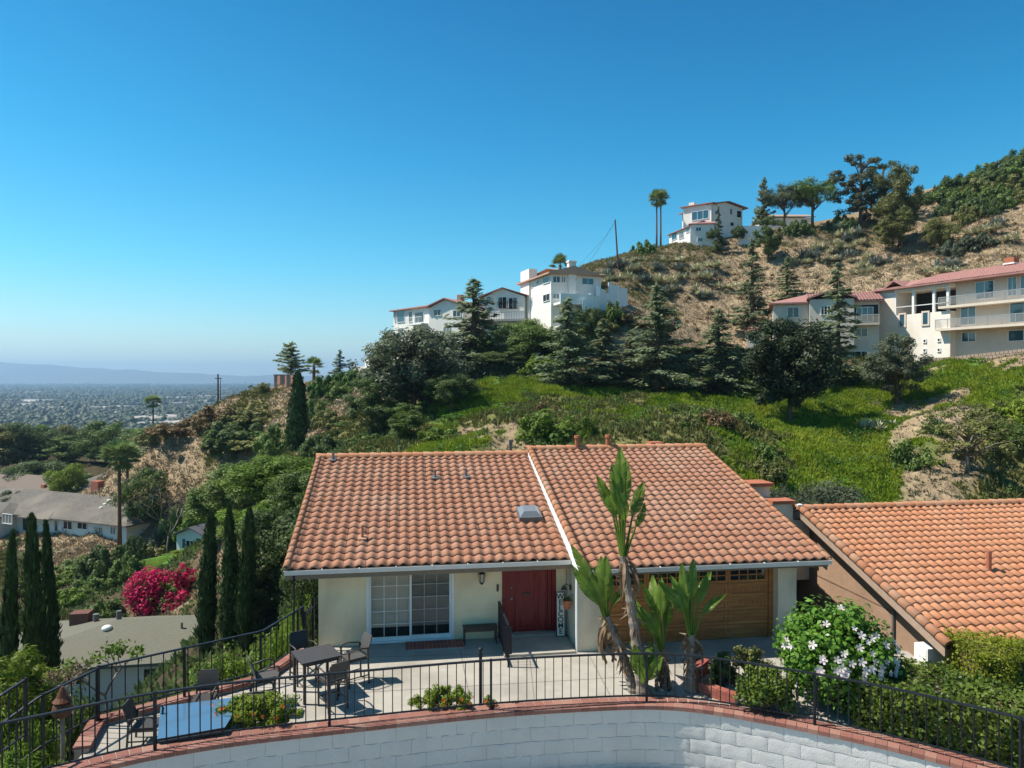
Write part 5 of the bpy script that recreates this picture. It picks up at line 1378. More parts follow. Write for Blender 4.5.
# --- white house on the hilltop
f4 = Fr((711, 136), (742, 139)); f4l = Fr((683, 139), (711, 135.5)); w4 = bld('hilltop_house', 'white modern house with big dark window on the hilltop', f4, 720, 240)
w = MB(); ze = f4.z(726, 207); f4.box(w, 0, f4.L, 0, 9, 28, ze); w.prism([f4.w(0, 0, ze), f4.w(f4.L, 0, ze), f4.w(f4.L * .4, 0, ze + .9)], tuple(f4.w(0, -9) - f4.w(0, 0)))
zl = f4l.z(697, 206); f4l.box(w, 0, f4l.L, 0, 7, 28, zl); fm = Fr((690, 131.5), (714, 131)); zm = fm.z(702, 224.5); fm.box(w, 0, fm.L, 0, 4, 28, zm); part(w, 'wall', M['white_house'], w4)
fp_ = Fr((669, 140), (690, 132)); zp = fp_.z(680, 231); w = MB(); fp_.box(w, 0, fp_.L, 0, 5, 28, zp); part(w, 'wing', M['white_house'], w4)
w = MB(); f4.roof(w, -.3, f4.L + .6, 0, 9, ze, .9, .5, 'gn', .15); f4l.roof(w, 0, f4l.L, 0, 7, zl, .5, .5, 'hl', .15); fm.roof(w, 0, fm.L, 0, 4, zm, .8, .3, 'hl', .12); fp_.roof(w, 0, fp_.L, 0, 5, zp, 1.1, .4, 'hl', .12); part(w, 'roof', M['tile_pink'], w4)
f4l.win(w4, 691.5, 708.5, 211, 220, cols=3, glass=M['glass_blue'])
for r in ((714.5, 717.5, 210.5, 215), (729, 732, 209, 215), (729.5, 733.5, 222.5, 226.5), (736, 741, 211, 218)): f4.win(w4, *r, cols=1)
for r in ((686, 690.5, 228, 233), (672, 677, 233, 240), (679, 684, 232, 239)): fp_.win(w4, *r, cols=1)
for r in ((695.5, 701, 227.5, 231.5), (697, 702.5, 238, 242)): fm.win(w4, *r)
w = MB(); x = f4l.s_of(683.5); f4l.box(w, x - .3, x + .8, 3, 4, zl, zl + 1.6); part(w, 'chimney', M['white_house'], w4)
w = MB(); ff = Fr((738, 131), (766, 131)); ff.box(w, 0, ff.L, 0, .2, 27, ff.z(750, 226)); part(w, 'garden_wall', M['white'], w4)
f5 = Fr((766, 150), (812, 150)); w5 = bld('hill_house', 'low pale house half hidden behind the umbrella pines', f5, 790, 232); w = MB(); ze = f5.z(790, 218); f5.box(w, 0, f5.L, 0, 8, 26, ze); part(w, 'wall', M['white_house'], w5)
w = MB(); f5.roof(w, 0, f5.L, 0, 8, ze, 1.4, .5, 'gu'); part(w, 'roof', M['boundary'], w5)
for r in ((772, 780, 220, 226), (800, 807, 220, 226)): f5.win(w5, *r)

# --- garden wall with pillars along the hedge, pillars on the left spur
t = thing('pillared_wall', 'dark garden wall with pale stone pillars behind the cedar row', 'wall', P(640, 372, 86))
w = MB(); ln = [(498, 362, 90), (540, 362, 88), (580, 363, 87), (625, 364, 87), (700, 364, 87), (770, 364, 88)]
for a, b_ in zip(ln, ln[1:]): p, q = P(*a), P(*b_); w.obox((p + q) / 2 - Vector((0, 0, .6)), (q - p) / 2, Vector((0, .12, 0)), (0, 0, 1.0))
part(w, 'panel', M['boundary'], t)
for px in (512, 537, 583, 629, 674, 694, 732, 762):
    w = MB(); D = np.interp(px, [l[0] for l in ln], [l[2] for l in ln]); p = P(px, 354, D); w.obox(p - Vector((0, 0, .8)), (.3, 0, 0), (0, .3, 0), (0, 0, .8)); w.obox(p + Vector((0, 0, .07)), (.4, 0, 0), (0, .4, 0), (0, 0, .07)); part(w, 'pillar', M['stone'], t)
t = thing('brick_wall', 'reddish brick wall with pillars on top of the bare spur', 'wall', P(283, 386, 111))
w = MB(); p, q = P(277, 379, 113), P(296, 378, 108); w.obox((p + q) / 2 - Vector((0, 0, .9)), (q - p) / 2, Vector((.12, .1, 0)), (0, 0, 1.4)); part(w, 'panel', M['brick_top'], t)
for px, D in ((277, 113), (283, 111), (289.5, 109.5), (296, 108)):
    w = MB(); p = P(px, 376, D); w.obox(p - Vector((0, 0, 1.2)), (.35, 0, 0), (0, .35, 0), (0, 0, 1.3)); w.obox(p + Vector((0, 0, .17)), (.45, 0, 0), (0, .45, 0), (0, 0, .08)); part(w, 'pillar', M['boundary'], t)
t = thing('low_white_building', 'low white flat-roofed building beyond the ivy wall on the ridge', 'building', P(360, 375, 125))
fz = Fr((352, 126), (373, 122)); w = MB(); fz.box(w, 0, fz.L, 0, 5, 4, fz.z(362, 367)); fz.box(w, 2.4, fz.L, 1, 5, fz.z(362, 367), fz.z(370, 358)); part(w, 'wall', M['white_house'], t)
w = MB(); fz.box(w, -.1, 2.3, -.1, 5.1, fz.z(362, 367), fz.z(362, 366.2)); part(w, 'parapet', M['white'], t); fz.win(t, 364, 368, 368, 373)
t = thing('pink_roof_shed', 'small pink-roofed outbuilding among the trees beneath the white houses', 'shed', P(457, 365, 97))
fz = Fr((449, 97), (470, 95)); w = MB(); fz.box(w, 0, fz.L, 0, 3, 7, fz.z(459, 364)); part(w, 'wall', M['beige_house'], t); w = MB(); fz.roof(w, 0, fz.L, 0, 3, fz.z(459, 364), .7, .3, 'hip', .15); part(w, 'roof', M['tile_pink'], t)

# --- valley houses on the left
fr1 = Fr((0, 98), (126, 89)); rc = bld('ranch_house', 'long low cream ranch house with grey shingle roof and red brick chimney', fr1, 60, 541)
w = MB(); ze = fr1.z(126, 526.5); fr1.box(w, -14, fr1.L, 0, 10, ze - 4.5, ze); fr1.box(w, -14, fr1.s_of(16), -2.5, 0, ze - 4.5, ze - .05); part(w, 'wall', M['cream_house'], rc)
w = MB(); fr1.roof(w, -14, fr1.L, 0, 10, ze, 2.3, .7, 'hip', .18, 5.5); fr1.roof(w, -14, fr1.s_of(16), -2.5, 4, ze - .04, 1.2, .5, 'hr', .17, 3); fr1.roof(w, fr1.s_of(28), fr1.s_of(54), -.9, 5, ze - .04, 1.1, .4, 'hip', .15, 2.4); part(w, 'roof', M['shingle'], rc)
for r in ((63, 72, 519.5, 529.5), (77, 87, 521.5, 529.5), (98.5, 102, 527, 534.5), (110, 115.5, 526.5, 535)): fr1.win(rc, *r)
for r in ((22, 28, 518, 531), (54, 58, 520, 532)): fr1.win(rc, *r, cols=1)
fr1.win(rc, 2, 12, 514, 524, off=2.5, cols=3)
frs = Fr((126, 89), (190, 98)); frs.win(rc, 149, 158, 524.5, 534)
w = MB(); s_c = fr1.s_of(97, -6.7); fr1.box(w, s_c - .75, s_c + .75, 6.2, 7.2, ze, fr1.z(97, 481, -6.7)); part(w, 'chimney', M['brick'], rc)
for a, d in ((fr1.s_of(102, -3), 3), (fr1.s_of(106, -3.8), 3.8), (fr1.s_of(98, -2.2), 2.2)): w = MB(); fr1.box(w, a, a + .4, d, d + .4, ze, ze + .6 + d * .42); part(w, 'roof_vent', M['white'], rc)
fr2 = Fr((-30, 124), (74, 113)); rc2 = bld('brown_roof_house', 'sprawling house with brown-grey hip roofs behind the cream ranch house', fr2, 30, 505)
w = MB(); ze = fr2.z(40, 499); fr2.box(w, -6, fr2.L - 5, 0, 11, ze - 4.5, ze); fr2.box(w, fr2.L - 8, fr2.L + 4, 4, 14, ze - 4.5, ze + .3); part(w, 'wall', M['cream_house'], rc2)
w = MB(); fr2.roof(w, -6, fr2.L - 5, 0, 11, ze, 2.5, .7, 'hip', .2, 5); fr2.roof(w, fr2.L - 8, fr2.L + 4, 4, 14, ze + .3, 2.0, .7, 'hip', .2, 4); part(w, 'roof', mat('brown_shingle', (.19, .15, .12), (.13, .10, .08), 8, .95), rc2)
fr2.win(rc2, 5, 20, 501, 508); 
w = MB(); a = fr2.s_of(38); fr2.box(w, a, a + .5, 3, 3.5, ze + .5, ze + 3.2); part(w, 'roof_vent', M['terracotta'], rc2); w = MB(); a = fr2.s_of(28); fr2.box(w, a, a + .8, 2, 2.6, ze + .3, ze + 1.9); part(w, 'roof_vent', M['terracotta'], rc2)
fr3 = Fr((88, 110), (112, 107)); rc3 = bld('green_house', 'small olive green house with grey roof between the bright tree and the palms', fr3, 100, 498)
w = MB(); ze = fr3.z(100, 487); fr3.box(w, 0, fr3.L, 0, 8, ze - 4, ze); part(w, 'wall', mat('olive_wall', (.12, .15, .09), (.1, .12, .075), 3, .9), rc3)
w = MB(); fr3.roof(w, -2, fr3.L, 0, 8, ze, 1.9, .6, 'hip', .2, 3); part(w, 'roof', M['shingle'], rc3); fr3.win(rc3, 98, 106, 486.5, 493, glass=M['glass_blue'])
w = MB(); fz = Fr((76, 107), (91, 105)); fz.box(w, 0, fz.L, 0, 2.5, fz.z(82, 500), fz.z(82, 489)); t = thing('metal_shed', 'teal grey metal shed beside the brick chimney of the ranch house', 'shed', fz.w(1, 0, fz.z(82, 497))); part(w, 'wall', mat('teal_metal', (.13, .17, .18), (.1, .13, .14), 4, .6), t)
w = MB(); fz.roof(w, 0, fz.L, 0, 2.5, fz.z(82, 489), .3, .15, 'gu', .06); part(w, 'roof', M['lead'], t)

fr4 = Fr((176, 76), (207, 74.5)); wh = bld('cottage', 'pale blue-white gabled cottage with dark slate roof behind the cypresses', fr4, 190, 557)
w = MB(); ze = fr4.z(190, 536.5); fr4.box(w, 0, fr4.L, 0, 13, ze - 3.6, ze); w.prism([fr4.w(0, 0, ze), fr4.w(fr4.L, 0, ze), fr4.w(fr4.L * .45, 0, ze + .85)], tuple(fr4.w(0, -13) - fr4.w(0, 0))); part(w, 'wall', mat('pale_siding', (.60, .61, .57), (.53, .54, .50), 2, .85), wh)
w = MB(); fr4.roof(w, 0, fr4.L, 0, 13, ze, .95, .45, 'gn', .12); s_e = fr4.L; fr4.roof(w, s_e + .3, s_e + 6, 4, 12, ze - .1, 1.6, .4, 'hip', .15, 2.5); fr4.roof(w, s_e - .5, s_e + 2.6, -.6, 2.2, ze - .75, .3, .2, 'hip', .1, .8); part(w, 'roof', M['shingle_dark'], wh)
w = MB(); fr4.box(w, s_e + .2, s_e + 6, 4.2, 12, ze - 3.6, ze - .1); part(w, 'wing', M['cream_house'], wh)
w = MB(); fr4.box(w, s_e + .3, s_e + .5, -.3, -.1, ze - 3.4, ze - .75); part(w, 'porch_post', M['white'], wh)
fr4.win(wh, 185.5, 199, 540.5, 550.5, cols=3)
for a, b_ in ((182.3, 185), (199.5, 202.3)): w = MB(); fr4.box(w, fr4.s_of(a), fr4.s_of(b_), -.07, 0, fr4.z(190, 550.8), fr4.z(190, 540)); part(w, 'shutter', M['shingle_dark'], wh)

# near grey-roofed house below the terrace
fg = Fr((-12, 44.5), (184, 46.4)); gh = bld('grey_roof_house', 'low white house with grey-green shingle roof just below the terrace', fg, 150, 704)
ze = -11.0; w = MB(); fg.box(w, .3, fg.L - .5, .3, 8.6, -14.5, ze); part(w, 'wall', M['white_house'], gh)
w = MB(); b0 = fg.s_of(-40); r0_ = fg.s_of(118) ; s1 = fg.L + .5
pts_ = [fg.w(b0, .5, ze), fg.w(s1, .5, ze), fg.w(s1, -9.3, ze), fg.w(b0, -9.3, ze)]
tp = [p_ + Vector((0, 0, .18)) for p_ in pts_]; rg = [fg.w(fg.s_of(88), -4.4, ze + 1.55), fg.w(s1, -4.4, ze + 1.6)]
w.add(pts_ + tp + rg, [(3, 2, 1, 0), (0, 1, 5, 4), (1, 2, 6, 5), (2, 3, 7, 6), (3, 0, 4, 7), (4, 5, 9, 8), (5, 6, 9), (6, 7, 8, 9), (7, 4, 8)]); part(w, 'roof', M['shingle_green'], gh)
w = MB(); a = fg.s_of(80, -6); fg.box(w, a - .62, a + .62, 5.6, 6.6, ze, ze + 1.75); part(w, 'chimney', M['brick_dark'], gh)
w = MB(); p = fg.w(fg.s_of(106, -3.4), -3.4, ze + 1.35); w.ball(p, .34, 12, 6, .6); part(w, 'roof_vent', M['white'], gh, True)
w = MB(); p = fg.w(fg.s_of(95, -5.4), -5.4, ze + 1.3); w.tube([p, p + Vector((0, 0, .45))], .2, 10); part(w, 'roof_vent', M['lead'], gh); w = MB(); p = fg.w(fg.s_of(118, -5.4), -5.4, ze + 1.3); w.tube([p, p + Vector((0, 0, .6))], .18, 10); part(w, 'roof_vent', M['lead'], gh); w = MB(); p = fg.w(fg.s_of(181, -3), -3.0, ze + 1.0); w.tube([p, p + Vector((0, 0, .6))], .08, 8); part(w, 'roof_vent', M['lead'], gh)
fg.win(gh, 142, 158, 668, 683, cols=2, off=-.3); fg.win(gh, 60, 84, 671, 686, cols=2, off=-.3)
w = MB(); fg.box(w, fg.L - .2, fg.L + 2, 1.5, 1.6, -14.4, ze - .6); part(w, 'side_fence', M['fascia'], gh)

# lawn, parked cars, white parasol
tag(link('lawn', mesh_np('lawn', np.array([tuple(Vector((a, b_, h(a, b_) + .12))) for a, b_ in [((px - CX) / FL * D, D) for px, D in ((143, 76.5), (166, 73.5), (178, 78), (160, 82))]]), np.array([[0, 1, 2, 3]]), mat('lawn_grass', (.07, .17, .02), (.05, .13, .015), 3, .95, .5, 30))), kind='structure')


def car(label, px, py, D, rot):
    t = thing('parked_car', label, 'car', P(px, py, D), rot, 'cars parked behind the ranch house')
    b = MB(); b.prism([(-2.2, -.88, .35), (2.2, -.88, .35), (2.25, -.88, .75), (1.3, -.88, .95), (-2.1, -.88, 1.0), (-2.25, -.88, .7)], (0, 1.76, 0)); b.prism([(-1.9, -.75, .98), (1.1, -.75, .95), (.4, -.7, 1.5), (-1.5, -.7, 1.5)], (0, 1.5, 0)); b.build('body', M['car_dark'], t)
    g = MB(); g.prism([(-1.6, -.765, 1.03), (.85, -.765, 1.02), (.3, -.715, 1.42), (-1.35, -.715, 1.42)], (0, 1.53, 0)); g.build('side_window', M['glass'], t)
    for x in (-1.4, 1.4):
        for y in (-.9, .72):
            o = MB().tube([(x, y, .33), (x, y + .18, .33)], .33, 12).build('wheel', M['rubber'], t); MB().tube([(x, y - .01, .33), (x, y + .19, .33)], .19, 10).build('rim', M['grey_metal'], o)
car('dark car parked behind the ranch house, half hidden by a bare tree', 178, 515, 97, .5); car('dark car parked close to the big tree behind the ranch house', 188, 526, 97, .9)
def parasol(px, py, D):
    p = P(px, py, D); zb_ = h(p.x, p.y); t = thing('patio_parasol', 'open white patio parasol behind the ranch house roof', 'parasol', (p.x, p.y, zb_)); hh = max(2.4, p.z - zb_)
    MB().tube([(0, 0, 0), (0, 0, hh)], .04, 6).build('pole', M['white'], t); MB().tube([(0, 0, hh - .6), (0, 0, hh)], [1.7, .05], 8).build('canopy', M['canvas'], t)


# poles and wires
def upole(name, label, px, base, top, D, r, lean=0, arms=()):
    p = P(px, base, D); t = thing(name, label, 'pole', p); H_ = (base - top) / FL * D
    MB().tube([(0, 0, -1), (lean, 0, H_)], [r, r * .7], 8).build('shaft', M['pole'], t)
    for z, l in arms: MB().bar((lean * z / H_ - l, 0, z), (lean * z / H_ + l, .2, z), .12).build('crossarm', M['pole'], t)
    return p + Vector((lean, 0, H_))
tA = upole('utility_pole', 'leaning wooden utility pole on the brown hillside above the large white house', 618, 262, 220, 116, .16, -.5)
tB = upole('utility_pole', 'wooden utility pole standing above the brush on the left spur', 218, 405, 374, 112, .17, 0, ((4.2, .5),))
tC = upole('thin_pole', 'thin grey pole beside the wooden utility pole on the left spur', 220.5, 405, 378, 114, .07)
def wire(label, p, q, sag, r=.012):
    pts_ = [Vector(p).lerp(Vector(q), i / 16) - Vector((0, 0, sag * 4 * (i / 16) * (1 - i / 16))) for i in range(17)]
    return tag(MB().tube(pts_, r, 4).build('overhead_wire', M['iron']), label, 'wire')
wire('thin overhead wire from the leaning pole down to the large white house', tA, f3.w(f3.s_of(575), -3, 20.2), 1.2, .018)
wire('upper of two thin wires from the leaning pole to the white gabled house', tA - Vector((0, 0, .6)), f2.w(6, -4, 19.4), 1.5, .016)
wire('overhead wire crossing in front of the spur towards the big green trees', P(150, 487, 84), P(330, 525, 60), 1.0, .014)
wire('overhead wire ending at the pale cottage roof', P(120, 470, 82), P(240, 525, 72), .6, .014)
# ------------------------------------------------------------------ trees and shrubs
Tr = lambda *a, **k: plant(*a, **k)
def hit0(px, py, d0=40, d1=150):
    for D in np.arange(d0, d1, .4):
        p = P(px, py, D)
        if h(p.x, p.y) > p.z: return D
    return d1
def Th(key, px, base, top, wpx, *a, d0=40, **k):
    D = hit0(px, base, d0); return plant(key, px, D, top, wpx, *a, **k)
# cedar row at the top of the green slope
CG = 'cedars in a row above the green slope'
Tr('cedar_a', 568, 79, 297, 80, 'dense blue-green cedar in front of the large white house', 'tree', 'cedar_tree', group=CG)
Tr('cedar_b', 604, 81, 318, 67, 'shorter cedar right beside the one in front of the large white house', 'tree', 'cedar_tree', group=CG)
Tr('cedar_a', 657, 79, 284, 96, 'largest cedar of the row, below the cactus-covered hillside', 'tree', 'cedar_tree', group=CG)
Tr('cedar_b', 630, 84, 330, 65, 'cedar tucked behind the largest one of the row', 'tree', 'cedar_tree', group=CG)
Tr('cedar_b', 719, 80, 308, 78, 'cedar at the end of the row nearest the apartment house', 'tree', 'cedar_tree', group=CG)
Th('cedar_thin', 752, 332, 238, 50, 'tall thin spruce rising on the bare slope behind the cedar row', 'tree', 'spruce_tree', 'lf_cedar')
Th('cedar_thin', 787, 302, 256, 34, 'narrow sparse conifer left of the agaves on the bare slope', 'tree', 'spruce_tree', 'lf_cedar')
Tr('cedar_thin', 838, 80, 262, 66, 'tall sparse spiky conifer in front of the beige apartment house', 'tree', 'spruce_tree', 'lf_cedar')
Tr('cedar_a', 474, 94, 278, 98, 'tall cedar between the two smaller white houses', 'tree', 'cedar_tree')
Th('broad_a', 790, 422, 316, 82, 'dark rounded tree in front of the beige apartment house', 'tree', 'broadleaf_tree', 'lf_deep')
Tr('broad_c', 768, 79, 345, 42, 'smaller dark tree touching the dark rounded tree', 'tree', 'broadleaf_tree', 'lf_dark')
Th('broad_c', 897, 404, 334, 60, 'bushy grey-green tree below the white apartment wall', 'tree', 'broadleaf_tree', 'lf_grey')
Tr('broad_a', 414, 74, 326, 94, 'big grey-green tree in front of the white house on the ridge tip', 'tree', 'broadleaf_tree', 'lf_grey')
Tr('broad_c', 372, 72, 376, 56, 'dark green tree beside the big grey-green tree', 'tree', 'broadleaf_tree', 'lf_dark')
Tr('broad_c', 406, 62, 403, 42, 'light green young tree below the big grey-green tree', 'tree', 'young_tree', 'lf_mid')
Tr('broad_a', 452, 70, 372, 46, 'dark tree at the edge of the green slope', 'tree', 'broadleaf_tree', 'lf_dark')
Tr('cypress_wide', 297, 78, 371, 22, 'dark columnar cypress standing alone in front of the spur', 'tree', 'cypress_tree')
Tr('broad_b', 540, 90, 326, 64, 'rounded deep green ficus below the white gabled house', 'tree', 'broadleaf_tree', 'lf_mid')
Tr('broad_b', 585, 89, 307, 40, 'dark green tree under the terrace of the large white house', 'tree', 'broadleaf_tree', 'lf_dark')
Tr('broad_a', 505, 90, 350, 62, 'dark green tree hanging over the pillared wall', 'tree', 'broadleaf_tree', 'lf_dark')
Tr('broad_c', 440, 98, 350, 40, 'bright green tree under the ridge-tip white house', 'tree', 'broadleaf_tree', 'lf_mid')
Tr('bush_b', 590, 93, 318, 26, 'rust-brown shrub on the white terrace wall', 'shrub', 'shrub', 'lf_brown', base=329)
# hedges
def hedge(label, x0, x1, y0, y1, z0, z1, n, L, W, mt, seed=1, rot=0, c=None, name='hedge'):
    rs = np.random.RandomState(seed); q = rs.rand(n, 3); f = rs.randint(0, 10, n)
    lx, ly, lz = x1 - x0, y1 - y0, z1 - z0
    p = np.stack([q[:, 0] * lx, q[:, 1] * ly, q[:, 2] * lz], 1); d = np.zeros((n, 3))
    top = f < 4; fr_ = (f >= 4) & (f < 8); le = f == 8; ri = f == 9
    p[top, 2] = lz; d[top, 2] = 1; p[fr_, 1] = 0; d[fr_, 1] = -1; p[le, 0] = 0; d[le, 0] = -1; p[ri, 0] = lx; d[ri, 0] = 1
    p += rs.randn(n, 3) * .05 * min(1, lz) - d * rs.rand(n, 1) * .16
    bump = vnoise(p[:, 0] * 1.4 + seed, p[:, 1] * 1.4) * .22 * min(1.6, lz) + vnoise(p[:, 0] * 5, p[:, 1] * 5 + p[:, 2] * 3) * .1
    p[:, 2] += bump * (p[:, 2] / lz); p[:, 1] -= np.where(fr_, vnoise(p[:, 0] * 1.9, p[:, 2] * 1.9 + seed) * .35, 0)
    nr = unit(d + rs.randn(n, 3) * .55); a = unit(np.cross(nr, rs.randn(n, 3))); s = .65 + .7 * rs.rand(n)
    o = thing(name, label, 'hedge', (x0, y0, z0) if c is None else c, rot)
    link('foliage', mesh_np('hedge_foliage', *leaves(p, a, nr, L * s, W * s), M[mt]), o)
    mb = MB(); mb.box(.18, lx - .18, .18, ly - .1, -.4, lz - .18); mb.build('branches', M['bark'], o)
    return o
for (xa, xb, D, top, bot, lb) in ((640, 770, 85.5, 349, 381, 'long dark clipped hedge behind the cedar row'), (466, 560, 86, 363, 392, 'dark hedge along the foot of the pillared wall')):
    p, q = P(xa, bot, D), P(xb, top, D); hedge(lb, p.x, q.x, D, D + 3, p.z - 1.5, q.z, 5200, .42, .27, 'lf_deep', xa)
for i, (px, tp, w0) in enumerate(((322, 373, 30), (336, 371, 30), (350, 368, 32), (364, 367, 32), (380, 364, 30), (342, 380, 34), (366, 378, 36))):
    Tr('bush_far', px, 104 - (i > 4) * 4, tp, w0, 'leafy ivy bush in the row along the ridge edge by the short palm', 'bush', 'bush', 'lf_mid' if i % 2 else 'gr_cover', group='ivy bushes along the ridge edge')
for i, (key, px, D, tp, w0, mt, lb) in enumerate((('broad_b', 522, 92, 317, 52, 'lf_mid', 'rounded green tree under the balcony of the white gabled house'), ('broad_c', 552, 90, 329, 40, 'lf_bright', 'bright green tree beneath the large white house'), ('broad_c', 574, 88.5, 326, 34, 'lf_mid', 'green tree under the terrace of the large white house'),
        ('bush_far', 598, 90, 318, 40, 'lf_olive', 'olive bush at the foot of the white stair wall'), ('bush_far', 618, 92, 310, 36, 'lf_brown', 'brownish bush beyond the white stair wall'), ('broad_c', 486, 93, 336, 40, 'lf_mid', 'green tree between the tall cedar and the pillared wall'), ('broad_c', 462, 97, 342, 34, 'lf_grey', 'grey-green tree beneath the ridge-tip house gable'),
        ('bush_far', 592, 88.3, 304, 26, 'lf_olive', 'small olive bush hugging the lower steps of the white stair wall'), ('bush_far', 611, 91, 298, 26, 'lf_mid', 'small green bush hugging the upper part of the white stair wall'),
        ('bush_far', 640, 92, 322, 40, 'lf_olive', 'olive bush on the bare bank behind the largest cedar'), ('bush_far', 680, 90, 345, 44, 'lf_mid', 'green bush between the largest cedar and the end cedar'), ('bush_far', 540, 86, 352, 50, 'lf_bright', 'bright vine mound spilling over the pillared wall'))):
    Tr(key, px, D, tp, w0, lb, 'tree' if 'tree' in lb else 'bush', 'broadleaf_tree' if 'tree' in lb else 'bush', mt)
for px, py, D, tp, w0, mt, lb in ((40, 0, 84, 547, 40, 'lf_mid', 'green bush on the bare bank below the ranch house windows'), (18, 0, 92, 536, 30, 'lf_olive', 'dry shrub at the ranch house front step'), (80, 0, 78, 556, 44, 'lf_mid', 'green bush between the cypress trio and the skinny palm'), (60, 0, 72, 572, 46, 'lf_bright', 'light bush lower on the bank behind the cypress trio'), 
        (178, 0, 86, 500, 40, 'lf_mid', 'green bush next to the parked cars'), (100, 0, 118, 470, 50, 'lf_mid', 'leafy clump behind the bright yellow-green tree'), (200, 0, 80, 500, 50, 'lf_bright', 'bright bush below the spur face near the cottage roof')):
    Tr('bush_far', px, D, tp, w0, lb, 'bush', 'bush', mt)
# ridge-tip trees
Tr('cedar_layer', 291, 124, 342, 34, 'flat-layered cedar on the ridge tip against the sky', 'tree', 'cedar_tree', 'lf_cedar', base=381)
Tr('palm_short', 314, 118, 356, 22, 'short bushy palm next to the flat-layered cedar', 'palm', 'palm_tree', 'lf_palm', base=382)
Tr('cedar_thin', 340, 122, 349, 28, 'sparse conifer between the short palm and the low white building', 'tree', 'spruce_tree', base=379)
Tr('airy', 352, 124, 356, 14, 'small airy tree in front of the low white building', 'tree', 'small_tree', 'lf_dark', base=378)
Tr('broad_c', 384, 116, 346, 14, 'slim dark tree between the low white building and the white house', 'tree', 'small_tree', 'lf_grey', base=375)
Tr('palm_short', 388, 108, 330, 12, 'small palm at the corner of the ridge-tip white house', 'palm', 'palm_tree', base=352)
Tr('palm_short', 560, 104, 253, 22, 'palm head rising behind the large white house', 'palm', 'palm_tree', 'lf_palm', base=285)
# hilltop
Tr('palm_tall', 656.5, 139, 189, 19, 'taller of the twin palms on the hilltop', 'palm', 'palm_tree', 'lf_palm', base=248, group='twin palms on the hilltop')
Tr('palm_tall', 660.5, 141, 188, 19, 'palm a step behind its taller twin on the hilltop', 'palm', 'palm_tree', 'lf_palm', base=247, group='twin palms on the hilltop')
Tr('norfolk', 763, 136, 178, 26, 'thin tiered pine with upswept branches near the hilltop house', 'tree', 'tiered_pine', 'lf_cedar', base=232)
Th('pine_umb', 784, 232, 186, 42, 'slimmer grey umbrella pine beside the thin tiered pine', 'tree', 'umbrella_pine', 'lf_grey')
Th('pine_umb', 812, 229, 181, 54, 'wide green umbrella pine on the crest', 'tree', 'umbrella_pine', 'lf_mid')
Th('pine_tall', 860, 229, 150, 54, 'tall ragged grey pine on the crest', 'tree', 'pine_tree', 'lf_grey')
Th('pine_tall', 882, 226, 160, 44, 'dark pine just behind the ragged grey pine', 'tree', 'pine_tree', 'lf_dark')
Th('broad_c', 899, 246, 164, 42, 'leaning olive-green conical tree on the bare slope', 'tree', 'pine_tree', 'lf_olive')
Th('broad_c', 892, 253, 200, 40, 'lower olive bush joined to the leaning conical tree', 'tree', 'bushy_tree', 'lf_olive')
Th('broad_b', 939, 250, 218, 32, 'round olive-green tree under the chaparral edge', 'tree', 'round_tree', 'lf_olive')
Tr('cedar_thin', 718, 127, 206, 16, 'small conifer in front of the hilltop house wall', 'tree', 'small_conifer', 'lf_dark')
Th('broad_c', 768, 262, 217, 30, 'bushy dark conifer below the hilltop garden wall', 'tree', 'bushy_conifer', 'lf_dark')
Tr('bush_far', 712, 130, 227, 14, 'clipped dark shrub on one side of the small conifer', 'shrub', 'shrub', 'lf_dark', base=237)
Tr('bush_far', 738, 130, 224, 16, 'clipped dark shrub at the far end of the hilltop house wall', 'shrub', 'shrub', 'lf_dark', base=236)
Tr('cedar_thin', 934, 134, 184, 9, 'tiny bare conifer on the skyline between pine and chaparral', 'tree', 'small_conifer', base=200)
Tr('bush_far', 645, 126, 238, 24, 'round green shrub on the crest under the twin palms', 'shrub', 'shrub', 'lf_mid')
# chaparral masses
rs = np.random.RandomState(77)
k = 0
BG = 'chaparral bushes on the upper hillside'
for px, py, D, wd in [(1016, 160, 130, 40), (996, 172, 130, 38), (978, 184, 129, 36), (960, 196, 128, 34), (950, 208, 126, 28), (1010, 180, 126, 40), (990, 192, 125, 38), (972, 204, 123, 34), (1016, 198, 121, 36), (1000, 206, 120, 32), (985, 214, 119, 28), (966, 216, 119, 26), (1040, 170, 124, 40), (1035, 192, 120, 38)]:
    p = P(px, py, D); plant_at('bush_far', p.x, p.y, 3.6, wd * D / FL, 'dark green chaparral bush in the mass on the upper hillside', 'bush', 'bush', ('lf_mid', 'lf_dark', 'lf_olive')[k % 3], group=BG, sink=.8); k += 1
for px, py, D, wd, lb in [(972, 250, 108, 44, 'broad grey-green bush above the roof chimney of the apartment house'), (948, 262, 107, 26, 'smaller grey-green bush left of the broad one above the pink roof'), (838, 222, 132, 26, 'dark scrub clump left of the ragged grey pine'), (800, 226, 130, 30, 'dark shrub mass under the umbrella pines'), (790, 230, 130, 22, 'brownish shrub at the feet of the umbrella pines'), (846, 234, 129, 24, 'brown-green scrub below the ragged grey pine')]:
    p = P(px, py, D); plant_at('bush_far', p.x, p.y, 3.2, wd * D / FL, lb, 'bush', 'bush', 'lf_grey' if px > 900 else 'lf_dark', sink=.5)


for i in range(16):
    px = 936 + i * 7; p = P(px, np.interp(px, [936, 960, 985, 1050], [197, 184, 172, 150]), rnd.uniform(131, 137)); plant_at('bush_far', p.x, p.y, rnd.uniform(2.8, 4.0), rnd.uniform(5.5, 8), 'dark green chaparral bush in the mass on the upper hillside', 'bush', 'bush', ('lf_dark', 'lf_mid', 'lf_dark')[i % 3], group=BG, sink=.6)


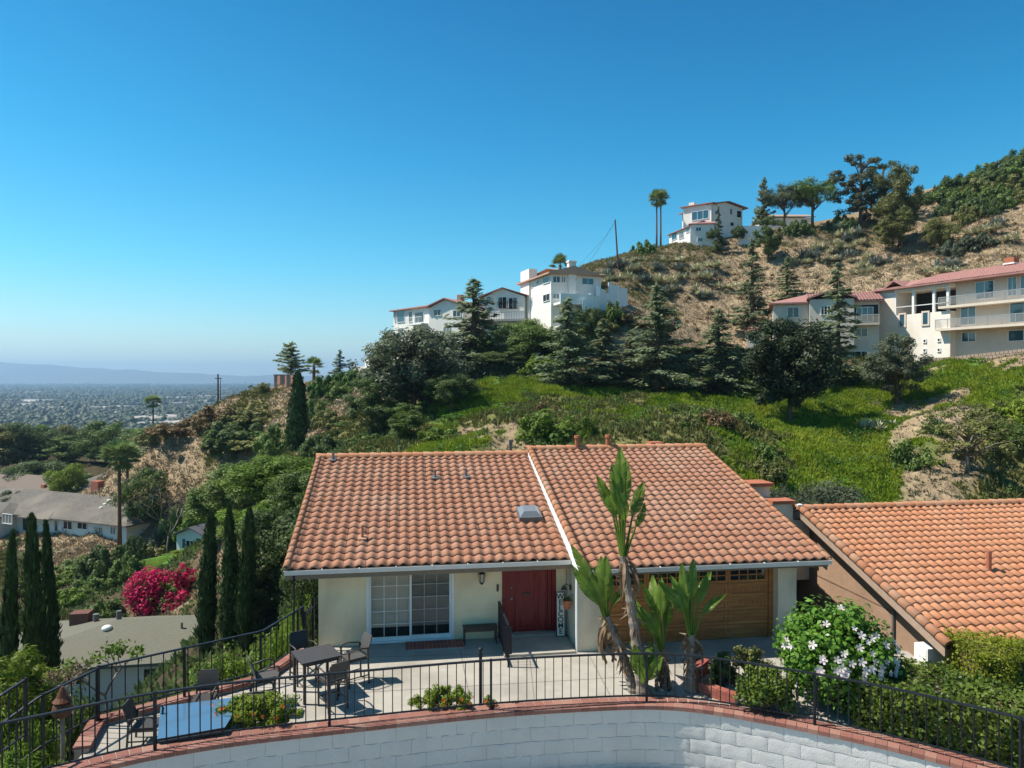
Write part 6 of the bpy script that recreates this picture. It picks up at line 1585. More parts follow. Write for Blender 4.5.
# agaves and cacti on the brown hill
def agave_mesh(key, seed, n, L, W, mt, spread=.0, heads=1):
    rs = np.random.RandomState(seed); parts = []
    for hd in range(heads):
        o = np.array([rs.randn() * spread, rs.randn() * spread, 0]); az = rs.rand(n) * 2 * PI; el = rs.uniform(.1, 1.35, n)
        d = np.stack([np.cos(az) * np.cos(el), np.sin(az) * np.cos(el), np.sin(el)], 1); ln = L * (.7 + .5 * rs.rand(n))
        parts.append(leaves(o + d * ln[:, None] * .5, d, np.cross(d, np.stack([-np.sin(az), np.cos(az), 0 * az], 1)) + rs.randn(n, 3) * .1, ln, W))
    return mesh_np(key, *join(parts), mt)
AG = [agave_mesh('agave_a', 1, 34, .9, .2, M['lf_agave'], .6, 6), agave_mesh('agave_b', 2, 34, 1.0, .22, M['lf_agave_blue'], .5, 5), agave_mesh('agave_c', 3, 30, .8, .22, M['lf_agave'], .7, 8)]
AP = [(640, 262), (655, 270), (668, 262), (630, 272), (648, 282), (690, 272), (700, 280), (712, 276), (680, 292), (694, 296), (705, 300), (720, 288), (664, 284), (676, 270), (716, 268), (684, 280), (660, 296), (641, 270),
      (836, 238), (846, 242), (852, 250), (840, 254), (855, 236), (832, 246), (862, 245), (848, 258), (858, 262), (866, 268), (838, 262), (826, 262), (872, 258), (878, 266), (812, 264), (800, 266), (808, 258), (824, 252), (844, 230),
      (996, 226), (990, 233), (1004, 243), (950, 268), (940, 274), (868, 274), (610, 276), (620, 282), (602, 286), (622, 268)]
for i, (px, py) in enumerate(AP):
    # march along the sight ray until it meets the terrain
    for D in np.arange(95, 140, .5):
        p = P(px, py, D)
        if h(p.x, p.y) > p.z: break
    o = link('agave', AG[i % 3]); o.location = (p.x, p.y, h(p.x, p.y) - .1); s = rnd.uniform(1.05, 1.75); o.scale = (s, s, s); o.rotation_euler = (0, 0, rnd.uniform(0, 6))
    tag(o, 'pale spiky agave clump on the brown hillside', 'agave', 'agaves on the brown hillside')
o = link('agave', AG[2]); p = P(874, 432, 64); o.location = (p.x, p.y, h(p.x, p.y)); o.scale = (.9, .9, 1.2); tag(o, 'single pale agave clump on the bright green slope', 'agave')


def hit(px, py, d0=40, d1=140):
    for D in np.arange(d0, d1, .5):
        p = P(px, py, D)
        if h(p.x, p.y) > p.z: return p
    return p


# bushes on the green slope and canyon
for key, px, py, wd, ht, mt, lb in [('bush_a', 545, 436, 62, 2.6, 'lf_bright', 'bright green bush just above the left part of the roof ridge'), ('bush_spiky', 590, 440, 26, 2.6, 'lf_bright', 'upright light green shrub behind the ridge near the roof vents'), ('bush_a', 547, 414, 24, 1.3, 'lf_brown', 'rust-topped shrub on the bare patch of the green slope'),
                                    ('bush_b', 716, 425, 40, 1.4, 'lf_brown', 'brown-green shrub right of the chimney behind the ridge'), ('bush_b', 740, 424, 38, 1.3, 'lf_mid', 'low green mound on the slope past the brown-green shrub'), ('bush_b', 690, 428, 30, 1.2, 'lf_olive', 'olive shrub between roof ridge and brown-green shrub'),
                                    ('bush_a', 762, 456, 34, 1.4, 'lf_mid', 'dark green mound beside the end of the house roof'), ('bush_a', 935, 432, 26, 1.6, 'lf_dark', 'dark shrub on the bare patch under the apartment wall'), ('bush_a', 912, 468, 40, 2.6, 'lf_mid', 'rounded mid-green bush at the lower edge of the bare patch'),
                                    ('bush_a', 1010, 420, 44, 2.4, 'lf_yellow', 'yellow-green bush at the frame edge on the bare slope'), ('bush_b', 985, 430, 40, 1.8, 'lf_olive', 'olive bush next to the yellow-green one'), ('bush_b', 765, 475, 40, 1.4, 'lf_olive', 'olive ground shrub near the neighbour chimney')]:
    p = hit(px, py); plant_at(key, p.x, p.y, ht, wd * p.y / FL, lb, 'shrub', 'shrub', mt, sink=.3)
Tr('airy', 968, 54, 402, 96, 'loose flowering olive tree behind the orange roof', 'tree', 'olive_tree', 'lf_olive', bark='bark_grey')
Tr('broad_b', 1016, 56, 418, 40, 'green tree cut by the frame edge behind the orange roof', 'tree', 'broadleaf_tree', 'lf_mid')
Tr('bush_fine', 828, 42, 478, 86, 'wispy grey-green shrub behind the gap between the two roofs', 'shrub', 'shrub', 'lf_grey', base=515)
Tr('bush_fine', 788, 41, 482, 50, 'thinner grey-green shrub next to the neighbour chimney', 'shrub', 'shrub', 'lf_grey', base=515)
Tr('bush_a', 730, 83, 368, 24, 'bright ivy mound at the foot of the end cedar', 'shrub', 'shrub', 'lf_bright')
Tr('bush_spiky', 1000, 83.5, 343, 18, 'ornamental grass tuft on the stepped wall', 'grass tuft', 'grass_tuft', 'gr_dry', base=352)
Tr('bush_spiky', 966, 85, 343, 24, 'larger ornamental grass tuft at the corner of the stepped wall', 'grass tuft', 'grass_tuft', 'gr_dry', base=352)
Tr('bush_a', 1018, 78, 332, 22, 'green shrub beside the lowest apartment windows at the frame edge', 'shrub', 'shrub', 'lf_mid', base=352)

# left spur and the hollow beside the house
for key, px, D, top, wd, mt, lb in [('bush_far', 222, 101, 402, 62, 'lf_brown', 'brown-green brush on top of the bare spur below the utility pole'), ('bush_far', 245, 100, 408, 56, 'lf_olive', 'olive brush right of the utility pole on the spur'), ('bush_far', 232, 97, 416, 60, 'lf_dark', 'dark brush hanging down the face of the spur'),
                                    ('bush_far', 244, 96, 420, 78, 'lf_dark', 'big dark brush on the spur face below the olive brush'), ('bush_far', 258, 93, 434, 66, 'lf_olive', 'olive brush low on the spur face near the lone cypress'),
                                    ('bush_far', 172, 103, 421, 52, 'lf_brown', 'brown brush on the low end of the spur'), ('bush_far', 152, 104, 432, 40, 'lf_olive', 'olive brush at the tip of the spur'), ('bush_a', 261, 110, 381, 22, 'lf_olive', 'small round olive shrub beside the brick wall on the spur'),
                                    ('bush_far', 310, 92, 396, 40, 'lf_mid', 'green bush beside the lone cypress'), ('bush_far', 330, 88, 408, 36, 'lf_olive', 'olive bush on the slope below the ivy hedge'), ('bush_far', 352, 84, 420, 40, 'lf_mid', 'mid-green bush between the lone cypress and the dark tree'),
                                    ('bush_far', 278, 88, 420, 46, 'lf_mid', 'green bush mass below the spur crest'), ('bush_far', 322, 70, 432, 50, 'lf_dark', 'dark bush just above the end of the roof ridge'), ('bush_far', 370, 66, 432, 46, 'lf_mid', 'green bush behind the roof ridge under the dark tree'), ('bush_far', 440, 60, 424, 50, 'lf_bright', 'bright bush above the roof at the shaded edge of the green slope'),
                                    ('bush_far', 465, 66, 428, 44, 'gr_cover', 'leafy groundcover mound at the shaded edge of the green slope')]:
    Tr(key, px, D, top, wd, lb, 'bush', 'bush', mt)
for key, px, D, top, wd, mt, lb in [('broad_a', 275, 58, 455, 88, 'lf_bright', 'big feathery light green tree left of the house roof'), ('broad_c', 228, 66, 466, 72, 'lf_mid', 'mid-green tree between the spur and the feathery tree'), ('broad_b', 252, 52, 500, 66, 'lf_bright', 'light green tree behind the right-hand cypresses'), ('broad_b', 280, 40, 508, 84, 'lf_dark', 'dark shaded tree close to the left end of the roof'),
                                    ('broad_a', 300, 47, 470, 56, 'lf_mid', 'green tree touching the roof edge'), ('broad_c', 250, 38, 560, 60, 'lf_dark', 'dark tree behind the terrace railing'), ('broad_b', 306, 33, 548, 50, 'lf_dark', 'dark tree under the roof overhang beside the house wall')]:
    Tr(key, px, D, top, wd, lb, 'tree', 'broadleaf_tree', mt)
# cypresses
G1 = 'three cypresses near the left frame edge'; G2 = 'three cypresses beside the feathery tree'
Tr('cypress_a', 11, 31, 530, 21, 'leftmost and smallest cypress of the trio by the grey roof', 'tree', 'cypress_tree', group=G1)
Tr('cypress_b', 32, 32, 513, 23, 'middle cypress of the trio by the grey roof, its tip the highest', 'tree', 'cypress_tree', group=G1)
Tr('cypress_a', 46, 33, 520, 20, 'cypress of the trio by the grey roof that stands nearest the roof', 'tree', 'cypress_tree', group=G1)
Tr('cypress_b', 208, 37, 510, 19, 'cypress standing in front of the pale cottage', 'tree', 'cypress_tree', group=G2)
Tr('cypress_a', 229, 36.5, 502, 20, 'middle cypress between the pale cottage and the dark trees', 'tree', 'cypress_tree', group=G2)
Tr('cypress_b', 247, 36, 506, 19, 'cypress closest to the tile roof', 'tree', 'cypress_tree', group=G2)
# shrubs under the terrace railing
for key, px, D, top, wd, mt, lb, base in [('bush_fine', 238, 21.5, 640, 84, 'lf_bright', 'bright green shrub behind the middle of the terrace railing', 705), ('bush_fine', 285, 21, 610, 62, 'lf_bright', 'taller bright shrub behind the terrace railing near the gate', 690), ('bush_fine', 210, 21, 655, 60, 'lf_mid', 'mid-green shrub behind the terrace railing', 712),
                                          ('bush_fine', 298, 23, 596, 34, 'lf_bright', 'upright light shoots next to the rain chain', 668), ('bush_a', 262, 24, 628, 60, 'lf_mid', 'green shrub deeper behind the terrace railing', 700),
                                          ('bush_fine', 70, 16.5, 680, 66, 'lf_mid', 'green shrub behind the clay lantern', 780), ('bush_fine', 20, 14.2, 700, 70, 'lf_bright', 'green shrub under the tall feathery one', 800), ('bush_spiky', 22, 13.0, 738, 60, 'lf_bright', 'broad-leaved plant in the bottom corner by the railing', 800)]:
    Tr(key, px, D, top, wd, lb, 'shrub', 'shrub', mt, base=base)
# pruned plumeria-like tree with thick grey stems
def bare_tree(label, p, H_, seed, r=.05, lm='lf_bright', n=90, name='bare_tree', mt='bark_grey', depth=4):
    rs_ = random.Random(seed); t = thing(name, label, 'tree', p); mb = MB(); tips = []
    def grow(b, d, L_, r_, k):
        e = b + d * L_; mid_ = b.lerp(e, .5) + Vector((rs_.uniform(-1, 1), rs_.uniform(-1, 1), 0)) * L_ * .1
        mb.tube([b, mid_, e], [r_, r_ * .85, r_ * .7], 6)
        if k == 0: tips.append(e); return
        for i in range(2 + (k > 2)):
            a = Vector((rs_.uniform(-1, 1), rs_.uniform(-1, 1), rs_.uniform(.1, .8))).normalized(); grow(e, (d * .55 + a * .75).normalized(), L_ * rs_.uniform(.62, .85), r_ * .68, k - 1)
    grow(Vector((0, 0, -.3)), Vector((0, 0, 1)), H_ * .38, r, depth); mb.build('trunk', M[mt], t, True)
    if n:
        rn_ = np.random.RandomState(seed); c = np.array([tuple(x) for x in tips]); i = rn_.randint(0, len(c), n); a = rn_.randn(n, 3)
        link('foliage', mesh_np('foliage', *leaves(c[i] + rn_.randn(n, 3) * H_ * .05, a, rn_.randn(n, 3), H_ * .07, H_ * .03), M[lm]), t)
    return t
bare_tree('bare-stemmed succulent tree with thick grey branches behind the corner of the terrace railing', P(104, 712, 17.5), 1.8, 5, .04, 'lf_bright', 420, depth=3)
bare_tree('dead brown shrub with curling branches behind the clay lantern', P(72, 720, 15.5), 1.35, 9, .022, 'dead', 260, 'dead_shrub', 'rock', 4)
def thin(px, D, base, H_, seed, label, lm='lf_olive', n=140): return bare_tree(label, P(px, base, D), H_, seed, .12, lm, n, 'bare_tree', 'bark_grey', 5)
thin(168, 80, 560, 8, 14, 'thin nearly leafless tree in front of the ranch house corner', 'lf_brown')
# bougainvillea
p = P(155, 616, 57)
BOUG = (p.x, p.y, p.z)
# valley shrubs and trees
for key, px, D, top, wd, mt, lb, cat in [('broad_b', 66, 106, 463, 36, 'lf_yellow', 'bright yellow-green tree in front of the brown hip roofs', 'tree'), ('broad_b', 146, 92, 468, 48, 'lf_mid', 'loose pale-leaved tree behind the ranch house', 'tree'), ('airy', 128, 94, 468, 30, 'lf_grey', 'smaller airy tree next to the palm trunk', 'tree'), ('broad_b', 8, 102, 490, 30, 'lf_dark', 'dark tree at the left end of the ranch house', 'tree'),
                                         ('bush_far', 102, 72, 541, 54, 'lf_dark', 'large dark bush below the ranch house corner', 'bush'), ('bush_far', 128, 70, 553, 40, 'lf_mid', 'green bush right of the large dark bush', 'bush'), ('bush_far', 132, 78, 532, 26, 'lf_dark', 'dark shrub against the ranch house side wall', 'bush'), ('bush_far', 160, 84, 528, 30, 'lf_grey', 'grey shrub at the back corner of the ranch house', 'bush'),
                                         ('bush_far', 90, 66, 575, 44, 'lf_mid', 'green shrub on the bank above the grey roof', 'bush'), ('bush_far', 64, 62, 588, 40, 'lf_bright', 'bright shrub on the bank behind the cypress trio', 'bush'), ('bush_far', 105, 58, 598, 44, 'lf_mid', 'shrub between the brick chimney and the bougainvillea', 'bush'), ('bush_far', 186, 70, 550, 40, 'lf_yellow', 'yellow-green shrub under the cottage window', 'bush'),
                                         ('bush_far', 150, 80, 543, 44, 'lf_olive', 'low olive flower border above the lawn', 'bush'), ('bush_far', 196, 60, 575, 44, 'lf_olive', 'olive shrub between the bougainvillea and the cypresses', 'bush'), ('bush_far', 176, 63, 566, 40, 'lf_olive', 'olive shrub above the bougainvillea', 'bush'), ('bush_far', 15, 68, 580, 36, 'lf_olive', 'dry olive shrub at the frame edge under the ranch house', 'bush'), ('bush_far', 12, 40, 660, 60, 'lf_mid', 'green shrub at the feet of the cypress trio', 'bush')]:
    Tr(key, px, D, top, wd, lb, cat, 'broadleaf_tree' if cat == 'tree' else 'bush', mt)
Tr('palm_tall', 119, 84, 437, 40, 'tall skinny palm in front of the ranch house', 'palm', 'palm_tree', 'lf_palm', base=548)
Tr('palm_tall', 127, 97, 443, 34, 'second skinny palm half hidden behind the tallest one', 'palm', 'palm_tree', 'lf_palm', base=512)
Tr('palm_tall', 153, 205, 394, 20, 'distant palm standing clear above the far trees', 'palm', 'palm_tree', 'lf_palm', base=440)
FT = 'trees massed beyond the valley houses'
for i in range(46):
    px = rnd.uniform(-20, 215); D = rnd.uniform(128, 260)
    if px > 130: D = rnd.uniform(150, 260)
    x = (px - CX) / FL * D; key = rnd.choice(['broad_a', 'broad_b', 'broad_c', 'broad_b'])
    plant_at(key, x, D, rnd.uniform(6.5, 10.5), rnd.uniform(8, 13), 'dark green tree in the mass beyond the valley houses', 'tree', 'broadleaf_tree', rnd.choice(['lf_dark', 'lf_mid', 'lf_bright', 'lf_olive']), group=FT, sink=.5)

# ------------------------------------------------------------------ grass and scrub (uncountable)
def tufts(name, label, n, xr, yr, want, thr, blades, L, W, mt, lean=.5, seed=1, big=None):
    rs = np.random.RandomState(seed); x = rs.uniform(*xr, n); y = rs.uniform(*yr, n)
    c = cover(x, y); wgt = sum(c[:, TY.index(t)] for t in want); k = (wgt > thr + .3 * (rs.rand(n) - .5)) & ~inside_pad(x, y)
    if big: k &= vnoise(x * big + seed, y * big) + .6 * vnoise(x * big * 3.7, y * big * 3.7 + seed) > (-.34 if seed == 1 else 0)
    x, y = x[k], y[k]; z = hts(x, y); nn = len(x)
    idx = np.repeat(np.arange(nn), blades); m_ = len(idx); az = rs.rand(m_) * 2 * PI; l = rs.rand(m_) * lean
    d = unit(np.stack([np.cos(az) * l, np.sin(az) * l, np.ones(m_)], 1)); ln = L * (.55 + .8 * rs.rand(m_)) * (.7 + .7 * (vnoise(x * .8, y * .8)[idx] + .5))
    b_ = np.stack([x[idx], y[idx], z[idx]], 1) + np.stack([np.cos(az), np.sin(az), 0 * az], 1) * W * .7
    o = link(name, mesh_np(name, *leaves(b_ + d * ln[:, None] * .42, d, rs.randn(m_, 3) * [1, 1, .2], ln, W), M[mt])); tag(o, label, name.replace('_', ' '), kind='stuff'); return o
def mounds(name, label, n, xr, yr, want, thr, mt, seed, per=60, R=.5, L=.3):
    rs = np.random.RandomState(seed); x = rs.uniform(*xr, n); y = rs.uniform(*yr, n); c = cover(x, y); k = sum(c[:, TY.index(t)] for t in want) > thr; x, y = x[k], y[k]
    cc = np.stack([x, y, hts(x, y) + .1], 1); r = R * (.5 + rs.rand(len(x)))
    o = link(name, mesh_np(name, *clusters_leaves(cc, r, per, L, L * .5, rs, .8), M[mt])); tag(o, label, 'scrub', kind='stuff')
mounds('ivy_mounds', 'rounded leafy ground cover mounds on the canyon slope', 620, (-16, 75), (40, 86), 'go', .5, 'gr_cover', 18, 160, .8, .16)
tufts('green_grass', 'lush green grass covering the canyon slope behind the house', 170000, (-16, 75), (40, 88), 'g', .45, 4, .34, .085, 'gr_green', 1.5, 1, .16)
tufts('ground_cover', 'leafy green ground cover in patches on the canyon slope', 22000, (-16, 75), (40, 88), 'gd', .4, 5, .24, .15, 'gr_cover', 1.6, 2, .2)
tufts('dry_grass', 'dry straw-coloured grass on the bare slopes', 60000, (-15, 90), (86, 134), 'tb', .5, 3, .28, .09, 'gr_dry', .9, 3)
tufts('dry_grass', 'dry straw-coloured grass on the spur and the valley bank', 36000, (-75, -12), (50, 112), 't', .5, 3, .36, .15, 'gr_dry', .9, 4)
tufts('dry_scrub', 'low brown scrub dotted over the bare hill', 7000, (5, 90), (88, 136), 'b', .5, 12, .5, .12, 'lf_olive', 1.4, 5)
tufts('olive_scrub', 'olive scrub on the rough parts of the slopes', 60000, (-75, 80), (40, 112), 'o', .4, 8, .45, .16, 'lf_olive', 1.2, 6)
tufts('leaf_scrub', 'dark ground foliage under the trees', 20000, (-60, 60), (26, 112), 'd', .5, 7, .5, .25, 'lf_dark', 1.3, 7)
tufts('dry_grass', 'thin dry grass on the bare patches of the canyon slope', 14000, (-15, 75), (46, 86), 't', .5, 3, .2, .08, 'gr_dry', 1.3, 14)
tufts('weeds', 'grey green weeds on the bare patches of the canyon slope', 12000, (-15, 75), (46, 86), 't', .4, 6, .24, .1, 'lf_grey', 1.5, 15)
mounds('dry_brush', 'rounded dry brush dotted over the bare hillside', 420, (0, 90), (88, 134), 'tb', .5, 'lf_brown', 8)
mounds('dry_brush', 'rounded dry brush dotted over the bare spur face', 260, (-60, -20), (76, 110), 't', .5, 'gr_dry', 9, R=.7)
mounds('grey_brush', 'grey green brush dotted over the bare hillside', 260, (5, 90), (88, 134), 'tb', .5, 'lf_grey', 10, R=.6)

# ------------------------------------------------------------------ the plain: town and trees
def town(seed=5):
    rs = np.random.RandomState(seed)
    n = 1900; D = 420 * (6500 / 420) ** rs.rand(n); px = rs.uniform(-60, 270, n); x = (px - CX) / FL * D
    big = rs.rand(n) < .075
    w_ = np.where(big, rs.uniform(40, 130, n), rs.uniform(10, 26, n)); d_ = np.where(big, rs.uniform(25, 60, n), rs.uniform(9, 18, n)); hh = np.where(big, rs.uniform(7, 15, n), rs.uniform(3.5, 7, n))
    zg = height_raw(x, D); a = rs.uniform(-.3, .3, n); ca_, sa = np.cos(a), np.sin(a)
    cor = np.array([(-1, -1), (1, -1), (1, 1), (-1, 1)]) * .5
    V = []
    for zz in (0, 1):
        for c in cor: V.append(np.stack([x + c[0] * w_ * ca_ - c[1] * d_ * sa, D + c[0] * w_ * sa + c[1] * d_ * ca_, zg - 1 + zz * (hh + 1)], 1))
    # pitched roofs on the small ones
    for s_ in (-.5, .5): V.append(np.stack([x + s_ * w_ * ca_, D + s_ * w_ * sa, zg + hh + np.where(big, .0, 2.0)], 1))
    V = np.stack(V, 1).reshape(-1, 3); o = np.arange(n)[:, None] * 10
    Q = np.concatenate([o + np.array([f]) for f in ((0, 1, 5, 4), (1, 2, 6, 5), (2, 3, 7, 6), (3, 0, 4, 7), (4, 5, 9, 8), (6, 7, 8, 9))]); T3 = np.concatenate([o + np.array([f]) for f in ((5, 6, 9), (7, 4, 8))])
    m_ = mat('town_walls', (.5, .48, .45), (.4, .38, .35), .01, .9, island=[(.42, .40, .37), (.24, .18, .14), (.55, .54, .52), (.18, .17, .165), (.42, .36, .31), (.68, .68, .68)])
    tag(link('town', mesh_np('town', V, [Q, T3], m_)), 'pale buildings of the town spread over the hazy plain', 'town', kind='stuff')
    import bmesh
    bm = bmesh.new(); bmesh.ops.create_icosphere(bm, subdivisions=1, radius=1); bm.verts.ensure_lookup_table()
    iv = np.array([v.co[:] for v in bm.verts]); fi = np.array([[v.index for v in f.verts] for f in bm.faces]); bm.free()
    n = 24000; D = 300 * (7500 / 300) ** (rs.rand(n) ** .8); px = rs.uniform(-60, 275, n); x = (px - CX) / FL * D; k = vnoise(x * .006, D * .006) > -.36; x, D = x[k], D[k]; n = len(x)
    r = rs.uniform(3.5, 8, n) * (1 + D / 9000); zg = height_raw(x, D); tall = rs.uniform(.8, 1.5, n)
    # each crown is four lumps
    P4 = []
    for j in range(4):
        c = np.stack([x + rs.randn(n) * r * .55, D + rs.randn(n) * r * .55, zg + r * tall * rs.uniform(.55, 1.05, n)], 1)
        v = iv[None] * (r * rs.uniform(.4, .75, n))[:, None, None] * (1 + .3 * rs.randn(n, len(iv), 1)) + c[:, None]
        P4.append(v.reshape(-1, 3))
    V = np.concatenate(P4); F = (fi[None] + (np.arange(4 * n) * len(iv))[:, None, None]).reshape(-1, 3)
    tag(link('town_trees', mesh_np('town_trees', V, F, leafmat('town_tree_leaf', [(.014, .027, .010), (.026, .042, .016), (.046, .058, .024)], .05))), 'trees spread among the buildings of the plain', 'trees', kind='stuff')
town()

# ------------------------------------------------------------------ planting round the patio
def flowers(o, mesh, spots, nm='flower'):
    for (p, d, s) in spots:
        f = link(nm, mesh, o); f.location = p; f.rotation_mode = 'QUATERNION'; f.rotation_quaternion = Vector(d).to_track_quat('Z', 'Y'); f.scale = (s, s, s)
def flower_mesh(name, mt, r=.075, n=5, cup=.25):
    V = []; F = []
    for i in range(n):
        a = 2 * PI * i / n; w_ = PI / n * .95
        o = len(V); c = lambda rr, aa, zz: (rr * math.cos(aa), rr * math.sin(aa), zz)
        V += [(0, 0, 0), c(r * .65, a - w_ * .75, r * cup), c(r, a - w_ * .4, r * cup * 1.5), c(r * 1.02, a + w_ * .4, r * cup * 1.3), c(r * .65, a + w_ * .75, r * cup)]; F.append((o, o + 1, o + 2, o + 3, o + 4))
    return mesh_np(name, np.array(V), np.array(F), mt)
FL_H = flower_mesh('hibiscus_flower', M['petal']); FL_O = flower_mesh('orange_flower', M['lf_orange'], .035, 5, .8)
def shrub(name, label, cat, c, rx, ry, H_, ncl, per, L_, W_, mt, seed, fl=None, nfl=0, fs=1.0, cr=(.2, .36)):
    rs = np.random.RandomState(seed); t = thing(name, label, cat, c)
    d = unit(rs.randn(ncl * 2, 3)); d = d[d[:, 2] > -.85][:ncl]; k = .86 + .26 * rs.rand(len(d)); rad = rs.rand(len(d)) ** .35
    cc = np.stack([d[:, 0] * rx * k * rad * .82, d[:, 1] * ry * k * rad * .82, H_ * .5 + d[:, 2] * H_ * .44 * k * rad], 1); cr_ = (cr[0] + (cr[1] - cr[0]) * rs.rand(len(cc))) * min(rx, H_ * .6)
    link('foliage', mesh_np(name + '_foliage', *clusters_leaves(cc, cr_, per, L_, W_, rs, 1), M[mt]), t)
    mb = MB()
    for i in range(min(16, len(cc))): e = Vector(cc[i]); mb.tube([(rs.uniform(-.1, .1), rs.uniform(-.1, .1), -.05), tuple(e * .5 + Vector((0, 0, .1))), tuple(e)], [.025, .018, .008], 5)
    mb.build('stem', M['bark'], t)
    if fl:
        sp = []
        for i in range(nfl):
            dd = rs.randn(3); dd[1] = -abs(dd[1]) * 1.1 - .2; dd[2] = abs(dd[2]) * .7 - .15; dd = dd / np.linalg.norm(dd); sp.append((Vector((dd[0] * rx * .99, dd[1] * ry * .99, H_ * .52 + dd[2] * H_ * .5)), (dd[0], dd[1] - .4, dd[2] + .25), fs * rs.uniform(.75, 1.2)))
        flowers(t, fl, sp)
    return t
shrub('hibiscus_bush', 'big glossy hibiscus bush covered in pale pink flowers beside the driveway', 'hibiscus', (7.42, 16.2, 0), 1.32, 1.15, 2.32, 240, 75, .125, .08, 'lf_hib', 4, FL_H, 60, 1.1)
shrub('shrub', 'dark green rounded shrub between the brick planter and the hibiscus', 'shrub', G(767, 712, 0), .82, .7, 1.02, 60, 80, .085, .05, 'lf_hedge', 6)
shrub('shrub', 'small pale shrub with reddish tips behind the dark rounded shrub', 'shrub', G(752, 682, 0), .6, .55, .85, 36, 70, .08, .045, 'lf_olive', 7)
shrub('shrub', 'dark glossy shrub right behind the brick planter', 'shrub', G(722, 686, 0), .4, .4, .8, 26, 70, .09, .06, 'lf_dark', 17)
shrub('flowering_shrub', 'low green shrub with orange blooms behind the front railing by the glass table', 'shrub', G(258, 732, .0), 1.02, .42, .80, 110, 90, .075, .03, 'lf_yellow', 8, FL_O, 9, 1.1)
shrub('flowering_shrub', 'small green shrub with orange blooms next to the ball-topped post', 'shrub', G(444, 712, .0), .85, .36, .55, 60, 80, .07, .03, 'lf_yellow', 9, FL_O, 6, 1.1)
shrub('flowering_shrub', 'tiny sprig with red-orange buds at the foot of the ball-topped post', 'shrub', G(489, 712, .0), .14, .14, .36, 10, 50, .06, .03, 'lf_bright', 10, FL_O, 5, 1.1, (.4, .6))
shrub('bougainvillea', 'large rounded magenta bougainvillea above the grey roof', 'bougainvillea', (BOUG[0] - .5, BOUG[1], BOUG[2] - .2), 2.15, 1.8, 4.0, 150, 60, .2, .14, 'lf_bract', 41)
shrub('bougainvillea', 'lower magenta bougainvillea arm reaching towards the cypresses', 'bougainvillea', (BOUG[0] + 2.0, BOUG[1] - .6, BOUG[2] - .2), 1.35, 1.2, 2.5, 60, 60, .2, .14, 'lf_bract', 42)
shrub('bougainvillea', 'upper magenta spray of bougainvillea behind the green bush', 'bougainvillea', (BOUG[0] + 1.6, BOUG[1] + 1.2, BOUG[2]), 1.0, 1.0, 4.3, 40, 50, .2, .14, 'lf_bract', 43)
shrub('bush', 'green leafy bush in the middle of the magenta bougainvillea', 'bush', (BOUG[0] + 1.2, BOUG[1] - .5, BOUG[2] - .2), 1.0, .8, 3.0, 40, 60, .2, .13, 'lf_mid', 44)
shrub('shrub', 'tall yellow-green feathery shrub at the left frame edge', 'shrub', (P(22, 640, 15.8).x, 15.8, -1.7), 1.0, .9, 3.4, 150, 80, .16, .03, 'lf_yellow', 51, None, 0, 1, (.14, .26))
# hedges along the wall on the right
hd = [(8.9, 14.5, 1.18), (10.2, 13.7, 1.15), (11.6, 12.6, 1.2)]
hedge('dark leafy hedge running along the brick cap towards the frame corner', 8.0, 13.5, 0, 1.7, 0, 1.15, 15000, .1, .062, 'lf_hedge', 21, math.radians(-36), (7.35, 15.2, -.05))
hedge('wide hedge with yellowing tips between the hibiscus and the neighbouring house', 9.0, 13.0, 0, 1.9, 0, 1.1, 12000, .11, .066, 'lf_hedge', 22, math.radians(-16), (8.9, 16.5, -.8))
hedge('clipped golden-green hedge in front of the orange tile roof', 0, 3.6, 0, 1.8, 0, 1.35, 16000, .075, .04, 'lf_gold', 23, math.radians(-6), (11.0, 16.6, -.35))
Tr('bush_fine', 783, 20.9, 562, 22, 'dark climbing plant on the house corner by the garage', 'climber', 'climbing_plant', 'lf_dark', base=640, depth=.3)


# giant bird of paradise
def paddle(L_, W_, droop, fold, split, seed):
    """leaf blade along +x from the origin, bending down, torn into ribbons along the side veins; fold = V angle"""
    rs = np.random.RandomState(seed); V = []; F = []
    width = lambda t: W_ * .5 * (math.sin(PI * min(1, t * .96 + .04) ** .72)) ** .7
    spine = lambda t: (L_ * (t - .10 * droop * t * t), -droop * L_ * t * t * .5)
    for side in (-1, 1):
        t = 0.0
        while t < 1 - 1e-6:
            t1 = min(1.0, t + (rs.uniform(.05, .22) if split else .12)); n = max(2, int((t1 - t) / .03)); sag = rs.uniform(-.05, .28) if split else 0; gap = rs.uniform(.0, .012) if split else 0; rag = rs.uniform(.96, 1.02)
            o = len(V)
            for i in range(n + 1):
                tt = t + (t1 - t) * i / n; x, z = spine(tt); wd = width(tt) * rag; sl = .10 * L_
                for k, fr in enumerate((0, .35, .7, 1.0)):
                    ga = gap * L_ * fr * ((i == 0) - (i == n)); an = fold - sag * fr - .35 * fr * fr
                    V.append((x + sl * fr * fr * .8 + ga, side * wd * fr * math.cos(an), z + wd * fr * math.sin(an)))
            for i in range(n):
                for k in range(3): q = o + i * 4 + k; F.append((q, q + 1, q + 5, q + 4) if side > 0 else (q + 4, q + 5, q + 1, q))
            t = t1
    return np.array(V), np.array(F)
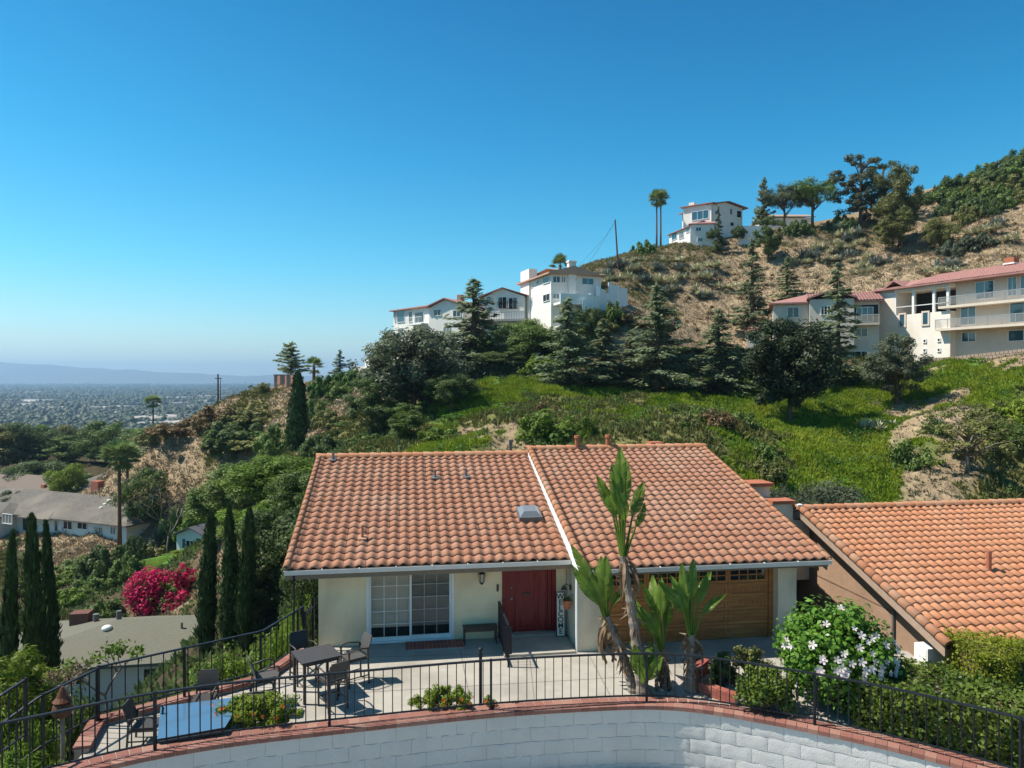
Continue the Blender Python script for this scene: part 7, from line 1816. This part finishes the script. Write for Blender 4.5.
def paradise(name, label, base, H_, lean, r, lvs, seed, dead=14):
    t = thing(name, label, 'bird of paradise plant', base); rs = random.Random(seed); mb = MB(); n = 26; pts_ = []; rad = []
    for i in range(n):
        f = i / (n - 1); pts_.append((lean[0] * f ** 1.2, lean[1] * f, H_ * f - (.1 if i == 0 else 0))); rad.append(r * (1.15 - .5 * f) * (1 + (.16 if i % 2 else -.04)))
    mb.tube(pts_, rad, 10); mb.build('trunk', M['bark_grey'], t)
    top = Vector((lean[0], lean[1], H_)); parts = []
    rn_ = np.random.RandomState(seed)
    for i in range(int(dead * 2.6)):                      # dry leaf bases clinging to the trunk
        f = rn_.uniform(.25, 1.0); a = rn_.rand() * 6.28; d = np.array([math.cos(a) * .35, math.sin(a) * .35, rn_.uniform(-1.0, .3)]); c = np.array([lean[0] * f ** 1.2 + math.cos(a) * r, lean[1] * f + math.sin(a) * r, H_ * f]); parts.append(leaves(np.array([c + d * .12]), np.array([d]), rn_.randn(1, 3), rn_.uniform(.2, .5), rn_.uniform(.03, .08)))
    link('dry_sheaths', mesh_np('dry_sheaths', *join(parts), M['dead']), t)
    lvs = [(a, e, p_, l * .9, w * .7, d_ + .2, f_) for a, e, p_, l, w, d_, f_ in lvs] + [(a + rs.uniform(25, 80), e - rs.uniform(5, 25), p_ * rs.uniform(.6, .95), l * rs.uniform(.6, .85), w * rs.uniform(.6, .85), d_ + rs.uniform(.2, .8), f_) for a, e, p_, l, w, d_, f_ in lvs[:3]]
    dp = []
    for k in range(5 if dead > 5 else 1):          # withered leaves hanging below the crown
        Vp, Fp = paddle(rs.uniform(.5, .9), rs.uniform(.1, .2), 1.2, .9, True, seed * 7 + k); a_ = rs.uniform(0, 6.28); el_ = math.radians(rs.uniform(-80, -25)); Rm = np.array((Matrix.Rotation(a_, 3, 'Z') @ Matrix.Rotation(-el_, 3, 'Y')))
        dp.append((Vp @ Rm.T + np.array([lean[0], lean[1], H_ - rs.uniform(.0, .35)]), Fp))
    link('withered_leaves', mesh_np('withered_leaves', *join(dp), M['dead'], True), t)
    for k, (az, el, pl, L_, W_, dr, fo) in enumerate(lvs):
        az, el = math.radians(az), math.radians(el); d = Vector((math.cos(az) * math.cos(el), math.sin(az) * math.cos(el), math.sin(el)))
        b0 = top - Vector((0, 0, .25)); b1 = top + Vector((d.x * pl * .75, d.y * pl * .75, abs(d.z) * pl))
        lf_ = link('leaf', mesh_np('leaf', *paddle(L_, W_, dr, fo, True, seed * 31 + k), M['lf_bird'], True), t)
        x = d; y = Vector((0, 0, 1)).cross(x); y = y.normalized() if y.length > .05 else Vector((0, 1, 0)); z = x.cross(y); c_ = Vector((.1, -1, .35)); roll = math.atan2(-c_.dot(y), c_.dot(z)) + rs.uniform(-.7, .7); R_ = Matrix((x, y, z)).transposed() @ Matrix.Rotation(roll, 3, 'X')
        lf_.location = b1; lf_.rotation_mode = 'QUATERNION'; lf_.rotation_quaternion = R_.to_quaternion(); inv = (Matrix.Translation(b1) @ R_.to_4x4()).inverted()
        mb = MB(); mb.tube([inv @ q_ for q_ in (b0, b0.lerp(b1, .5) + Vector((0, 0, .03)), b1)] + [Vector((L_ * .3, 0, -dr * L_ * .045 - .008)), Vector((L_ * .6, 0, -dr * L_ * .18 - .006)), Vector((L_ * .85, 0, -dr * L_ * .36 - .004))], [.042, .03, .022, .015, .010, .005], 6); s_ = mb.build('stalk', M['lf_bird'], lf_)
    return t
pb = G(643, 697, 0)
paradise('bird_of_paradise', 'tallest bird of paradise plant, grey trunk rising above the roof eave', pb, 3.25, (-.42, .3), .12,
         [(110, 86, 1.5, 1.2, .44, .15, .35), (60, 82, 1.25, 1.2, .42, .2, .5), (200, 82, 1.2, 1.1, .44, .3, .3), (20, 70, 1.0, 1.0, .45, .8, .2), (160, 76, .95, .95, .45, .8, .3), (0, 60, .8, .7, .3, 1.0, .9), (250, 80, 1.05, .9, .4, .5, .4)], 3, 30)
paradise('bird_of_paradise', 'bird of paradise plant leaning towards the house entry', G(634, 693, 0), 1.75, (-.62, .2), .105,
         [(165, 62, .5, 1.5, .45, .25, .35), (140, 80, .35, 1.15, .5, .3, .25), (95, 84, .4, 1.1, .45, .2, .3), (60, 70, .35, 1.0, .42, .4, .4), (185, 50, .4, 1.2, .38, .3, .5), (20, 55, .3, .8, .3, .7, .6)], 4, 30)
paradise('bird_of_paradise', 'bird of paradise plant in front of the garage door', G(692, 693, 0), 1.35, (.02, .1), .115,
         [(150, 80, .75, 1.0, .4, .25, .3), (70, 82, .85, 1.0, .38, .15, .4), (30, 68, .75, .95, .38, .5, .4), (120, 60, .6, .9, .42, .6, .3), (200, 72, .65, .9, .36, .5, .3), (350, 55, .6, .8, .3, .8, .5)], 5, 24)
paradise('bird_of_paradise', 'shorter bird of paradise between the tall trunk and the one at the garage', G(668, 690, 0), .95, (-.1, .1), .085,
         [(160, 78, .5, 1.25, .48, .3, .3), (120, 70, .7, 1.15, .46, .4, .25), (60, 60, .5, 1.0, .42, .5, .4), (200, 55, .4, 1.0, .4, .6, .5), (90, 84, .8, .95, .4, .3, .3)], 6, 10)
paradise('bird_of_paradise', 'low young bird of paradise shoots behind the front railing', G(650, 697, 0), .25, (-.1, 0), .07,
         [(150, 72, .25, 1.0, .5, .5, .2), (230, 60, .2, .9, .45, .6, .3), (60, 70, .25, .85, .4, .5, .3), (300, 55, .2, .75, .4, .7, .4), (10, 65, .2, .8, .35, .6, .3)], 7, 2)

# ------------------------------------------------------------------ air, light, camera
hz = MB(); hz.box(-21500, 21500, -1200, 13500, -71.5, 300)
hm = bpy.data.materials.new('haze'); hm.use_nodes = True; nt = hm.node_tree; nt.nodes.remove(nt.nodes['Principled BSDF'])
pv = nt.nodes.new('ShaderNodeVolumePrincipled'); pv.inputs['Color'].default_value = (.46, .72, 1, 1); pv.inputs['Density'].default_value = HAZE = 1.4e-4; pv.inputs['Anisotropy'].default_value = .3
nt.links.new(pv.outputs[0], nt.nodes['Material Output'].inputs['Volume'])
o = hz.build('haze', hm); tag(o, 'pale blue summer haze over the plain', 'haze', kind='stuff')

SUN = Vector((-.69, .04, 1.0)).normalized()
w_ = bpy.data.worlds.new('World'); S.world = w_; w_.use_nodes = True; nt = w_.node_tree
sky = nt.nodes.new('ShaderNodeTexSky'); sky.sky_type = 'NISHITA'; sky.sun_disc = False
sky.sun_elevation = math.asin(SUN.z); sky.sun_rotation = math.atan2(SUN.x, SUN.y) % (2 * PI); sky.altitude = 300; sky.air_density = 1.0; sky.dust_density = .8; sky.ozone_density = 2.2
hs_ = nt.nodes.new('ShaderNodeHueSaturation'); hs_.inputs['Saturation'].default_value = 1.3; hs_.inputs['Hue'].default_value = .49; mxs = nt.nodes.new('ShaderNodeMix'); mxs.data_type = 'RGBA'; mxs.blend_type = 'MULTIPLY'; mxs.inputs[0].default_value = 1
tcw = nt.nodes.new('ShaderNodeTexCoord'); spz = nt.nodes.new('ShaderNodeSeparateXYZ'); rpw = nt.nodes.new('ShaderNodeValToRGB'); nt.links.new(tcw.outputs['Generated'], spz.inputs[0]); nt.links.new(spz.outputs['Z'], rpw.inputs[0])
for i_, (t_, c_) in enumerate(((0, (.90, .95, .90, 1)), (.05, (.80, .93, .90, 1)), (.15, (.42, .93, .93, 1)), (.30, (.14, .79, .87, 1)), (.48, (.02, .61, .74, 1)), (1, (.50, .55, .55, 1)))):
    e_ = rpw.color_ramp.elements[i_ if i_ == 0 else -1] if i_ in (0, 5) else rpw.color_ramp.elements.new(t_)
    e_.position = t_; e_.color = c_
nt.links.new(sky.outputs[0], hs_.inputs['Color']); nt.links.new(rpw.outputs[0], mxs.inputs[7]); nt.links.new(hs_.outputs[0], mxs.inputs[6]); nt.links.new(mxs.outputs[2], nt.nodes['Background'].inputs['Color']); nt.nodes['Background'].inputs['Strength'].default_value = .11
sl_ = bpy.data.lights.new('sun', 'SUN'); sl_.energy = 4.6; sl_.angle = math.radians(.53); sl_.color = (1, .935, .83)
so = bpy.data.objects.new('sun', sl_); COL.objects.link(so); so.rotation_euler = SUN.to_track_quat('Z', 'Y').to_euler()
cam = bpy.data.cameras.new('camera'); co = bpy.data.objects.new('camera', cam); COL.objects.link(co); S.camera = co
cam.sensor_width = 36; cam.lens = 36 * FL / 1024; cam.clip_end = 60000; cam.clip_start = .1
co.location = (0, 0, CH); co.rotation_euler = (PI / 2 - math.atan((384 - CY) / FL), 0, 0)
S.view_settings.view_transform = 'Standard'; S.view_settings.look = 'None'; S.view_settings.exposure = .72; S.view_settings.gamma = 1; S.view_settings.use_curve_mapping = False
S.cycles.use_denoising = True; S.cycles.use_adaptive_sampling = True; S.cycles.adaptive_threshold = .015
try: S.cycles.denoiser = 'OPENIMAGEDENOISE'; S.cycles.denoising_input_passes = 'RGB_ALBEDO_NORMAL'; S.cycles.denoising_prefilter = 'ACCURATE'
except Exception: pass
S.cycles.max_bounces = 7; S.cycles.diffuse_bounces = 4; S.cycles.glossy_bounces = 3; S.cycles.transmission_bounces = 4; S.cycles.transparent_max_bounces = 8; S.cycles.volume_bounces = 0
